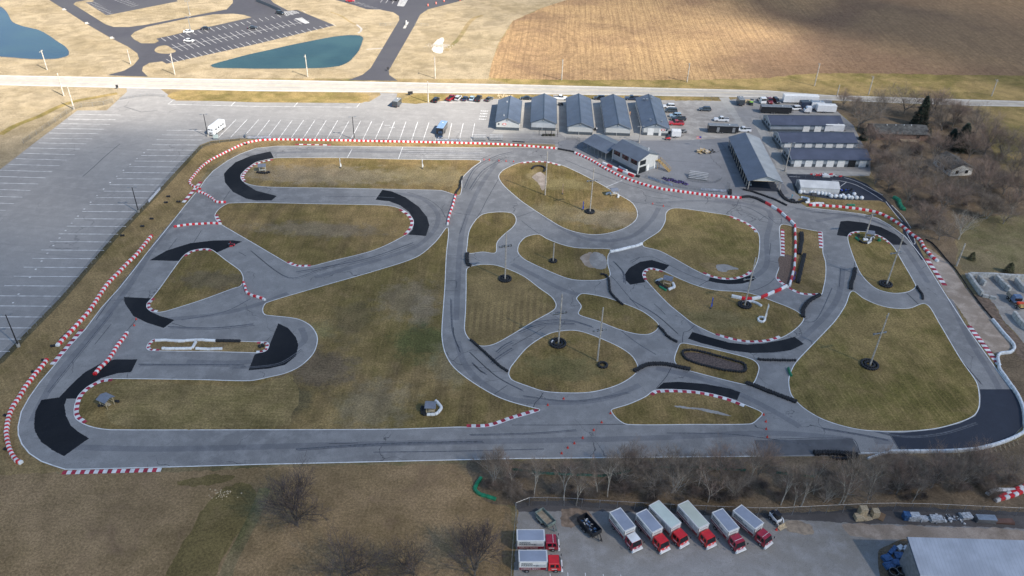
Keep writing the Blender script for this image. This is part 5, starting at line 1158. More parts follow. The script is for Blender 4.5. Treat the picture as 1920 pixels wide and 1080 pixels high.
for x in (-1.9, -.1):
    for y in (-.7, .7): MB().bar((x, y, 0), (x, y, 3.9), .08, n=4).obj('landing_post', M_deckw, st, (0, 0, 0))
# pit pavilion left of the tower
a_ = W((1092, 266), 3.0); b2 = W((1135.7, 287.6), 3.0); c2 = W((1110.7, 250), 4.6); a_.z = b2.z = 0; c2.z = 0
dv = b2 - a_; rz = atan2(dv.y, dv.x); L_ = dv.length; hd = (c2 - a_).dot(Vector((-sin(rz), cos(rz), 0)))
q = thing('pit_pavilion', 'open pit pavilion with a ribbed grey roof left of the timing building', 'pavilion', a_, rz)
mb = MB(); gable_roof(mb, .3, L_, .3, hd * 2 - .3, 3.0, 4.6, 'x', over=.3); mb.obj('roof', M_roofb, q, (0, 0, 0))
for i in range(7):
    for y in (.5, hd * 2 - .5): MB().box((0, 0, 1.5), (.16, .16, 3.0)).obj('post', M_grey, q, (.5 + (L_ - .9) * i / 6, y, 0))
MB().box((L_ / 2, hd, .03), (L_, hd * 2, .06)).obj('floor_slab', M_conc, q, (0, 0, 0))
MB().box((L_ / 2, hd * 1.2, 1.0), (L_ * .9, .1, 1.8)).obj('partition', M_wains, q, (0, 0, 0))

# white storage shed
A, B = W((1499, 362)), W((1572, 365.5)); rz = atan2((B - A).y, (B - A).x); w = (B - A).length; D_ = 5.6
q = thing('storage_shed', 'long white ribbed storage shed behind the row of white bags', 'shed', A, rz)
mb = MB(); house_walls(mb, 0, w, 0, D_, 2.1, 3.3, 'x'); mb.obj('wall', M_tent, q, (0, 0, 0))
mb = MB(); gable_roof(mb, 0, w, 0, D_, 2.1, 3.3, 'x', over=.1, th=.06); mb.obj('roof', M_tent, q, (0, 0, 0))
MB().box((-.05, D_ * .5, 1.1), (.06, D_ * .6, 2.1)).obj('end_door', M_grey, q, (0, 0, 0))

# houses in the wood
A, B = W((1641, 262)), W((1738, 264)); rz = atan2((B - A).y, (B - A).x); w = (B - A).length; D_ = 9
q = thing('house', 'low dark roofed house with a timber porch, among the bare trees', 'house', A, rz)
mb = MB(); house_walls(mb, 0, w, 0, D_, 2.6, 4.2, 'x'); mb.obj('wall', M_brick, q, (0, 0, 0))
mb = MB(); gable_roof(mb, 0, w, 0, D_, 2.6, 4.2, 'x', over=.5); rf = mb.obj('roof', M_oldroof, q, (0, 0, 0))
for u in (.25, .42, .58, .72): MB().bar((0, 0, 0), (0, 0, .5), .16, n=8).obj('roof_vent', M_white, rf, (w * u, D_ * .45, 4.0))
for u in (.12, .3, .8): o = MB().box((u * w, -.06, 1.5), (1.3, .08, 1.1)).obj('window', M_glass, q, (0, 0, 0))
MB().box((w * .62, -1.2, .4), (6, 2.4, .15)).obj('porch_deck', M_lumber, q, (0, 0, 0))
mb = MB()
for i in range(7): mb.bar((w * .62 - 3 + i, -2.35, .4), (w * .62 - 3 + i, -2.35, 1.4), .05, n=4)
mb.bar((w * .62 - 3, -2.35, 1.4), (w * .62 + 3, -2.35, 1.4), .05, n=4); mb.obj('porch_railing', M_lumber, q, (0, 0, 0))
A, B = W((1779, 331)), W((1822, 328)); rz = atan2((B - A).y, (B - A).x); w = (B - A).length
Rb = W((1776, 285), 4.4); dv = Rb - (A + B) / 2; dv.z = 0; D_ = dv.length; rz2 = atan2(dv.y, dv.x) - pi / 2
q = thing('house', 'white gabled house with a dark roof deeper in the wood', 'house', (A + B) / 2, rz2)
w *= .92
mb = MB(); house_walls(mb, -w / 2, w / 2, 0, D_, 2.7, 4.4); mb.obj('wall', M_white, q, (0, 0, 0))
mb = MB(); gable_roof(mb, -w / 2, w / 2, 0, D_, 2.7, 4.4, over=.4); mb.obj('roof', M_oldroof, q, (0, 0, 0))
for s_ in (-1, 1): MB().box((s_ * w * .22, -.05, 1.4), (1.1, .08, 1.2)).obj('window', M_glass, q, (0, 0, 0))
for y in (3, 7): MB().box((-w / 2 - .05, y, 1.4), (.08, 1.2, 1.0)).obj('window', M_glass, q, (0, 0, 0))

# metal hall at the lower right
HE = 5.0
a_ = W((1752.5, 1077), HE); b2 = W((1702.5, 1011.5), HE + 1.6); c2 = W((1920, 1017.5), HE + 1.6)
for v_ in (a_, b2, c2): v_.z = 0
rz = atan2((c2 - b2).y, (c2 - b2).x); D_ = (b2 - a_).dot(Vector((-sin(rz), cos(rz), 0)))
skx = (b2 - a_).dot(Vector((cos(rz), sin(rz), 0)))
q = thing('metal_hall', 'large hall with a pale corrugated roof at the lower right corner', 'hall', b2, rz)
w = 46.0
mb = MB(); yb = 0; yf = -D_
mb.loft([[(0 + .3, yf, 0), (.3, yb, 0), (.3, yb, HE + 1.45), (.3, yf, HE - .1)], [(w, yf, 0), (w, yb, 0), (w, yb, HE + 1.45), (w, yf, HE - .1)]]); mb.obj('wall', M_grey, q, (0, 0, 0))
mb = MB(); mb.loft([[(0, yf - .4, HE), (0, yb + .4, HE + 1.6), (0, yb + .4, HE + 1.75), (0, yf - .4, HE + .15)], [(w, yf - .4, HE), (w, yb + .4, HE + 1.6), (w, yb + .4, HE + 1.75), (w, yf - .4, HE + .15)]]); mb.obj('roof', M_roofpale, q, (0, 0, 0))
MB().box((w / 2, yf - .5, HE - .1), (w, .2, .35)).obj('gutter', M_white, q, (0, 0, 0))
mb = MB(); mb.bar((-.02, yf - .4, HE + .1), (-.02, yb + .4, HE + 1.7), .12, n=4); mb.obj('barge_board', M_trim, q, (0, 0, 0))
MB().box((.22, yf * .8, 1.4), (.12, .5, .8)).obj('wall_vent', M_blackst, q, (0, 0, 0))

# ------------------------------------------------------------------ vehicles
PC = {k_: paint(k_, c_) for k_, c_ in dict(white=(.72, .73, .74), black=(.012, .014, .018), navy=(.02, .035, .07), red=(.42, .012, .02), silver=(.42, .43, .45), charcoal=(.04, .05, .06), pale_blue=(.30, .42, .52), maroon=(.2, .01, .02)).items()}
M_lampw = plain('headlight_lens', (.75, .75, .72), .15); M_lampr = plain('tail_light_lens', (.35, .01, .01), .2)
wheel_me = MB().bar((0, -.11, 0), (0, .11, 0), .35, n=14).mesh('wheel'); wheel_me.materials.append(M_tyre)
hub_me = MB().bar((0, -.125, 0), (0, .125, 0), .19, n=10).mesh('rim'); hub_me.materials.append(M_steel)
def ring_x(x, hw, zb, zt, tuck=.88):
    return [(x, -hw * .96, zb), (x, -hw, (zb + zt) * .5), (x, -hw * tuck, zt), (x, hw * tuck, zt), (x, hw, (zb + zt) * .5), (x, hw * .96, zb)]
def wheels(root, xs, hw, r=1.0):
    for x in xs:
        for s_ in (-1, 1):
            o = link('wheel', wheel_me, None, root, (x, s_ * (hw - .1), .35 * r)); o.scale = (r, 1, r); link('rim', hub_me, None, o, (0, 0, 0))
def lights(root, xf, xr, hw, z=.72):
    for s_ in (-1, 1):
        MB().box((0, 0, 0), (.12, .34, .16)).obj('headlight', M_lampw, root, (xf, s_ * hw * .68, z)); MB().box((0, 0, 0), (.1, .3, .2)).obj('tail_light', M_lampr, root, (xr, s_ * hw * .74, z + .12))
def build_car(kind, mat):
    root = thing('parked_car' if kind != 'pickup' else 'pickup_truck', '', 'car')
    if kind == 'sedan': L, hw, H1, belt = 4.7, .9, 1.42, .88; cab = ((-1.75, 1.25), (-1.05, .35)); nose = .72
    elif kind == 'suv': L, hw, H1, belt = 4.8, .95, 1.72, 1.02; cab = ((-2.25, 1.2), (-1.95, .45)); nose = .92
    elif kind == 'van': L, hw, H1, belt = 5.1, .98, 1.8, 1.05; cab = ((-2.42, 1.75), (-2.2, .85)); nose = .85
    else: L, hw, H1, belt = 5.8, 1.0, 1.88, 1.12; cab = ((-.75, 1.25), (-.55, .6)); nose = 1.02
    h = L / 2; mb = MB()
    mb.loft([ring_x(-h, hw * .86, .45, belt * .8), ring_x(-h + .15, hw, .3, belt * .96), ring_x(-h + .9, hw, .28, belt), ring_x(cab[0][1] - .1, hw, .28, belt), ring_x(h - .7, hw * .97, .3, (nose + belt) / 2), ring_x(h - .14, hw * .9, .32, nose), ring_x(h, hw * .78, .42, nose * .84)])
    body = mb.obj('body', mat, root, (0, 0, 0))
    (x0, x1), (r0_, r1_) = cab
    mb = MB(); mb.loft([[(x0, -hw * .88, belt - .02), (x1, -hw * .88, belt - .02), (x1, hw * .88, belt - .02), (x0, hw * .88, belt - .02)], [(r0_, -hw * .7, H1 - .05), (r1_, -hw * .7, H1 - .05), (r1_, hw * .7, H1 - .05), (r0_, hw * .7, H1 - .05)]])
    mb.obj('windows', M_glass, root, (0, 0, 0))
    MB().loft([[(r0_ - .04, -hw * .73, H1 - .06), (r1_ + .05, -hw * .73, H1 - .06), (r1_ + .05, hw * .73, H1 - .06), (r0_ - .04, hw * .73, H1 - .06)], [(r0_ + .12, -hw * .62, H1 + .02), (r1_ - .12, -hw * .62, H1 + .02), (r1_ - .12, hw * .62, H1 + .02), (r0_ + .12, hw * .62, H1 + .02)]]).obj('roof', mat, root, (0, 0, 0))
    for xx, tx in (((x0 + x1) / 2, .07),):
        for s_ in (-1, 1): MB().bar((xx, s_ * hw * .885, belt - .02), (xx - .05, s_ * hw * .705, H1 - .05), .05, n=4).obj('door_pillar', mat, root, (0, 0, 0))
    if kind == 'pickup':
        MB().box((-1.85, 0, belt - .02), (1.9, hw * 1.5, .1)).obj('truck_bed', M_blackst, root, (0, 0, .03))
        for s_ in (-1, 1): MB().box((-1.85, s_ * hw * .86, belt + .09), (2.1, .12, .2)).obj('bed_rail', mat, root, (0, 0, 0))
    wheels(root, (-L * .3, L * .31), hw); lights(root, h - .05, -h + .03, hw, nose * .78)
    for s_ in (-1, 1): MB().box((x1 - .55, s_ * (hw + .06), belt + .05), (.16, .2, .14)).obj('door_mirror', mat, root, (0, 0, 0))
    return root
PROTO = {}
def car(kind, col, px, rz, label, group='parked cars', z=0.025, name=None):
    key = (kind, col)
    o = copy_tree(PROTO[key]) if key in PROTO else build_car(kind, PC[col])
    PROTO.setdefault(key, o)
    q = W(px); o.location = (q.x, q.y, z); o.rotation_euler.z = rz
    tag(o, label, {'sedan': 'car', 'suv': 'suv', 'van': 'van', 'pickup': 'pickup truck'}[kind], group); return o
car('sedan', 'white', (353.7, 61), .25, 'white car at the upper edge of the far black car park', 'far parked cars')
car('sedan', 'black', (386, 55), .25, 'black car right of the upper white car in the far black car park', 'far parked cars')
car('sedan', 'white', (354.7, 78), -.1, 'white car alone on the middle line of the far black car park', 'far parked cars')
car('sedan', 'black', (474, 54), .25, 'black car in the middle row of the far car park, right part', 'far parked cars')
car('suv', 'black', (525.5, 26.5), -.5, 'black and white vehicle beside the hatched marking of the far car park', 'far parked cars')
car('sedan', 'red', (657, 3), 0, 'dark red car at the very top of the photo', 'far parked cars')
car('suv', 'black', (741, 1), 0, 'black car at the very top of the photo by the hatched island', 'far parked cars')
NS = 1.25
car('suv', 'black', (817.5, 190), 1.33, 'black car standing apart at the left of the roadside row', 'row of cars by the verge')
car('pickup', 'maroon', (846.5, 186.5), 1.1, 'dark red pickup in the roadside row', 'row of cars by the verge')
car('suv', 'silver', (859, 186.5), 1.3, 'silver car right of the dark red pickup', 'row of cars by the verge')
car('sedan', 'navy', (872, 187), 1.35, 'navy car between the silver and the pale blue one', 'row of cars by the verge')
car('sedan', 'pale_blue', (885, 186.5), 1.4, 'pale blue and white car in the roadside row', 'row of cars by the verge')
car('pickup', 'black', (897.5, 187.5), 1.4, 'black pickup at the right end of the roadside row', 'row of cars by the verge')
car('sedan', 'charcoal', (917, 188), 1.1, 'charcoal car near the left corner of the first garage', 'row of cars by the verge')
car('sedan', 'black', (986.5, 186.5), pi, 'black car between the far ends of the first and second garage', 'cars at the far ends of the garages')
car('pickup', 'white', (1050.5, 186.5), 0, 'white pickup between the far ends of the second and middle garage', 'cars at the far ends of the garages')
car('suv', 'black', (1124, 186.5), pi, 'black vehicle behind the middle garage', 'cars at the far ends of the garages')
car('pickup', 'navy', (1184, 187), pi, 'dark blue pickup between the far ends of the fourth and fifth garage', 'cars at the far ends of the garages')
car('suv', 'white', (1254, 202), pi, 'white SUV behind the dark minivan, right of the fifth garage', 'cars right of the fifth garage')
car('van', 'charcoal', (1257.5, 210), pi, 'dark green grey minivan right of the fifth garage', 'cars right of the fifth garage')
car('suv', 'pale_blue', (1266, 219.5), pi, 'pale blue SUV behind the black pickup', 'cars right of the fifth garage')
car('pickup', 'black', (1271.5, 225.5), pi + .06, 'black pickup between the pale blue SUV and the red pickup', 'cars right of the fifth garage')
car('pickup', 'red', (1267.5, 234), pi, 'bright red pickup right of the fifth garage', 'cars right of the fifth garage')
car('suv', 'charcoal', (1321.5, 207.5), pi, 'lone dark SUV in the middle of the gravel parking', 'cars on the gravel parking')
car('pickup', 'white', (1352, 227), pi - .05, 'white pickup parked above the black trailer', 'cars on the gravel parking')
car('pickup', 'white', (1393, 246.5), pi, 'white pickup half hidden behind the roof of the open pavilion', 'cars on the gravel parking')
car('suv', 'navy', (825.5, 257), -1.45, 'dark SUV parked nose down in front of the blue roofed trailer')
car('suv', 'black', (1455, 191.5), -1.4, 'black car right of the dark red pickup at the upper right lot', 'vehicles in the upper right lot')
car('pickup', 'maroon', (1442.5, 191.5), -1.6, 'dark red pickup at the upper right lot', 'vehicles in the upper right lot')
car('suv', 'white', (1490.5, 206), pi + .2, 'white SUV behind the long dark trailer of the upper right lot', 'vehicles in the upper right lot')

def trailer(px, rz, L, w, h, body, roof, label, axles=2, vnose=False, door=False, name='enclosed_trailer', group='enclosed trailers'):
    q = W(px); r_ = thing(name, label, 'trailer', (q.x, q.y, .02), rz, group); mb = MB(); x1 = L / 2
    pr_ = [(-x1, -w / 2), (x1 - (.9 if vnose else 0), -w / 2)] + ([(x1, 0)] if vnose else []) + [(x1 - (.9 if vnose else 0), w / 2), (-x1, w / 2)]
    mb.loft([[(x, y, .55) for x, y in pr_], [(x, y, h) for x, y in pr_]]); mb.obj('body', body, r_, (0, 0, 0))
    mb = MB(); mb.loft([[(x * 1.004, y * 1.01, h) for x, y in pr_], [(x * .97, y * .9, h + .12) for x, y in pr_]]); rf = mb.obj('roof', roof, r_, (0, 0, 0))
    MB().box((L * .2, 0, h + .2), (.4, .4, .14)).obj('roof_vent', M_white, rf, (0, 0, 0))
    MB().bar((x1, -.5, .5), (x1 + 1.3, 0, .5), .06, n=4).bar((x1, .5, .5), (x1 + 1.3, 0, .5), .06, n=4).obj('drawbar', M_blackst, r_, (0, 0, 0))
    wheels(r_, [(-.1 * L) + (i - (axles - 1) / 2) * .85 for i in range(axles)], w / 2 + .08)
    if door:
        for s_ in (-1, 1):
            MB().box((L * .26 * s_ + L * .08, -w / 2 - .02, 1.5), (1.0, .05, 1.8)).obj('side_door', M_steel, r_, (0, 0, 0))
    MB().box((-x1 - .02, 0, (h + .6) / 2), (.05, w * .86, h - .8)).obj('rear_ramp', body, r_, (0, 0, 0))
    for s_ in (-1, 1): MB().box((-x1 - .05, s_ * w * .4, .9), (.06, .16, .16)).obj('tail_light', M_lampr, r_, (0, 0, 0))
    return r_
trailer((744.5, 199), 1.3, 4.2, 2.2, 2.6, PC['charcoal'], M_grey, 'small grey trailer alone at the car park entrance', 1)
trailer((829, 247), 1.42, 7.0, 2.5, 2.8, PC['black'], plain('light_blue_roof', (.20, .31, .50), .4), 'black trailer with a light blue roof in the car park', 2, vnose=False)
trailer((1354, 248), 0, 11.2, 2.6, 2.9, PC['black'], M_grey, 'long black race trailer with two steel doors beside the open pavilion', 3, door=True)
trailer((1387.5, 196), 1.6, 4.4, 2.3, 2.7, PC['charcoal'], M_grey, 'short charcoal trailer left of the lime green machine', 1)
trailer((1499, 193), 0.0, 14.2, 2.6, 3.3, PC['white'], M_white, 'very long white trailer along the roadside of the upper right lot', 2)
trailer((1453, 211.5), 0, 12.0, 2.5, 2.8, PC['black'], M_grey, 'long dark trailer right behind the farthest garage row', 2)
trailer((1510, 203), .15, 5.2, 2.4, 3.0, PC['navy'], M_trim, 'dark blue trailer wedged beside the white box truck', 2)
trailer((1547, 210), 0, 7.6, 2.5, 3.0, PC['white'], M_white, 'white trailer at the corner of the lot by the bare shrubs', 2)
trailer((1530, 204.5), 0, 5.0, 2.4, 3.1, PC['white'], M_steel, 'white box body between the dark blue trailer and the corner trailer', 2)
trailer((1561, 246.5), 0, 7.2, 2.5, 3.0, PC['white'], M_white, 'white trailer squeezed between the two upper garage rows', 2)
trailer((1266.5, 256.5), 0, 3.4, 2.3, 2.6, PC['white'], M_white, 'small white caravan at the corner of the fifth garage', 1, name='caravan')

def motorhome():
    q = W((407, 247)); rz = heading((420, 236), (396, 254)); r_ = thing('motorhome', 'white motorhome parked beside the black lamp post in the left car park', 'motorhome', (q.x, q.y, .02), rz)
    L, w, h = 8.2, 2.5, 3.2; x = L / 2
    MB().loft([[(a, s_ * w / 2, z) for s_, z in ((-1, .5), (-1, h - .15), (-.85, h), (.85, h), (1, h - .15), (1, .5))] for a in (-x, x - 1.2)] + [[(x - .55, s_ * w / 2 * .95, z) for s_, z in ((-1, .5), (-1, 2.5), (-.85, 2.9), (.85, 2.9), (1, 2.5), (1, .5))], [(x, s_ * w / 2 * .9, z) for s_, z in ((-1, .6), (-1, 1.5), (-.85, 1.8), (.85, 1.8), (1, 1.5), (1, .6))]]).obj('body', PC['white'], r_, (0, 0, 0))
    for s_ in (-1, 1):
        MB().box((x - .28, s_ * .5, 2.1), (.3, .75, .65)).obj('windscreen', M_glass, r_, (0, 0, 0))
        for xx in (-2.6, -1.2, .4, 2.3): MB().box((xx, s_ * (w / 2 + .01), 2.0), (.8, .06, .55)).obj('window', M_glass, r_, (0, 0, 0))
        MB().box((-.5, s_ * (w / 2 + .015), 1.1), (6.6, .04, .12)).obj('side_stripe', M_grey, r_, (0, 0, 0))
        MB().box((x + .01, s_ * .85, .95), (.08, .3, .2)).obj('headlight', M_lampw, r_, (0, 0, 0))
    MB().box((x, 0, 1.15), (.1, .9, .35)).obj('grille', M_blackst, r_, (0, 0, 0))
    for xx in (-1.5, 1.4): MB().box((xx, 0, h + .12), (.9, .8, .24), top=.85).obj('roof_unit', M_white, r_, (0, 0, 0))
    wheels(r_, (-2.2, 2.6), w / 2, 1.15)
motorhome()

M_stripe = plain('maroon_stripe', (.17, .010, .025), .4, var=.1)
def box_truck(front, ra, rb, roofcol, cabcol, cabroof, boxL, label, strip=False, panels=False, wtext=True):
    rz = heading(ra, rb, 3.0); q = W(front, .5); dirv = Vector((cos(rz), sin(rz), 0))
    r_ = thing('box_truck', label, 'truck', (q.x, q.y, .02), rz, 'box trucks with red cabs in the yard')
    w = 2.35; x = 0                                       # x=0 is the front bumper, body runs to -x
    cf, cb = -.15, -2.35; bf = -2.62; bb = bf - boxL; h = 3.15; z0 = .95
    # cab-over cab
    def rg(xx, zt, k_=1.0): return [(xx, -1.02 * k_, .5), (xx, -1.05 * k_, 1.3), (xx, -.93 * k_, zt), (xx, .93 * k_, zt), (xx, 1.05 * k_, 1.3), (xx, 1.02 * k_, .5)]
    MB().loft([rg(cb, 2.2), rg(cf - .42, 2.2), rg(cf - .06, 1.28, .97), rg(cf, .9, .95)]).obj('cab', cabcol, r_, (0, 0, 0))
    cr = MB().loft([[(a, s_ * k_, z) for a, s_ in ((cb + .03, -.93), (cf - .4, -.93), (cf - .4, .93), (cb + .03, .93))] for k_, z in ((1, 2.2), (.93, 2.3))]).obj('cab_roof', cabroof, r_, (0, 0, 0))
    if strip: MB().box((cf - .95, 0, 2.315), (.06, 1.76, .03)).obj('roof_strip', M_bwhite, cr, (0, 0, 0))
    mb = MB(); mb.add([(cf - .375, -.87, 2.12), (cf - .03, -.93, 1.32), (cf - .03, .93, 1.32), (cf - .375, .87, 2.12), (cf - .345, -.87, 2.14), (cf, -.93, 1.34), (cf, .93, 1.34), (cf - .345, .87, 2.14)], [(0, 1, 2, 3), (4, 5, 6, 7), (0, 1, 5, 4), (1, 2, 6, 5), (2, 3, 7, 6), (3, 0, 4, 7)]); mb.obj('windscreen', M_glass, r_, (0, 0, 0))
    for s_ in (-1, 1):
        MB().loft([[(a, s_ * (yy + e), z) for a, yy, z in ((cf - .95, 1.03, 1.38), (cf - .38, 1.03, 1.38), (cf - .55, .95, 2.05), (cf - .95, .95, 2.05))] for e in (-.02, .02)]).obj('side_window', M_glass, r_, (0, 0, 0))
        MB().loft([[(a, s_ * (yy + e), z) for a, yy, z in ((cb + .3, 1.03, 1.4), (cb + 1.0, 1.03, 1.4), (cb + 1.0, .95, 2.05), (cb + .3, .95, 2.05))] for e in (-.02, .02)]).obj('side_window', M_glass, r_, (0, 0, 0))
        MB().box((cf - .02, s_ * .78, .86), (.1, .34, .2)).obj('headlight', M_lampw, r_, (0, 0, 0))
        MB().bar((cf - .3, s_ * 1.0, 1.9), (cf + .1, s_ * 1.25, 1.95), .02, n=4).box((cf + .12, s_ * 1.28, 1.75), (.1, .2, .42)).obj('wing_mirror', M_blackst, r_, (0, 0, 0))
        MB().box((cf - 1.2, s_ * 1.07, 1.02), (.9, .02, .14)).obj('door_lettering', M_bwhite, r_, (0, 0, 0))
    MB().box((cf + .015, 0, 1.08), (.05, .3, .16)).obj('badge', M_bwhite, r_, (0, 0, 0))
    MB().box((.02, 0, .55), (.32, 2.3, .34), top=.9).obj('bumper', M_bwhite, r_, (0, 0, 0))
    MB().box(((cb + bb) / 2, 0, .72), (cb - bb, .8, .26)).obj('chassis', M_blackst, r_, (0, 0, 0))
    # cargo box
    bx = MB().box(((bf + bb) / 2, 0, (z0 + h) / 2), (boxL, w, h - z0)).obj('cargo_box', M_white, r_, (0, 0, 0))
    MB().box(((bf + bb) / 2, 0, h + .015), (boxL - .3, w - .22, .035)).obj('box_roof', roofcol, bx, (0, 0, 0))
    mb = MB()
    for s_ in (-1, 1): mb.box(((bf + bb) / 2, s_ * (w / 2 + .02), h - .06), (boxL + .06, .06, .14))
    for e in (bf + .02, bb - .02): mb.box((e, 0, h - .05), (.08, w + .08, .16))
    mb.obj('corner_rail', M_white, bx, (0, 0, 0))
    for e in (bf, bb):
        for s_ in (-1, 1): MB().box((e, s_ * w / 2, (z0 + h) / 2), (.12, .12, h - z0)).obj('corner_post', M_steel, bx, (0, 0, 0))
    for s_ in (-1, 1):
        MB().box(((bf + bb) / 2, s_ * (w / 2 + .012), z0 + .36), (boxL - .2, .03, .62)).obj('lower_stripe', M_stripe, bx, (0, 0, 0))
        rot = (pi / 2, 0, 0) if s_ < 0 else (pi / 2, 0, pi)
        def lx(u): return (bb + u) if s_ < 0 else (bb + boxL - u)
        y = s_ * (w / 2 + .034)
        tx = .7 if not panels else .6
        text('lettering', 'INDIANA', .46 * tx / .7, M_trim, bx, (lx(.4), y, z0 + 1.5), rot, 1.0)
        text('lettering', 'FOUNDATION', .46 * tx / .7, M_trim, bx, (lx(.4), y, z0 + 1.02), rot, .95)
        text('lettering', 'WATERPROOFING  FREE ESTIMATE', .25, M_bwhite, bx, (lx(.3), s_ * (w / 2 + .034), z0 + .25), rot, (boxL - .6) / 4.9)
        if panels:
            for k_ in range(2): MB().box((bf - .75 - k_ * 1.15, s_ * (w / 2 + .02), z0 + 1.25), (1.0, .05, 1.2)).obj('side_hatch', M_clap, bx, (0, 0, 0))
        else:
            MB().box((bf - boxL * .22, s_ * (w / 2 + .014), z0 + 1.15), (boxL * .34, .03, .6)).obj('small_print_panel', M_clap, bx, (0, 0, 0))
    MB().box((bf + .05, 0, h - .5), (.05, w * .7, .3)).obj('front_lettering', M_clap, bx, (0, 0, 0))
    MB().box((bb - .04, 0, (z0 + h) / 2), (.06, w * .9, h - z0 - .3)).obj('rear_door', M_clap, bx, (0, 0, 0))
    wheels(r_, (-1.05,), 1.05, 1.1); wheels(r_, (bb + 1.4,), 1.08, 1.1)
    for s_ in (-1, 1): MB().box((bb, s_ * .9, .8), (.08, .3, .14)).obj('tail_light', M_lampr, r_, (0, 0, 0))
    return r_
RB_ = plain('blue_grey_box_roof', (.29, .325, .40), .45, var=.08, scale=.3); RG_ = plain('pale_green_box_roof', (.55, .63, .58), .45, var=.06, scale=.3); RE_ = plain('pale_beige_box_roof', (.52, .56, .48), .45, var=.06, scale=.3)
box_truck((1195, 1031), (1162.5, 954), (1189.5, 987.5), RB_, M_crim, M_bwhite, 4.7, 'box truck with a white cab roof, leftmost of the slanted row')
box_truck((1247, 1033), (1215.5, 957.5), (1245, 991), RB_, M_redp, M_redp, 4.7, 'box truck with blue grey box roof and bright red cab, second of the slanted row')
box_truck((1283, 1023), (1243.2, 945.8), (1279, 981.7), RG_, M_redp, M_redp, 5.9, 'longer box truck with a pale green roof, left one of the two', panels=True)
box_truck((1334, 1025), (1297.5, 946), (1331, 982.5), RE_, M_redp, M_redp, 5.9, 'longer box truck with a pale beige green roof, just right of the centre', panels=True)
box_truck((1389, 1033), (1357, 957), (1386, 990.5), RB_, M_crim, M_crim, 4.7, 'crimson cabbed box truck with a roof strip, second from the right', strip=True)
box_truck((1441, 1023), (1394.5, 950.5), (1432, 981), RB_, M_crim, M_crim, 5.0, 'crimson cabbed box truck at the right end of the slanted row', strip=True)
box_truck((1047.5, 1022), (969, 998.5), (1014, 998.5), RB_, M_crim, M_crim, 4.75, 'crimson cabbed box truck facing right, the upper of the two at the yard corner', strip=True)
box_truck((1053, 1061), (971, 1036), (1018, 1036), RB_, M_redp, M_redp, 4.75, 'bright red cabbed box truck facing right, the lower of the two at the yard corner')

def dump_trailer(px, rz, col, inner, label, L=3.9, w=1.9, h=1.15, load=0):
    q = W(px); r_ = thing('dump_trailer', label, 'trailer', (q.x, q.y, .02), rz, 'open tipping trailers')
    t_ = .07; zf = .6
    MB().box((0, 0, zf), (L, w, .1)).obj('bed_floor', inner, r_, (0, 0, 0))
    for s_ in (-1, 1): MB().box((0, s_ * w / 2, zf + (h - zf) / 2 + .15), (L + .1, t_, h - zf + .3)).obj('side_wall', col, r_, (0, 0, 0)); MB().box((s_ * L / 2, 0, zf + (h - zf) / 2 + .15), (t_, w, h - zf + .3)).obj('end_wall', col, r_, (0, 0, 0))
    for s_ in (-1, 1):
        for i in range(6): MB().box((-L / 2 + (i + .5) * L / 6, s_ * (w / 2 + .06), zf + .3), (.07, .07, .7)).obj('rib', col, r_, (0, 0, 0))
        MB().box((-.3, s_ * (w / 2 + .2), .78), (1.8, .32, .08)).obj('mudguard', col, r_, (0, 0, 0))
    wheels(r_, (-.75, .15), w / 2 + .25)
    MB().bar((L / 2, -.7, .5), (L / 2 + 1.5, 0, .5), .07, n=4).bar((L / 2, .7, .5), (L / 2 + 1.5, 0, .5), .07, n=4).bar((L / 2 + 1.1, 0, .2), (L / 2 + 1.1, 0, .95), .06, n=6).obj('drawbar', col, r_, (0, 0, 0))
    rr = random.Random(load)
    for i in range(load):
        mb = MB(); a = rr.uniform(0, 6); l_ = rr.uniform(.25, .7)
        mb.box((0, 0, 0), (l_, rr.uniform(.06, .3), .06)); o = mb.obj('scrap_piece', rr.choice([M_steel, M_grey, M_white, M_bluet]), r_, (rr.uniform(-L * .38, L * .4), rr.uniform(-w * .33, w * .33), zf + .12 + rr.uniform(0, .35))); o.rotation_euler = (rr.uniform(-.5, .5), rr.uniform(-.5, .5), a)
    return r_
M_olive = plain('faded_green_paint', (.20, .25, .225), .6, var=.2)
dump_trailer((1022, 977), heading((1006, 955), (1035, 985)), M_olive, plain('rusty_sandy_floor', (.35, .29, .21), .9, var=.2), 'faded green open trailer with an empty sandy bed', L=3.7, w=1.8, h=1.0)
dump_trailer((1104, 992), heading((1087, 966), (1122, 1004)), M_blackst, M_blackst, 'black tipping trailer loaded with scrap pieces', L=4.4, w=2.0, h=1.35, load=26)

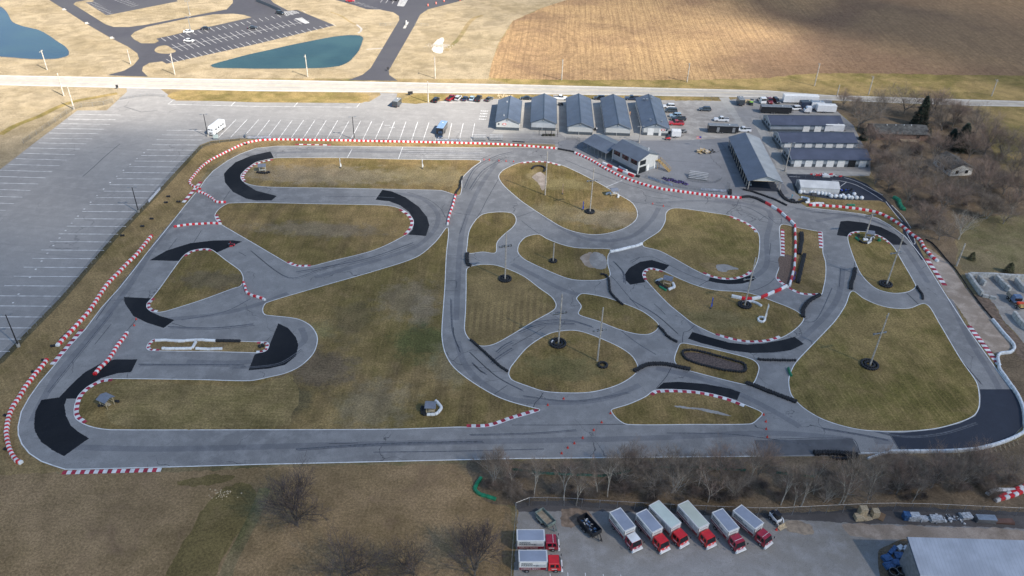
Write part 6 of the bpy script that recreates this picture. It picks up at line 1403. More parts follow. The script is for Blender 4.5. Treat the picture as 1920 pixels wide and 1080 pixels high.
# compact loader, excavator like truck, green machine, red utility quad
def loader(px, rz):
    q = W(px); r_ = thing('skid_steer_loader', 'black and white compact loader at the right of the truck row', 'loader', (q.x, q.y, .02), rz)
    MB().loft([[(x, s_ * .6, z) for s_, z in ((-1, .45), (-1, 1.15), (1, 1.15), (1, .45))] for x in (-1.3, .8)]).obj('body', M_bwhite, r_, (0, 0, 0))
    MB().loft([[(-.75, -.5, 1.1), (.7, -.5, 1.1), (.7, .5, 1.1), (-.75, .5, 1.1)], [(-.55, -.45, 2.05), (.5, -.45, 2.05), (.5, .45, 2.05), (-.55, .45, 2.05)]]).obj('cab', M_glass, r_, (0, 0, 0))
    MB().box((-.02, 0, 2.08), (1.2, 1.0, .08)).obj('cab_roof', M_blackst, r_, (0, 0, 0))
    MB().box((-1.25, 0, 1.1), (.5, 1.1, .6), top=.8).obj('engine_cover', M_blackst, r_, (0, 0, 0))
    for s_ in (-1, 1):
        mb = MB(); mb.bar((-1.2, s_ * .72, 1.5), (.9, s_ * .72, 1.15), .1, n=4); mb.bar((.9, s_ * .72, 1.15), (1.45, s_ * .6, .4), .09, n=4); mb.obj('lift_arm', M_bwhite, r_, (0, 0, 0))
    MB().loft([[(x, y, z) for x, z in ((1.4, .7), (1.45, .1), (2.1, .08), (2.1, .14), (1.55, .2), (1.5, .7))] for y in (-.85, .85)]).obj('bucket', M_lumber, r_, (0, 0, 0))
    wheels(r_, (-.75, .45), .85, 1.0)
loader((1454, 977), heading((1447, 966), (1470, 990)))
q = W((1408, 196)); r_ = thing('lime_utility_vehicle', 'lime green machine with an open black roof rack in the upper right lot', 'utility vehicle', (q.x, q.y, .02), 1.3)
MB().box((.3, 0, .7), (1.8, 1.5, .6), top=.85).obj('body', M_lime, r_, (0, 0, 0)); MB().box((-.9, 0, .8), (1.2, 1.5, .4)).obj('cargo_bed', M_blackst, r_, (0, 0, 0))
mb = MB()
for x in (-.2, .9):
    for y in (-.65, .65): mb.bar((x, y, .9), (x * .9, y, 2.0), .04, n=4)
mb.obj('roll_cage', M_lime, r_, (0, 0, 0)); MB().box((.3, 0, 2.02), (1.3, 1.4, .06)).obj('roof_panel', M_blackst, r_, (0, 0, 0)); wheels(r_, (-1, 1), .8, .9)
q = W((1399, 192)); mb = MB()
r_ = thing('lumber_stack', 'brown stack of timber behind the lime green machine', 'timber', (q.x, q.y, .02), .1)
for i in range(5): MB().box((0, (i - 2) * .4, .5 + (i % 2) * .15), (3.2, .36, .9)).obj('timber_bundle', M_lumber, r_, (0, 0, 0))
q = W((1427, 191.5)); r_ = thing('tractor_unit', 'white truck cab with a dark rear beside the red pickup', 'truck', (q.x, q.y, .02), -1.45)
MB().box((1.6, 0, 1.5), (1.9, 2.3, 2.2), top=.88).obj('cab', PC['white'], r_, (0, 0, 0)); MB().box((2.5, 0, 1.9), (.2, 1.9, .7)).obj('windscreen', M_glass, r_, (0, 0, 0)); MB().box((-.8, 0, .9), (3.4, .9, .3)).obj('chassis', M_blackst, r_, (0, 0, 0)); wheels(r_, (-1.6, 1.6), 1.1, 1.25)
q = W((1512.5, 211)); r_ = thing('box_van', 'white cab of a truck at the end of the farthest garage row', 'truck', (q.x, q.y, .02), pi)
MB().loft([[(-1.4, -1, .5), (-1.4, 1, .5), (-1.4, 1, 2.5), (-1.4, -1, 2.5)], [(.4, -1, .5), (.4, 1, .5), (.3, .9, 2.5), (.3, -.9, 2.5)], [(1.3, -.9, .5), (1.3, .9, .5), (1.3, .85, 1.3), (1.3, -.85, 1.3)]]).obj('cab', PC['white'], r_, (0, 0, 0)); MB().box((.85, 0, 1.75), (.35, 1.6, .6)).obj('windscreen', M_glass, r_, (0, 0, 0)); wheels(r_, (-.6, .8), 1.0)
def quad(px, rz, label, mat):
    q = W(px); r_ = thing('utility_quad', label, 'quad bike', (q.x, q.y, .02), rz)
    MB().box((0, 0, .75), (1.9, .9, .45), top=.75).obj('body', mat, r_, (0, 0, 0)); MB().box((-.75, 0, 1.0), (.7, 1.0, .12)).obj('rack', M_blackst, r_, (0, 0, 0)); MB().box((-.1, 0, 1.05), (.7, .35, .18)).obj('seat', M_blackst, r_, (0, 0, 0))
    MB().bar((.5, -.4, 1.2), (.5, .4, 1.2), .03, n=5).obj('handlebar', M_blackst, r_, (0, 0, 0)); wheels(r_, (-.65, .65), .58, .85)
quad((1252, 262), 0, 'small red quad bike in front of the fifth garage', M_redp)
quad((1257, 250.5), .5, 'dark quad bike squeezed between the fifth garage and the caravan', M_blackst)
quad((1282.5, 248.5), .3, 'small dark cart right of the white caravan', M_grey)
q = W((1903, 570)); rz = heading((1893, 560), (1916, 585)); r_ = thing('tipper_truck', 'muddy blue and white tipper truck with an orange load at the right edge', 'truck', (q.x, q.y, .02), rz)
MB().box((0, 0, .8), (6.4, 1.0, .35)).obj('chassis', M_blackst, r_, (0, 0, 0)); MB().box((-2.2, 0, 1.5), (2.0, 2.2, 1.0), top=.85).obj('mixer_body', plain('muddy_metal', (.22, .2, .17), .8), r_, (0, 0, 0))
MB().loft([[(-1.0, -1.05, .9), (.7, -1.05, .9), (.7, 1.05, .9), (-1.0, 1.05, .9)], [(-.9, -.9, 2.5), (.4, -.9, 2.5), (.4, .9, 2.5), (-.9, .9, 2.5)]]).obj('cab', plain('dusty_blue_paint', (.10, .16, .28), .5), r_, (0, 0, 0)); MB().box((.65, 0, 1.8), (.1, 1.8, .7)).obj('windscreen', M_glass, r_, (0, 0, 0))
MB().box((1.6, .2, 1.3), (1.0, 1.6, .5)).obj('orange_tool_box', M_orange, r_, (0, 0, 0)); MB().box((2.6, 0, 1.25), (1.1, 1.4, .5), top=.7).obj('yellow_tank', M_deckw, r_, (0, 0, 0)); wheels(r_, (-2.3, -1.2, 1.9), 1.0, 1.25)

# ------------------------------------------------------------------ karts, driver, people
def kart_parts(r_, mat):
    MB().box((0, 0, .16), (1.5, .6, .07)).obj('floor_tray', M_blackst, r_, (0, 0, 0))
    MB().loft([[(.65, -.3, .1), (.65, .3, .1), (.65, .3, .32), (.65, -.3, .32)], [(1.0, -.45, .1), (1.0, .45, .1), (1.0, .45, .2), (1.0, -.45, .2)]]).obj('nose_cone', mat, r_, (0, 0, 0))
    for s_ in (-1, 1): MB().box((0, s_ * .55, .22), (.95, .26, .24), top=.8).obj('side_pod', mat, r_, (0, 0, 0))
    MB().loft([[(-.5, -.22, .2), (-.05, -.22, .2), (-.05, .22, .2), (-.5, .22, .2)], [(-.62, -.2, .62), (-.52, -.2, .62), (-.52, .2, .62), (-.62, .2, .62)]]).obj('seat', M_blackst, r_, (0, 0, 0))
    MB().torus((.35, 0, .5), .14, .02, 10, 4).obj('steering_wheel', M_blackst, r_, (0, 0, 0)); MB().box((-.55, .42, .32), (.35, .3, .3)).obj('engine', M_steel, r_, (0, 0, 0))
    for x in (-.65, .62):
        for s_ in (-1, 1): o = link('wheel', wheel_me, None, r_, (x, s_ * .58, .14)); o.scale = (.4, 1.0, .4)
def figure(name, verts, edges, rad, mat, parent):
    me_ = bpy.data.meshes.new(name); me_.from_pydata(verts, edges, []); o = link(name, me_, mat, parent, (0, 0, 0))
    sk_ = o.modifiers.new('skin', 'SKIN'); o.modifiers.new('sub', 'SUBSURF').levels = 1
    for i, r__ in enumerate(rad): me_.skin_vertices[0].data[i].radius = (r__, r__); 
    me_.skin_vertices[0].data[0].use_root = True
    return o
def person(px, rz, label, shirt, legs=None, seated=False, z=.03, parent_loc=None):
    q = W(px); r_ = thing('person', label, 'person', (q.x, q.y, z), rz)
    if seated: V = [(0, 0, .35), (-.05, 0, .6), (-.08, 0, .82), (-.08, 0, .95), (.0, -.2, .8), (.15, -.25, .62), (.33, -.14, .55), (0, .2, .8), (.15, .25, .62), (.33, .14, .55), (.35, -.12, .42), (.7, -.14, .3), (.35, .12, .42), (.7, .14, .3)]
    else: V = [(0, 0, .95), (0, 0, 1.2), (0, 0, 1.42), (0, 0, 1.56), (0, -.2, 1.4), (.03, -.26, 1.12), (.1, -.25, .88), (0, .2, 1.4), (.02, .27, 1.12), (.08, .27, .86), (.03, -.1, .5), (-.02, -.12, .08), (-.02, .11, .5), (.04, .13, .08)]
    E_ = [(0, 1), (1, 2), (2, 3), (2, 4), (4, 5), (5, 6), (2, 7), (7, 8), (8, 9), (0, 10), (10, 11), (0, 12), (12, 13)]
    RD = [.13, .14, .13, .06, .07, .05, .04, .07, .05, .04, .08, .055, .08, .055]
    figure('body', V, E_, RD, shirt, r_)
    hz = V[3][2] + .1; MB().loft([[(V[3][0] + rr * cos(a), rr * .85 * sin(a), hz + dz) for a in [2 * pi * k_ / 8 for k_ in range(8)]] for rr, dz in ((.05, -.12), (.1, -.03), (.11, .05), (.06, .13))]).obj('helmet' if seated else 'head', M_redp if seated else M_skin, r_, (0, 0, 0))
    if not seated:
        MB().loft([[(V[3][0] - .01 + rr * cos(a), rr * .9 * sin(a), hz + dz) for a in [2 * pi * k_ / 8 for k_ in range(8)]] for rr, dz in ((.115, .03), (.11, .09), (.05, .15))]).obj('hair', M_brick, r_, (0, 0, 0))
    return r_
M_purple = plain('purple_kart_plastic', (.10, .06, .22), .4)
kq = W((433.7, 460.5)); rk = heading((426, 461.5), (441, 459.5)); r_ = thing('kart', 'red and black kart being driven over the black asphalt patch', 'kart', (kq.x, kq.y, .03), rk); kart_parts(r_, M_redp)
person((433.5, 460.4), rk, 'person in dark racing overalls seated in the red and black kart', plain('black_overalls', (.03, .02, .04), .8), seated=True, z=.03)
base = None
for i in range(9):
    u = i / 8; px = (1246.5 + 38 * u, 335.5 + 9 * u + (1.2 * sin(i * 1.7)))
    if base is None:
        q = W(px); base = thing('kart', '', 'kart', (q.x, q.y, .02), -.6); kart_parts(base, M_purple); o = base
    else:
        o = copy_tree(base); q = W(px); o.location = (q.x, q.y, .02)
    o.rotation_euler.z = -.7 + R.uniform(-.25, .25)
    tag(o, 'dark purple kart parked in the close row behind the pit fence', 'kart', 'row of parked karts')
person((1180.8, 216.5), -1.2, 'person in a light orange top standing between the fourth and fifth garage', plain('pale_orange_shirt', (.6, .35, .2), .9))
person((1484, 372.5), 2.4, 'person in a blue top beside the kart ramp at the pit exit', plain('blue_shirt', (.05, .30, .42), .9))
q = W((1485, 376)); r_ = thing('kart', 'dark kart standing by the person at the pit exit', 'kart', (q.x, q.y, .02), .4, None); kart_parts(r_, M_blackst)
quad((1033 + 18, 197.5), .3, 'dark quad bike between the second and middle garage', M_blackst)
q = W((1116, 244)); r_ = thing('race_kart_on_stand', 'black and white kart on a stand between the middle and fourth garage', 'kart', (q.x, q.y, .5), 1.2); kart_parts(r_, M_bwhite)
MB().box((0, 0, -.25), (1.2, .6, .5), top=.8).obj('stand', M_blackst, r_, (0, 0, 0))

# ------------------------------------------------------------------ marshal shelters
def shelter(px, rz, label, w=2.0, post=M_lumber, roof=M_grey, h=2.1, tyres=True):
    q = W(px); r_ = thing('marshal_shelter', label, 'shelter', (q.x, q.y, .035), rz, 'marshal shelters on the infields')
    for x in (-1, 1):
        for y in (-1, 1): MB().bar((x * w * .42, y * w * .38, 0), (x * w * .42, y * w * .38, h), .075, n=4).obj('post', post, r_, (0, 0, 0))
    mb = MB()
    for y in (-1, 1): mb.bar((-w * .42, y * w * .38, .9), (w * .42, y * w * .38, .9), .05, n=4); mb.bar((-w * .42, y * w * .38, 1.5), (-w * .1, y * w * .38, h), .04, n=4); mb.bar((w * .42, y * w * .38, 1.5), (w * .1, y * w * .38, h), .04, n=4)
    mb.obj('brace', post, r_, (0, 0, 0))
    mb = MB(); gable_roof(mb, -w / 2, w / 2, -w * .48, w * .48, h, h + .45, 'x', over=.18, th=.07); mb.obj('roof', roof, r_, (0, 0, 0))
    MB().box((0, 0, .42), (w * .7, w * .3, .06)).obj('bench', post, r_, (0, 0, 0))
    return r_
M_sr = plain('grey_shelter_roof', (.17, .19, .235), .6, var=.1)
shelter((202.5, 760.5), -.45, 'shelter with pale timber posts on the lower left infield, the most open one', 2.3, roof=M_sr)
tyre_wall(kk(2, 0, '750,890 790,882'), 'tyres at the front left of the lower left shelter', cover=False, group=None); tyre_wall(kk(2, 0, '875,856 888,856'), 'tyres at the right of the lower left shelter', cover=False, group=None)
shelter((808, 773), 0, 'shelter with a hexagonal white barrier on its right, lower middle infield', 2.0, roof=M_sr)
wbar(kk(2, 1, '1345,850 1370,870 1392,900 1375,930 1350,952 1280,955'), 8, 'bent white barrier wrapping round the lower middle shelter', w=.6)
tyre_wall(kk(2, 1, '1265,900 1258,935 1275,950'), 'black tyres left of the lower middle shelter', cover=False, group=None, rows=2)
shelter((493, 321), .2, 'shelter with cream posts on the top infield strip', 2.2, plain('cream_posts', (.6, .58, .5), .8), roof=M_sr)
tyre_wall(pp('484,323.5 495,325 504,323.5'), 'black tyres at the foot of the shelter on the top infield strip', cover=False, group=None, rows=2)
shelter((1150, 367), .3, 'shelter ringed by white padding on the round upper infield', 2.2, roof=M_sr)
wbar(kk(1, 2, '705,380 735,368 745,385'), 4, 'white padding left of the upper infield shelter', w=.6); wbar(kk(1, 2, '755,372 785,378 803,393 790,405'), 5, 'white padding right of the upper infield shelter', w=.6)
shelter((1251, 534), -.35, 'shelter with white and black padding on the centre infield', 2.1, roof=M_sr)
wbar(pp('1230,529 1236,525.5 1242,524'), 4, 'white padding left of the centre infield shelter', w=.6); wbar(pp('1253,544 1265,539 1261,531'), 6, 'white padding right of the centre infield shelter', w=.7)
tyre_wall(pp('1233,530 1240,536 1250,541'), 'black tyres in front of the centre infield shelter', cover=False, group=None, rows=2)
shelter((1628, 447), -.2, 'shelter inside the octagonal padding on the right infield', 2.0, post=M_grey, roof=M_sr)
tyre_wall(pp('1610,443 1608,449 1615,455 1624,457 1634,452 1637,444'), 'black octagonal tyre ring round the right infield shelter', cover=True, group=None)
wbar(pp('1625,457 1632,454 1633,448 1638,446'), 5, 'white padding outside the octagonal tyre ring', w=.7); wbar(pp('1618,450 1627,450.5'), 2, 'white seat shaped block at the pole base inside the octagonal ring', w=1.0)
wbar(kk(2, 2, '1850,225 1890,222 1903,240 1880,262 1850,255 1845,232'), 6, 'white five sided tyre tub holding the feather flag near the link road', w=.45)
q = W((1523, 372)); shelter((1522.5, 376), .1, 'small black starter stand between the white bags and the red and white run', 1.3, post=M_blackst, roof=M_blackst, h=2.2)

# ------------------------------------------------------------------ flags, cones, benches, piles
def feather(base, top, col, label, lean=0, wdt=.6):
    h = pole_h(base, top); q = W(base); r_ = thing('feather_flag', label, 'flag', (q.x, q.y, .03), 0, 'tall feather flags')
    MB().bar((0, 0, 0), (lean * h, 0, h), .025, n=5).obj('flag_pole', M_steel, r_, (0, 0, 0)); MB().bar((0, 0, 0), (0, 0, .1), .3, n=8).obj('flag_base', M_blackst, r_, (0, 0, 0))
    mb = MB(); P1 = []; P2 = []
    for i in range(9):
        u = i / 8; z = h * (.12 + .88 * u); ww = wdt * math.sqrt(max(0, 1 - u ** 3)) * (.75 + .25 * sin(u * 9)) + .03; P1.append((lean * z, 0, z)); P2.append((lean * z + ww, .12 * sin(u * 7), z))
    mb.add(P1 + P2, [(i, i + 1, 10 + i, 9 + i) for i in range(8)]); mb.obj('flag_cloth', col, r_, (0, 0, 0)); return r_
feather((638, 315), (636, 296.5), M_bwhite, 'left white feather flag on the top infield strip', 0, .45)
feather((791.5, 316), (792, 297.5), M_bwhite, 'right white feather flag on the top infield strip', 0, .45)
feather((1092, 394), (1090.5, 377), M_blue, 'blue feather flag beside the upper infield pole', 0, .4)
feather((1332, 578), (1333, 557), M_blue, 'blue feather flag on the centre infield', 0, .4)
feather((1432, 600), (1435, 569), M_bwhite, 'white feather flag in the five sided tyre tub', .03, .55)
feather((1054.5, 364), (1054.5, 344), plain('pink_cloth', (.5, .28, .24), .8), 'thin faded pink flag on the round upper infield', 0, .12)
feather((1486, 527), (1488.5, 508), M_purple, 'purple feather flag against the long divider barrier', 0, .5)
q = W((1312, 276)); h = 4.2; r_ = thing('flag_pole', 'pole flying a striped red and white flag with a blue corner, over the paddock', 'flag', (q.x, q.y, .02))
MB().bar((0, 0, 0), (0, 0, h), .04, n=6).obj('pole', M_steel, r_, (0, 0, 0))
for i in range(7):
    mb = MB(); zz = h - .12 - i * .14; mb.add([(0, 0, zz), (-1.7, .25, zz - .05), (-1.7, .25, zz - .19), (0, 0, zz - .14)], [(0, 1, 2, 3)]); mb.obj('flag_stripe', M_redp if i % 2 == 0 else M_bwhite, r_, (0, 0, 0))
mb = MB(); mb.add([(0, -.02, h - .1), (-.7, .08, h - .12), (-.7, .08, h - .66), (0, -.02, h - .64)], [(0, 1, 2, 3)]); mb.obj('flag_corner', M_blue, r_, (0, 0, 0))
cone_me = None
def cone(px, label, grp='orange cones along the lower straight'):
    global cone_me
    if cone_me is None:
        a = MB(); a.box((0, 0, .02), (.42, .42, .04)); a.bar((0, 0, .04), (0, 0, .62), .17, .03, 10); cone_me = a.mesh('traffic_cone'); cone_me.materials.append(plain('cone_red', (.62, .05, .03), .5))
    q = W(px); o = link('traffic_cone', cone_me, None, None, (q.x, q.y, .02)); tag(o, label, 'cone', grp)
CN = [(kk(2, 2, '387,832')[0], 'red cone nearest to the round lower infield'), (kk(2, 2, '268,880')[0], 'red cone right of the pointed tip of the big left infield'), (kk(2, 2, '738,942')[0], 'red cone at the left tip of the lower right infield'),
      (kk(2, 2, '672,1010')[0], 'red cone just below the left tip of the lower right infield'), (kk(2, 2, '613,1068')[0], 'red cone in the middle of the long lower diagonal line'), (kk(3, 2, '530,47')[0], 'red cone third from the bottom of the long diagonal line'),
      (kk(3, 2, '467,87')[0], 'red cone second from the bottom of the long diagonal line'), (kk(3, 2, '418,120')[0], 'red cone just above the lowest of the diagonal line'), (kk(3, 2, '372,162')[0], 'lowest red cone of the long diagonal line'),
      ((1431.7, 778), 'uppermost red cone of the three right of the lower right infield'), ((1435.8, 791), 'middle red cone of the three right of the lower right infield'), ((1436.5, 805), 'third red cone right of the lower right infield'), ((1438.5, 820), 'red cone at the corner of the resurfaced patch')]
for px, lb in CN: cone(px, lb)
for s, lb in (('1710,120', 'leftmost red cone at the end of the top infield strip'), ('1750,122', 'second red cone at the end of the top infield strip'), ('1822,128', 'third red cone near the end of the top infield strip'), ('1875,131', 'fourth red cone near the end of the top infield strip')): cone(kk(1, 1, s)[0], lb, 'red cones at the end of the start straight')
cone(kk(1, 2, '12,134')[0], 'red cone left of the round upper infield kerb', 'red cones at the end of the start straight'); cone(kk(1, 2, '1055,450')[0], 'red cone on the track right of the round upper infield', None); cone(kk(1, 2, '1135,468')[0], 'red cone above the diagonally mown infield', None)
cone(kk(2, 0, '1022,236')[0], 'red cone at the edge of the small black patch on the left', None); cone(kk(2, 0, '1007,283')[0], 'red cone just above the barrier on the left asphalt', None); cone(kk(3, 3, '62,735')[0], 'red and white cone by the compact loader', None)
tb_l = ['leftmost', 'second', 'third', 'fourth']
for i, s in enumerate(('1290,45', '1350,30', '1410,12', '1530,3')):
    q = W(kk(0, 1, s)[0]); r_ = thing('road_barrier', tb_l[i] + ' orange and white drum on the far black road', 'barrel', (q.x, q.y, .02), 0, 'orange drums'); MB().bar((0, 0, 0), (0, 0, 1.1), .35, .28, 10).obj('drum', M_orange, r_, (0, 0, 0)); MB().bar((0, 0, .5), (0, 0, .7), .34, .33, 10).obj('white_band', M_bwhite, r_, (0, 0, 0))

def bench_stand(a, b_, label, rows=5):
    A, B = W(a), W(b_); rz = atan2((B - A).y, (B - A).x); L = (B - A).length; r_ = thing('bench_stand', label, 'benches', (A.x, A.y, .02), rz, 'metal bench stands')
    for i in range(rows):
        MB().box((L / 2, i * .62, .42 + i * .3), (L, .3, .06)).obj('seat_plank', M_bench, r_, (0, 0, 0)); MB().box((L / 2, i * .62 - .28, .16 + i * .3), (L, .24, .04)).obj('foot_plank', M_grey, r_, (0, 0, 0))
    for x in (.1, L / 3, L * 2 / 3, L - .1):
        mb = MB(); mb.bar((x, -.2, .05), (x, rows * .62, .1), .04, n=4); mb.bar((x, -.2, .1), (x, rows * .6, .3 * rows + .1), .04, n=4)
        for i in range(rows): mb.bar((x, i * .62, 0), (x, i * .62, .4 + i * .3), .03, n=4)
        mb.obj('frame', M_blackst, r_, (0, 0, 0))
bench_stand((1290.5, 334.5), (1326.5, 339.5), 'largest bench stand, in front of the pit fence', 5)
bench_stand((887.5, 263), (911.5, 263.2), 'left of the two bench stands behind the start straight', 4)
bench_stand((917.5, 263), (943, 263.8), 'right of the two bench stands behind the start straight', 4)

# open frame by the second garage, low shrubs in it
q = W((1028, 254)); r_ = thing('pergola', 'small open frame over shrubs in front of the second garage', 'frame', (q.x, q.y, .02))
for x in (-3.4, -1.1, 1.1, 3.4):
    for y in (-1, 1): MB().bar((x, y, 0), (x, y, 2.3), .05, n=4).obj('post', M_blackst, r_, (0, 0, 0))
mb = MB()
for y in (-1, 1): mb.bar((-3.4, y, 2.3), (3.4, y, 2.3), .05, n=4)
for x in (-3.4, -1.1, 1.1, 3.4): mb.bar((x, -1, 2.3), (x, 1, 2.3), .05, n=4)
mb.obj('top_frame', M_blackst, r_, (0, 0, 0))

def pallet_like(px, rz, d, mat, label, name='pallet_stack', cat='pallet', group=None, layers=5, slat=True, z=.02):
    q = W(px); r_ = thing(name, label, cat, (q.x, q.y, z), rz, group)
    for i in range(layers):
        h = d[2] / layers; MB().box((R.uniform(-.05, .05), R.uniform(-.05, .05), h * (i + .5)), (d[0], d[1], h * .72), R.uniform(-.06, .06)).obj('layer', mat, r_, (0, 0, 0))
    return r_
GP = 'stacks along the yard fence'
pallet_like((1615, 966), .05, (1.3, 1.2, 2.1), M_lumber, 'tall pale pallet stack at the yard fence', layers=10, group=GP)
pallet_like((1610, 973), .1, (1.6, 1.3, .9), M_lumber, 'low pallet stack leaning against the tall one', layers=5, group=GP)
pallet_like((1639, 968), .05, (1.2, 1.2, 1.6), M_lumber, 'second pallet stack, narrower, right of the tall one', layers=8, group=GP)
pallet_like((1626, 972), .3, (1.6, 1.2, .25), M_lumber, 'flat pallets lying between the two stacks', layers=2, group=GP)
pallet_like((1653, 970), .9, (2.0, .9, .2), plain('brown_timber', (.22, .14, .08), .9), 'loose brown boards right of the pallet stacks', 'board_pile', 'boards', GP, 3)
M_blk = plain('pale_wrapped_blocks', (.50, .53, .56), .7, var=.3, scale=2.5)
pallet_like((1698, 972), .0, (1.2, 1.3, 1.3), M_bluet, 'blue wrapped block pallet at the left of the pale ones', 'block_pallet', 'pallet', GP)
pallet_like((1711, 973), .0, (2.2, 1.3, 1.2), M_blk, 'pale wrapped block pallet right of the blue one', 'block_pallet', 'pallet', GP)
pallet_like((1730, 975), .1, (1.3, 1.0, .7), M_blk, 'small low heap of pale blocks', 'block_pallet', 'pallet', GP, 3)
pallet_like((1754, 976), .0, (2.2, 1.2, .9), M_blk, 'wide pale block stack before the rubble', 'block_pallet', 'pallet', GP, 4)
pallet_like((1810, 970), .1, (2.0, 1.3, .7), M_blk, 'pale block stack after the rubble', 'block_pallet', 'pallet', GP, 4)
pallet_like((1846, 977), -.02, (3.5, 1.3, 1.1), M_steel, 'long silvery crate near the right end of the fence', 'metal_crate', 'crate', GP, 3)
pallet_like((1881, 979), 0, (3.6, 1.0, .5), plain('rusty_brown', (.16, .09, .07), .9), 'long rusty brown beam stack at the far right of the fence', 'beam_stack', 'beams', GP, 3)
rr = random.Random(3); q0 = W((1782, 973)); r_ = thing('rubble_heap', 'scattered heap of grey broken blocks by the yard fence', 'rubble', (q0.x, q0.y, .02), 0, GP)
for i in range(60):
    s_ = rr.uniform(.12, .42); MB().box((0, 0, s_ * .4), (s_, s_ * rr.uniform(.6, 1.2), s_ * .7), rr.uniform(0, 3)).obj('block', rr.choice([M_blk, M_steel, M_grey, M_white]), r_, (rr.gauss(0, 1.6), rr.gauss(0, .55), 0))
for px, rz, d, lb in (((1661.5, 1049), .35, (1.5, 1.3, .7), 'blue wrapped pallet, left upper of the group by the hall'), ((1666, 1062.5), .3, (1.7, 1.3, .6), 'blue wrapped pallet with a white edge, left lower of the group'), ((1679, 1058), .1, (1.5, 1.3, .6), 'blue wrapped pallet in the middle of the group by the hall'),
                      ((1685, 1044), 0, (1.6, 1.3, .6), 'blue wrapped pallet near the wall, upper of the group'), ((1673, 1033), .7, (2.2, .7, .5), 'narrow slanted blue bundle above the blue pallets')):
    pallet_like(px, rz, d, M_bluet, lb, 'wrapped_pallet', 'pallet', 'blue wrapped pallets by the hall', 3)
for px, lb in (((1687, 1029), 'white sacks at the hall corner, left one'), ((1697, 1030), 'white sacks at the hall corner, right one')): pallet_like(px, .5, (1.1, .8, .5), M_bwhite, lb, 'sack_pile', 'sacks', None, 3)
for i, px in enumerate(((1674, 1077), (1688, 1075), (1702, 1076))):
    q = W(px); r_ = thing('open_drum', ('left', 'middle', 'right')[i] + ' one of three wide open black drums at the hall', 'drum', (q.x, q.y, .03), 0, 'open black drums'); mb = MB(); n_ = 18
    mb.add([(.8 * k_ * cos(2 * pi * j / n_), .8 * k_ * sin(2 * pi * j / n_), z) for k_, z in ((1, 0), (1, .8), (.9, .8), (.9, .1)) for j in range(n_)], [(a * n_ + j, a * n_ + (j + 1) % n_, (a + 1) * n_ + (j + 1) % n_, (a + 1) * n_ + j) for a in range(3) for j in range(n_)]); mb.obj('shell', M_blackst, r_, (0, 0, 0)); mb = MB(); mb.torus((0, 0, .8), .78, .04, 18, 4); mb.obj('rim', M_grey, r_, (0, 0, 0))

# white bulk bags by the shed
bags = kk(1, 3, '265,365 322,370 345,378 372,378 402,380 428,384 455,388 470,400 503,400 538,402 556,396 572,410 605,408 625,412 600,400 660,412 700,414 240,370 643,386')
def bag_mesh(seed):
    rr = random.Random(seed); mb = MB(); rings = []
    for z, k_ in ((0, .42), (.12, .55), (.45, .58), (.75, .5), (.9, .3), (.98, .12)):
        rings.append([(k_ * (1 + rr.uniform(-.12, .12)) * cos(a), k_ * (1 + rr.uniform(-.12, .12)) * sin(a), z + rr.uniform(-.04, .04)) for a in [2 * pi * j / 10 for j in range(10)]])
    mb.loft(rings); m_ = mb.mesh('bulk_bag', True); m_.materials.append(plain('white_woven_bag', (.66, .68, .70), .7, var=.2, scale=2)); return m_
BM = [bag_mesh(i) for i in range(4)]
for i, px in enumerate(bags):
    q = W(px); r_ = link('bulk_bag', BM[i % 4], None, None, (q.x, q.y, .03), R.uniform(0, 6)); r_.scale = (1.15, 1.15, 1.15)
    tag(r_, 'white bulk bag in the crowded row along the storage shed', 'bag', 'row of white bulk bags')
rr = random.Random(5); q0 = W((1585, 360)); r_ = thing('scrap_heap', 'dark heap of blue and black scrap at the end of the storage shed', 'scrap heap', (q0.x, q0.y, .03))
for i in range(45): s_ = rr.uniform(.25, .8); o = MB().box((0, 0, 0), (s_, s_ * .5, s_ * .4)).obj('scrap_piece', rr.choice([M_blackst, M_tyre, M_trim, M_blue, M_tyre]), r_, (rr.gauss(0, 1.3), rr.gauss(0, .7), rr.uniform(.1, .9))); o.rotation_euler = (rr.uniform(0, 3), rr.uniform(0, 3), rr.uniform(0, 3))
rr = random.Random(6); q0 = W((1321, 285.5)); r_ = thing('tyre_pile', 'brown and black pile of pallets and tyres in the middle of the paddock', 'pile', (q0.x, q0.y, .02))
for i in range(26): o = MB().box((0, 0, 0), (rr.uniform(.8, 1.3), .9, .14)).obj('pallet', rr.choice([M_lumber, M_lumber, M_deckw, M_wood]), r_, (rr.uniform(-3, 1.6), rr.gauss(0, .7), rr.uniform(.08, .9))); o.rotation_euler = (rr.uniform(-.3, .3), rr.uniform(-.3, .3), rr.uniform(0, 3))
for i in range(16): o = link('tyre', TS[2], None, r_, (rr.uniform(-2.8, 4.2), rr.gauss(0, .9), rr.uniform(0, .7))); o.rotation_euler = (rr.uniform(-.6, .6), rr.uniform(-.6, .6), 0)
rr = random.Random(8); q0 = W((1550, 329)); r_ = thing('barrier_heap', 'heap of red and white barrier pieces beside the small kart track', 'heap', (q0.x, q0.y, .035))
for i in range(22): o = MB().box((0, 0, 0), (rr.uniform(.6, 1.5), .4, .3)).obj('loose_block', rr.choice([M_bred, M_bwhite, M_bwhite]), r_, (rr.uniform(-5.5, 5), rr.gauss(0, .5), .2)); o.rotation_euler.z = rr.uniform(-.5, .5)
MB().box((0, 0, .3), (2.6, 1.5, .5), top=.8).obj('white_cover', M_bwhite, r_, (-.6, -.9, 0))
q = W((1485, 364)); 
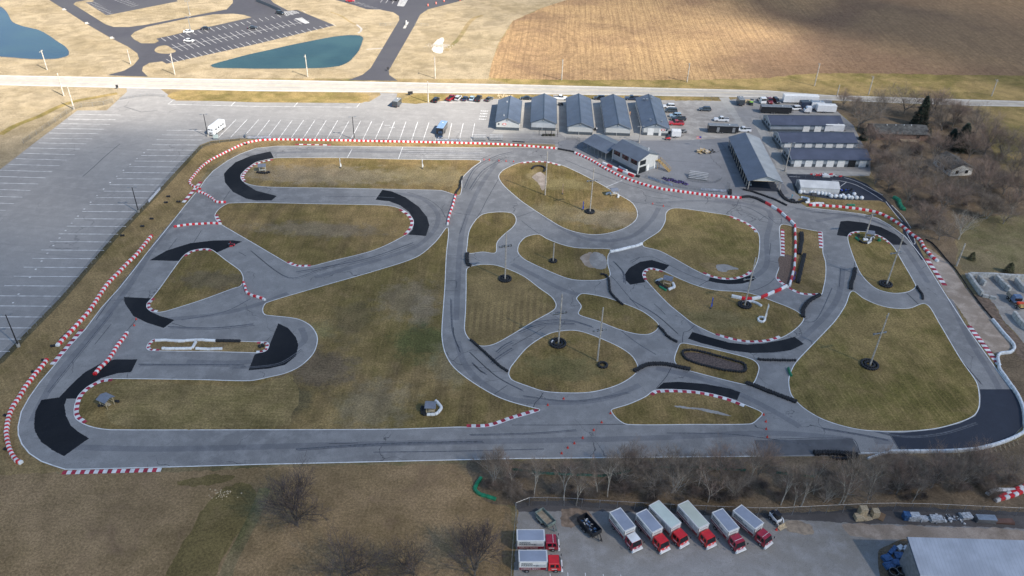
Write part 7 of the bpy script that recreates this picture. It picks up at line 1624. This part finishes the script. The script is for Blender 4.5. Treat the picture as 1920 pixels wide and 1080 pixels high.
# concrete block walls of the storage bins
cb_me = MB().box((0, 0, .38), (1.5, .72, .76), top=.97).mesh('concrete_block'); cb_me.materials.append(plain('cast_concrete', (.42, .42, .40), .85, var=.2, scale=1))
def block_wall(px, label, layers=2):
    P = [W(a) for a in px]; pts, T_ = resample(P, step=1.52); r_ = thing('concrete_block_wall', label, 'block wall', pts[0], 0, 'stacked concrete block walls')
    for l_ in range(layers):
        for a, b_ in zip(pts, pts[1:]):
            c = (a + b_) / 2 - pts[0]; link('concrete_block', cb_me, None, r_, (c.x, c.y, .02 + l_ * .765), atan2((b_ - a).y, (b_ - a).x) + R.uniform(-.02, .02))
block_wall(pp('1814,520 1824,535 1833,548 1840,556'), 'left concrete block wall of the storage bins')
block_wall(pp('1816,520 1860,521 1900,524 1950,526 2010,529'), 'back concrete block wall of the storage bins')
block_wall(pp('1832,523 1839,532 1846,537'), 'shortest dividing block wall of the storage bins')
block_wall(pp('1866,524 1878,536 1892,549'), 'middle dividing block wall of the storage bins')
block_wall(pp('1903,529 1912,541 1922,550'), 'right dividing block wall at the edge of the photo')
block_wall(pp('1840,556 1852,558 1868,562'), 'low block wall running right from the left bin wall', 1)
block_wall(pp('1899,592 1909,606 1918,616 1935,625'), 'block wall below the muddy tipper truck')
q = W((405.5, 262)); r_ = thing('information_board', 'pale board on posts on the grass under the motorhome', 'board', (q.x, q.y, .02), .25)
MB().box((0, 0, 1.2), (1.7, .08, 1.4)).obj('panel', plain('pale_green_panel', (.42, .5, .5), .6), r_, (0, 0, 0))
for s_ in (-1, 1): MB().bar((s_ * .7, 0, 0), (s_ * .7, 0, 1.9), .05, n=4).obj('post', M_grey, r_, (0, 0, 0))
# painted stencil words on the car park
for i, s in enumerate(('1712,832', '1708,852', '1704,871', '1698,893')):
    q = W(kk(0, 1, s)[0]); o = text('stencil_marking', 'KART', 1.15, M_paint, None, (q.x - 1.4, q.y - .5, .022), (0, 0, -.05)); o['kind'] = 'structure'
mb = MB()
for a in kk(0, 1, '985,940 1020,955 1405,765 1470,768 1515,765 1572,765 1622,768') : q = W(a); mb.box((q.x, q.y, .025), (2.2, .18, .012))
o = mb.obj('wheel_stop_marking', M_paint); o['kind'] = 'structure'
for px, lb in ((kk(0, 0, '480,75')[0], 'uppermost'), (kk(0, 0, '650,178')[0], 'middle'), (kk(0, 0, '838,288')[0], 'lowest')):
    q = W(px); r_ = thing('drain_inlet', lb + ' pale concrete drain inlet along the far black road', 'drain', (q.x, q.y, .02), .6, 'concrete drain inlets'); MB().box((0, 0, .35), (1.6, 1.0, .7), top=.8).obj('concrete_hood', M_conc, r_, (0, 0, 0)); MB().box((.5, -.4, .1), (1.2, .8, .12)).obj('apron', M_conc, r_, (0, 0, 0))
for px, lb in ((kk(0, 1, '1125,190')[0], 'traffic island with a keypad in the entrance road'),):
    q = W(px); rz = heading((755, 56), (764, 40)); r_ = thing('entrance_island', lb, 'island', (q.x, q.y, .02), rz)
    for dx in (-3.2, 3.0): MB().box((dx, 0, .1), (5.0, 1.2, .2)).obj('kerbed_island', M_conc, r_, (0, 0, 0))
    MB().box((1.5, 0, 1.0), (.5, .5, 1.8)).obj('keypad_post', M_white, r_, (0, 0, 0))
for px, lb in ((kk(0, 0, '882,668')[0], 'small dark sign at the entrance of the old car park'), (kk(0, 1, '1158,716')[0], 'dark leaning roadside sign left of the parked row'), (kk(0, 1, '990,532')[0], 'small sign at the right of the black entrance road')):
    q = W(px); r_ = thing('road_sign', lb, 'sign', (q.x, q.y, .02), .3); MB().box((0, 0, 1.1), (2.0 if '1158' in lb or 'leaning' in lb else .9, .1, 1.2)).obj('panel', M_blackst, r_, (0, 0, 0)); MB().bar((0, 0, 0), (0, 0, .6), .07, n=5).obj('post', M_grey, r_, (0, 0, 0))

# ------------------------------------------------------------------ trees
M_bark = plain('grey_bark', (.22, .195, .165), .95, var=.3, scale=2)
M_barkp = plain('pale_bark', (.42, .38, .32), .95, var=.25, scale=2)
M_twig = plain('brown_twigs', (.25, .20, .158), .95, var=.35, scale=.5)
M_twigr = plain('reddish_twigs', (.285, .205, .16), .95, var=.3, scale=.5)
M_twigp = plain('pale_twigs', (.36, .31, .25), .95, var=.25, scale=.5)
M_twigd = plain('dark_twigs', (.10, .08, .07), .95, var=.35, scale=.5)
M_cedar = plain('cedar_foliage', (.03, .045, .028), .95, var=.5, scale=.8)
M_cedarb = plain('bush_foliage', (.055, .06, .025), .95, var=.5, scale=.8)
def bare_tree(seed, h, spread=.5, counts=(5, 4, 4, 5, 6), lens=(.13, .27, .22, .17, .12, .10), tw=.013, multi=1, trunk_r=.2, up=.25):
    rr = random.Random(seed); tm = MB(); cm = MB()
    def rnd(): return Vector((rr.gauss(0, 1), rr.gauss(0, 1), rr.gauss(0, 1)))
    def rec(p, d, lv, r, k_):
        L = lens[lv] * h * rr.uniform(.75, 1.2) * k_; n = 3 if lv <= 2 else (2 if lv == 3 else 1); q = p; path = [p]
        for i in range(n):
            d = (d + rnd() * .11 + Vector((0, 0, .05))).normalized(); q2 = q + d * L / n; ra = r * (1 - .45 * i / n); rb_ = r * (1 - .45 * (i + 1) / n)
            if lv <= 3: tm.bar(q, q2, ra, rb_, n=5 if lv < 2 else 3, cap=False)
            else:
                s_ = rnd().cross(d); s_ = s_.normalized() * max(rb_, tw)
                cm.add([q - s_, q + s_, q2 + s_ * .3, q2 - s_ * .3], [(0, 1, 2, 3)])
            q = q2; path.append(q)
        if lv < len(counts):
            c = counts[lv]; a0 = rr.uniform(0, 6.28)
            for i in range(c):
                u = 1 if i == 0 else rr.uniform(.3, 1) if lv else rr.uniform(.6, 1)
                j = min(int(u * n), n - 1); pq = path[j].lerp(path[j + 1], u * n - j)
                side = d.orthogonal().normalized(); side = Matrix.Rotation(a0 + i * 2.4 + rr.uniform(-.5, .5), 3, d) @ side
                a = spread * (rr.uniform(.15, .5) if i == 0 else rr.uniform(.75, 1.5)); nd = (d * cos(a) + side * sin(a)); nd.z += up * (.6 if lv < 2 else .2); nd.normalize()
                rec(pq, nd, lv + 1, r * .55, 1 if i == 0 else rr.uniform(.75, 1.05))
    for m_ in range(multi):
        t_ = .05 if multi == 1 else .32
        rec(rnd() * Vector((1, 1, 0)).length * 0 + Vector((rr.uniform(-.3, .3), rr.uniform(-.3, .3), -.1)) * (multi > 1), Vector((rr.gauss(0, t_), rr.gauss(0, t_), 1)).normalized(), 0, trunk_r, 1)
    return tm.mesh('trunk'), cm.mesh('crown')
def scaled(ms, h):                              # normalise to a height of one metre
    z = max(max((v_.co.z for v_ in m_.vertices), default=0) for m_ in ms)
    for m_ in ms: m_.transform(Matrix.Scale(1 / z, 4))
    return ms
TP = {}
def tproto(key, mats, **kw):
    ms = scaled(bare_tree(**kw), 1); ms[0].materials.append(mats[0]); ms[1].materials.append(mats[1]); TP[key] = ms
tproto('oak', (M_bark, M_twig), seed=3, h=11, spread=.62)
M_twign = plain('dusky_twigs', (.085, .066, .066), .95, var=.3, scale=.5)
M_barkd = plain('dusky_bark', (.12, .105, .09), .95, var=.3, scale=2)
tproto('near', (M_barkd, M_twign), seed=3, h=11, spread=.6, tw=.014)
tproto('near2', (M_barkd, M_twign), seed=19, h=11, spread=.52, counts=(6, 4, 4, 5, 6), tw=.014)
tproto('oak2', (M_bark, M_twig), seed=11, h=11, spread=.68, counts=(5, 4, 4, 5, 5))
tproto('red', (M_bark, M_twigr), seed=5, h=11, spread=.5, counts=(6, 4, 4, 5, 6), tw=.012)
tproto('slim', (M_barkp, M_twig), seed=8, h=10, spread=.38, counts=(3, 3, 4, 5, 6), lens=(.28, .27, .2, .14, .1, .08), trunk_r=.12, tw=.012, up=.4)
tproto('slim2', (M_barkp, M_twigr), seed=21, h=10, spread=.42, counts=(2, 4, 4, 5, 6), lens=(.3, .27, .2, .14, .1, .08), trunk_r=.12, tw=.012, up=.4)
tproto('multi', (M_barkp, M_twig), seed=15, h=9, spread=.42, counts=(3, 3, 4, 5, 5), multi=4, trunk_r=.09, lens=(.2, .27, .22, .16, .12, .10))
tproto('pale', (M_barkp, M_twigp), seed=33, h=10, spread=.55, counts=(5, 4, 4, 4, 2), tw=.022, trunk_r=.24, lens=(.16, .3, .24, .17, .11, .08))
tproto('shrub', (M_bark, M_twig), seed=41, h=4, spread=.6, counts=(4, 4, 4, 4), multi=7, tw=.010, trunk_r=.03, lens=(.18, .3, .25, .2, .15))
tproto('shrubd', (M_bark, M_twigd), seed=43, h=4, spread=.65, counts=(4, 4, 4, 5), multi=8, tw=.011, trunk_r=.03, lens=(.18, .3, .25, .2, .15))
tproto('shrubr', (M_bark, M_twigr), seed=47, h=4, spread=.6, counts=(4, 4, 4, 4), multi=7, tw=.010, trunk_r=.03, lens=(.18, .3, .25, .2, .15))
def tree(key, base, h, label, group=None, ws=1.0, name='bare_tree', rz=None, world=False, cat='tree', lean=0):
    q = base if world else W(base); r_ = thing(name, label, cat, (q.x, q.y, .02), R.uniform(0, 6.28) if rz is None else rz, group); r_.scale = (h * ws, h * ws, h)
    if lean: r_.rotation_euler.y = lean
    link('trunk', TP[key][0], None, r_, (0, 0, 0)); link('crown', TP[key][1], None, r_, (0, 0, 0)); return r_
def th(base, top): return pole_h(base, top)
tree('near2', (557, 985), 15, 'big bare tree left of centre, its twigs reaching the white track line', ws=.95)
tree('near', (650, 1082), 12, 'wide bare tree at the bottom edge, left of the two middle ones', ws=1.3)
tree('near', (777, 1078), 10.5, 'bare tree at the bottom edge in the middle of three', ws=1.0)
tree('near2', (890, 1082), 12, 'bare tree at the bottom edge just left of the yard fence', ws=1.1)
tree('pale', (1797, 449), 10.5, 'lone pale bare tree on the right, lighter than the wood', ws=1.0)
g1 = 'bare trees between the track and the yard'
# row between track and yard; each placed where its stem meets the ground
rowt = [('slim', (1001, 935), 8.5), ('slim2', (1057, 941), 8.5), ('multi', (925, 905), 6.0), ('slim', (1080, 951), 7.5), ('slim2', (1120, 932), 8), ('slim', (1139, 935), 9), ('multi', (1160, 905), 7.5), ('oak2', (1228, 922), 8.5), ('multi', (1262, 925), 8), ('slim', (1308, 918), 7.5), ('slim2', (1327, 945), 8), ('multi', (1378, 936), 5.5), ('slim', (1403, 915), 7.5), ('slim', (1464, 950), 8.5), ('slim2', (1488, 952), 8), ('slim', (1502, 952), 8.5), ('multi', (1547, 944), 6), ('slim2', (1573, 950), 10), ('slim', (1580, 947), 11), ('slim', (1625, 946), 10), ('oak', (1632, 940), 8), ('multi', (1690, 920), 7), ('red', (1745, 918), 8), ('multi', (1790, 915), 7), ('red', (1838, 905), 7), ('oak2', (1890, 905), 6), ('slim2', (960, 915), 7.5), ('red', (1350, 905), 8), ('red', (1420, 900), 8), ('red', (1195, 900), 7), ('slim2', (1525, 930), 8), ('red', (1680, 930), 7.5), ('oak', (1765, 905), 6.5), ('slim', (1710, 945), 6), ('red', (1650, 900), 7), ('red', (1815, 880), 5)]
ordn = 'first second third fourth fifth sixth seventh eighth ninth tenth eleventh twelfth thirteenth fourteenth fifteenth sixteenth seventeenth eighteenth nineteenth twentieth'.split()
kd = {'slim': 'slender pale stemmed bare tree', 'slim2': 'slender bare tree with reddish twigs', 'multi': 'many stemmed bare tree', 'oak': 'spreading grey bare tree', 'oak2': 'broad grey bare tree', 'red': 'reddish brown bare tree', 'pale': 'pale bare tree'}
def where_x(px):
    x = px[0]
    for lim, s in ((975, 'above the left corner of the yard fence'), (1030, 'above the faded green trailer'), (1095, 'above the gap left of the black trailer'), (1150, 'above the black tipping trailer'), (1215, 'above the leftmost slanted truck'), (1275, 'above the second and third slanted truck'), (1340, 'above the pale beige green truck roof'), (1400, 'above the right end trucks'), (1440, 'just left of the compact loader'), (1500, 'right above the compact loader'), (1560, 'between loader and pallet stacks'), (1612, 'left of the tall pallet stack'), (1660, 'above the pallet stacks'), (1720, 'above the blue and pale block pallets'), (1780, 'above the rubble heap'), (1850, 'above the silvery crate'), (2200, 'near the dumped barriers')):
        if x < lim: return s
cnt = {}
for key, px, h in rowt:
    px = (px[0], px[1] - 3); base_l = kd[key] + ' ' + where_x(px)
    n_ = cnt.get(base_l, 0); cnt[base_l] = n_ + 1
    tree(key, px, h * 1.25, base_l + ('' if n_ == 0 else ', a ' + ('second', 'third', 'fourth')[n_ - 1] + ' one'), g1, ws=R.uniform(.85, 1.15))
rr = random.Random(12)
for i in range(110):                              # thicket between the stems
    x = rr.uniform(905, 1900); yt = 873 + (4 if x < 1700 else -14); yb = 945 if x < 1560 else 938
    if x < 960: yb = 925
    y = rr.uniform(yt, yb) if rr.random() < .35 else rr.uniform((yt + yb) / 2, yb)
    key = rr.choice(['shrubd', 'shrubd', 'shrub', 'shrubr', 'shrub'])
    tree(key, (x, y), rr.uniform(1.4, 3.4) * (1 if key != 'shrubd' else .8), {'shrubd': 'dark leafless shrub in the thicket between track and yard', 'shrub': 'brown leafless shrub in the thicket between track and yard', 'shrubr': 'reddish leafless shrub in the thicket between track and yard'}[key], 'leafless shrubs between the track and the yard', ws=rr.uniform(.9, 1.4), name='bare_shrub', cat='shrub')
# north east wood
ne = [('oak', (1649, 222), 10.5), ('oak2', (1610, 240), 9.5), ('red', (1580, 200), 5), ('red', (1600, 208), 5), ('oak2', (1695, 213), 9), ('red', (1740, 225), 10), ('oak', (1765, 245), 9.5), ('red', (1785, 240), 9), ('oak2', (1830, 250), 9), ('red', (1845, 290), 10), ('oak', (1875, 300), 9.5), ('red', (1815, 300), 8), ('red', (1660, 290), 7), ('oak', (1680, 330), 8), ('red', (1645, 320), 6), ('oak2', (1720, 345), 8.5), ('red', (1700, 380), 7.5), ('oak', (1745, 375), 8.5), ('red', (1765, 400), 8), ('red', (1840, 370), 8), ('oak2', (1880, 365), 8), ('red', (1905, 380), 9), ('oak', (1900, 330), 9), ('red', (1730, 430), 7), ('oak2', (1760, 450), 6.5), ('red', (1825, 345), 8), ('oak2', (1800, 375), 7), ('red', (1895, 400), 6), ('multi', (1850, 410), 5.5), ('red', (1750, 300), 8), ('oak', (1765, 340), 7.5), ('oak2', (1880, 420), 5), ('red', (1630, 275), 6), ('oak', (1640, 345), 6), ('red', (1665, 355), 6), ('red', (1700, 300), 7), ('red', (1915, 310), 9), ('oak2', (1935, 350), 9), ('red', (1620, 300), 5), ('multi', (1845, 405), 6)]
def where_ne(p):
    x, y = p
    a = 'beside the road' if y < 215 else 'near the low dark roofed house' if (y < 290 and x < 1760) else 'around the white gabled house' if (y < 360 and x > 1740) else 'right of the garage rows' if (x < 1660) else 'behind the small kart track' if x < 1760 else 'near the lone pale tree'
    return a
cnt = {}
for key, px, h in ne:
    bl = kd[key] + ' ' + where_ne(px); n_ = cnt.get(bl, 0); cnt[bl] = n_ + 1
    sfx = '' if n_ == 0 else ', ' + ['another one', 'a third one', 'a fourth one', 'a fifth one', 'a sixth one', 'a seventh one', 'an eighth one', 'a ninth one', 'a tenth one'][n_ - 1]
    tree(key, px, h * 1.5, bl + sfx, 'bare trees of the upper right wood', ws=R.uniform(.95, 1.3))
poly_ok = lambda x, y: (x > 1600 + (y - 200) * .32 if y < 330 else x > 1655 + (y - 350) * .75) and not (1625 < x < 1745 and 235 < y < 268) and not (1745 < x < 1830 and 285 < y < 335) and not (x > 1800 + (y - 400) * -.3 and y > 400)
k_ = 0
while k_ < 75:
    x = rr.uniform(1570, 1930); y = rr.uniform(200, 470)
    if not poly_ok(x, y) or (x > 1835 and y < 300): continue
    k_ += 1; key = rr.choice(['shrubd', 'shrub', 'shrubr', 'shrubr', 'shrub'])
    tree(key, (x, y), rr.uniform(1.6, 4), {'shrubd': 'dark leafless shrub under the trees of the upper right wood', 'shrub': 'brown leafless shrub under the trees of the upper right wood', 'shrubr': 'reddish leafless shrub under the trees of the upper right wood'}[key], 'leafless shrubs of the upper right wood', ws=rr.uniform(1, 1.6), name='bare_shrub', cat='shrub')
def conifer(seed, wide=.42, layers=900):
    r2 = random.Random(seed); tm = MB(); tm.bar((0, 0, 0), (0, 0, .95), .03, .008, 6); cm = MB()
    lob = [(r2.uniform(0, 6.28), r2.uniform(.2, .9), r2.uniform(.75, 1.3)) for _ in range(9)]
    for i in range(layers):
        z = r2.random() ** 1.15 * .97 + .03; a = r2.uniform(0, 2 * pi); k_ = 1.0
        for la, lz, ls in lob:
            if abs(((a - la + pi) % (2 * pi)) - pi) < .7 and abs(z - lz) < .14: k_ = ls
        rad = wide * (1 - z) ** .75 * (.45 + .55 * r2.random()) * k_ + .01; c = Vector((rad * cos(a), rad * sin(a), z)); s_ = r2.uniform(.018, .045)
        u = Vector((cos(a), sin(a), r2.uniform(-.5, .2))).normalized(); v_ = Vector((-sin(a), cos(a), r2.uniform(-.4, .4))).normalized()
        cm.add([c - u * s_, c + v_ * s_ * .6, c + u * s_ * 1.3, c - v_ * s_ * .6], [(0, 1, 2, 3)])
    return tm.mesh('trunk'), cm.mesh('crown')
ms = conifer(2, .30, 2600); ms[0].materials.append(M_bark); ms[1].materials.append(M_cedar); TP['cedar'] = ms
ms = conifer(4, .55, 2200); ms[0].materials.append(M_bark); ms[1].materials.append(M_cedarb); TP['bush'] = ms
for px, h, w_, lb, nm, key in (((1722, 236), 12, .95, 'tall dark evergreen above the low dark roofed house', 'evergreen_tree', 'cedar'), ((1798, 282), 10.5, 1.15, 'broad dark evergreen behind the white gabled house', 'evergreen_tree', 'cedar'), ((1812, 284), 7.5, 1.3, 'lower evergreen beside the broad one', 'evergreen_tree', 'cedar'), ((1780, 275), 7, 1.3, 'small evergreen left of the broad one', 'evergreen_tree', 'cedar'),
                      ((1618, 262), 5, 1.2, 'dark evergreen at the left end of the low dark roofed house', 'evergreen_tree', 'cedar'), ((1738, 262), 4.5, 1.1, 'dark evergreen at the right end of the low dark roofed house', 'evergreen_tree', 'cedar'), ((1821, 487), 2.6, .9, 'small brownish evergreen beside the leaning pole', 'evergreen_bush', 'bush'), ((1890, 512), 3.4, .95, 'round dark green bush above the storage bins', 'evergreen_bush', 'bush')):
    tree(key, px, h, lb, None, w_, nm)
for i in range(7):
    tree('shrubd' if i % 2 else 'bush', (1018 + i * 3.4, 254.5), .9, 'low shrub under the open frame by the second garage', 'shrubs under the open frame', 1.2, 'low_shrub', cat='shrub')
# bits lying about: stones
rr = random.Random(9)
def stones(c, n, s, mat, lab, rad):
    q0 = W(c); r_ = thing('stone_scatter', lab, 'stones', (q0.x, q0.y, .02)); r_['kind'] = 'stuff'; mb = MB()
    for i in range(n):
        z = rr.uniform(.5, 1) * s; mb.box((rr.gauss(0, rad), rr.gauss(0, rad * .6), z * .25), (z, z * rr.uniform(.6, 1), z * .5), rr.uniform(0, 3), top=.6)
    mb.obj('stones', mat, r_, (0, 0, 0))
stones((417, 927), 40, .3, M_lumber, 'scatter of pale stones on the dark grass', 1.1)
stones((824, 86), 260, .5, plain('white_riprap', (.36, .32, .27), .9, var=.3), 'bank of pale riprap stones by the field', 2.3)
stones((944, 180), 40, .6, M_lumber, 'small pale brush pile beside the first garage', 1.6)
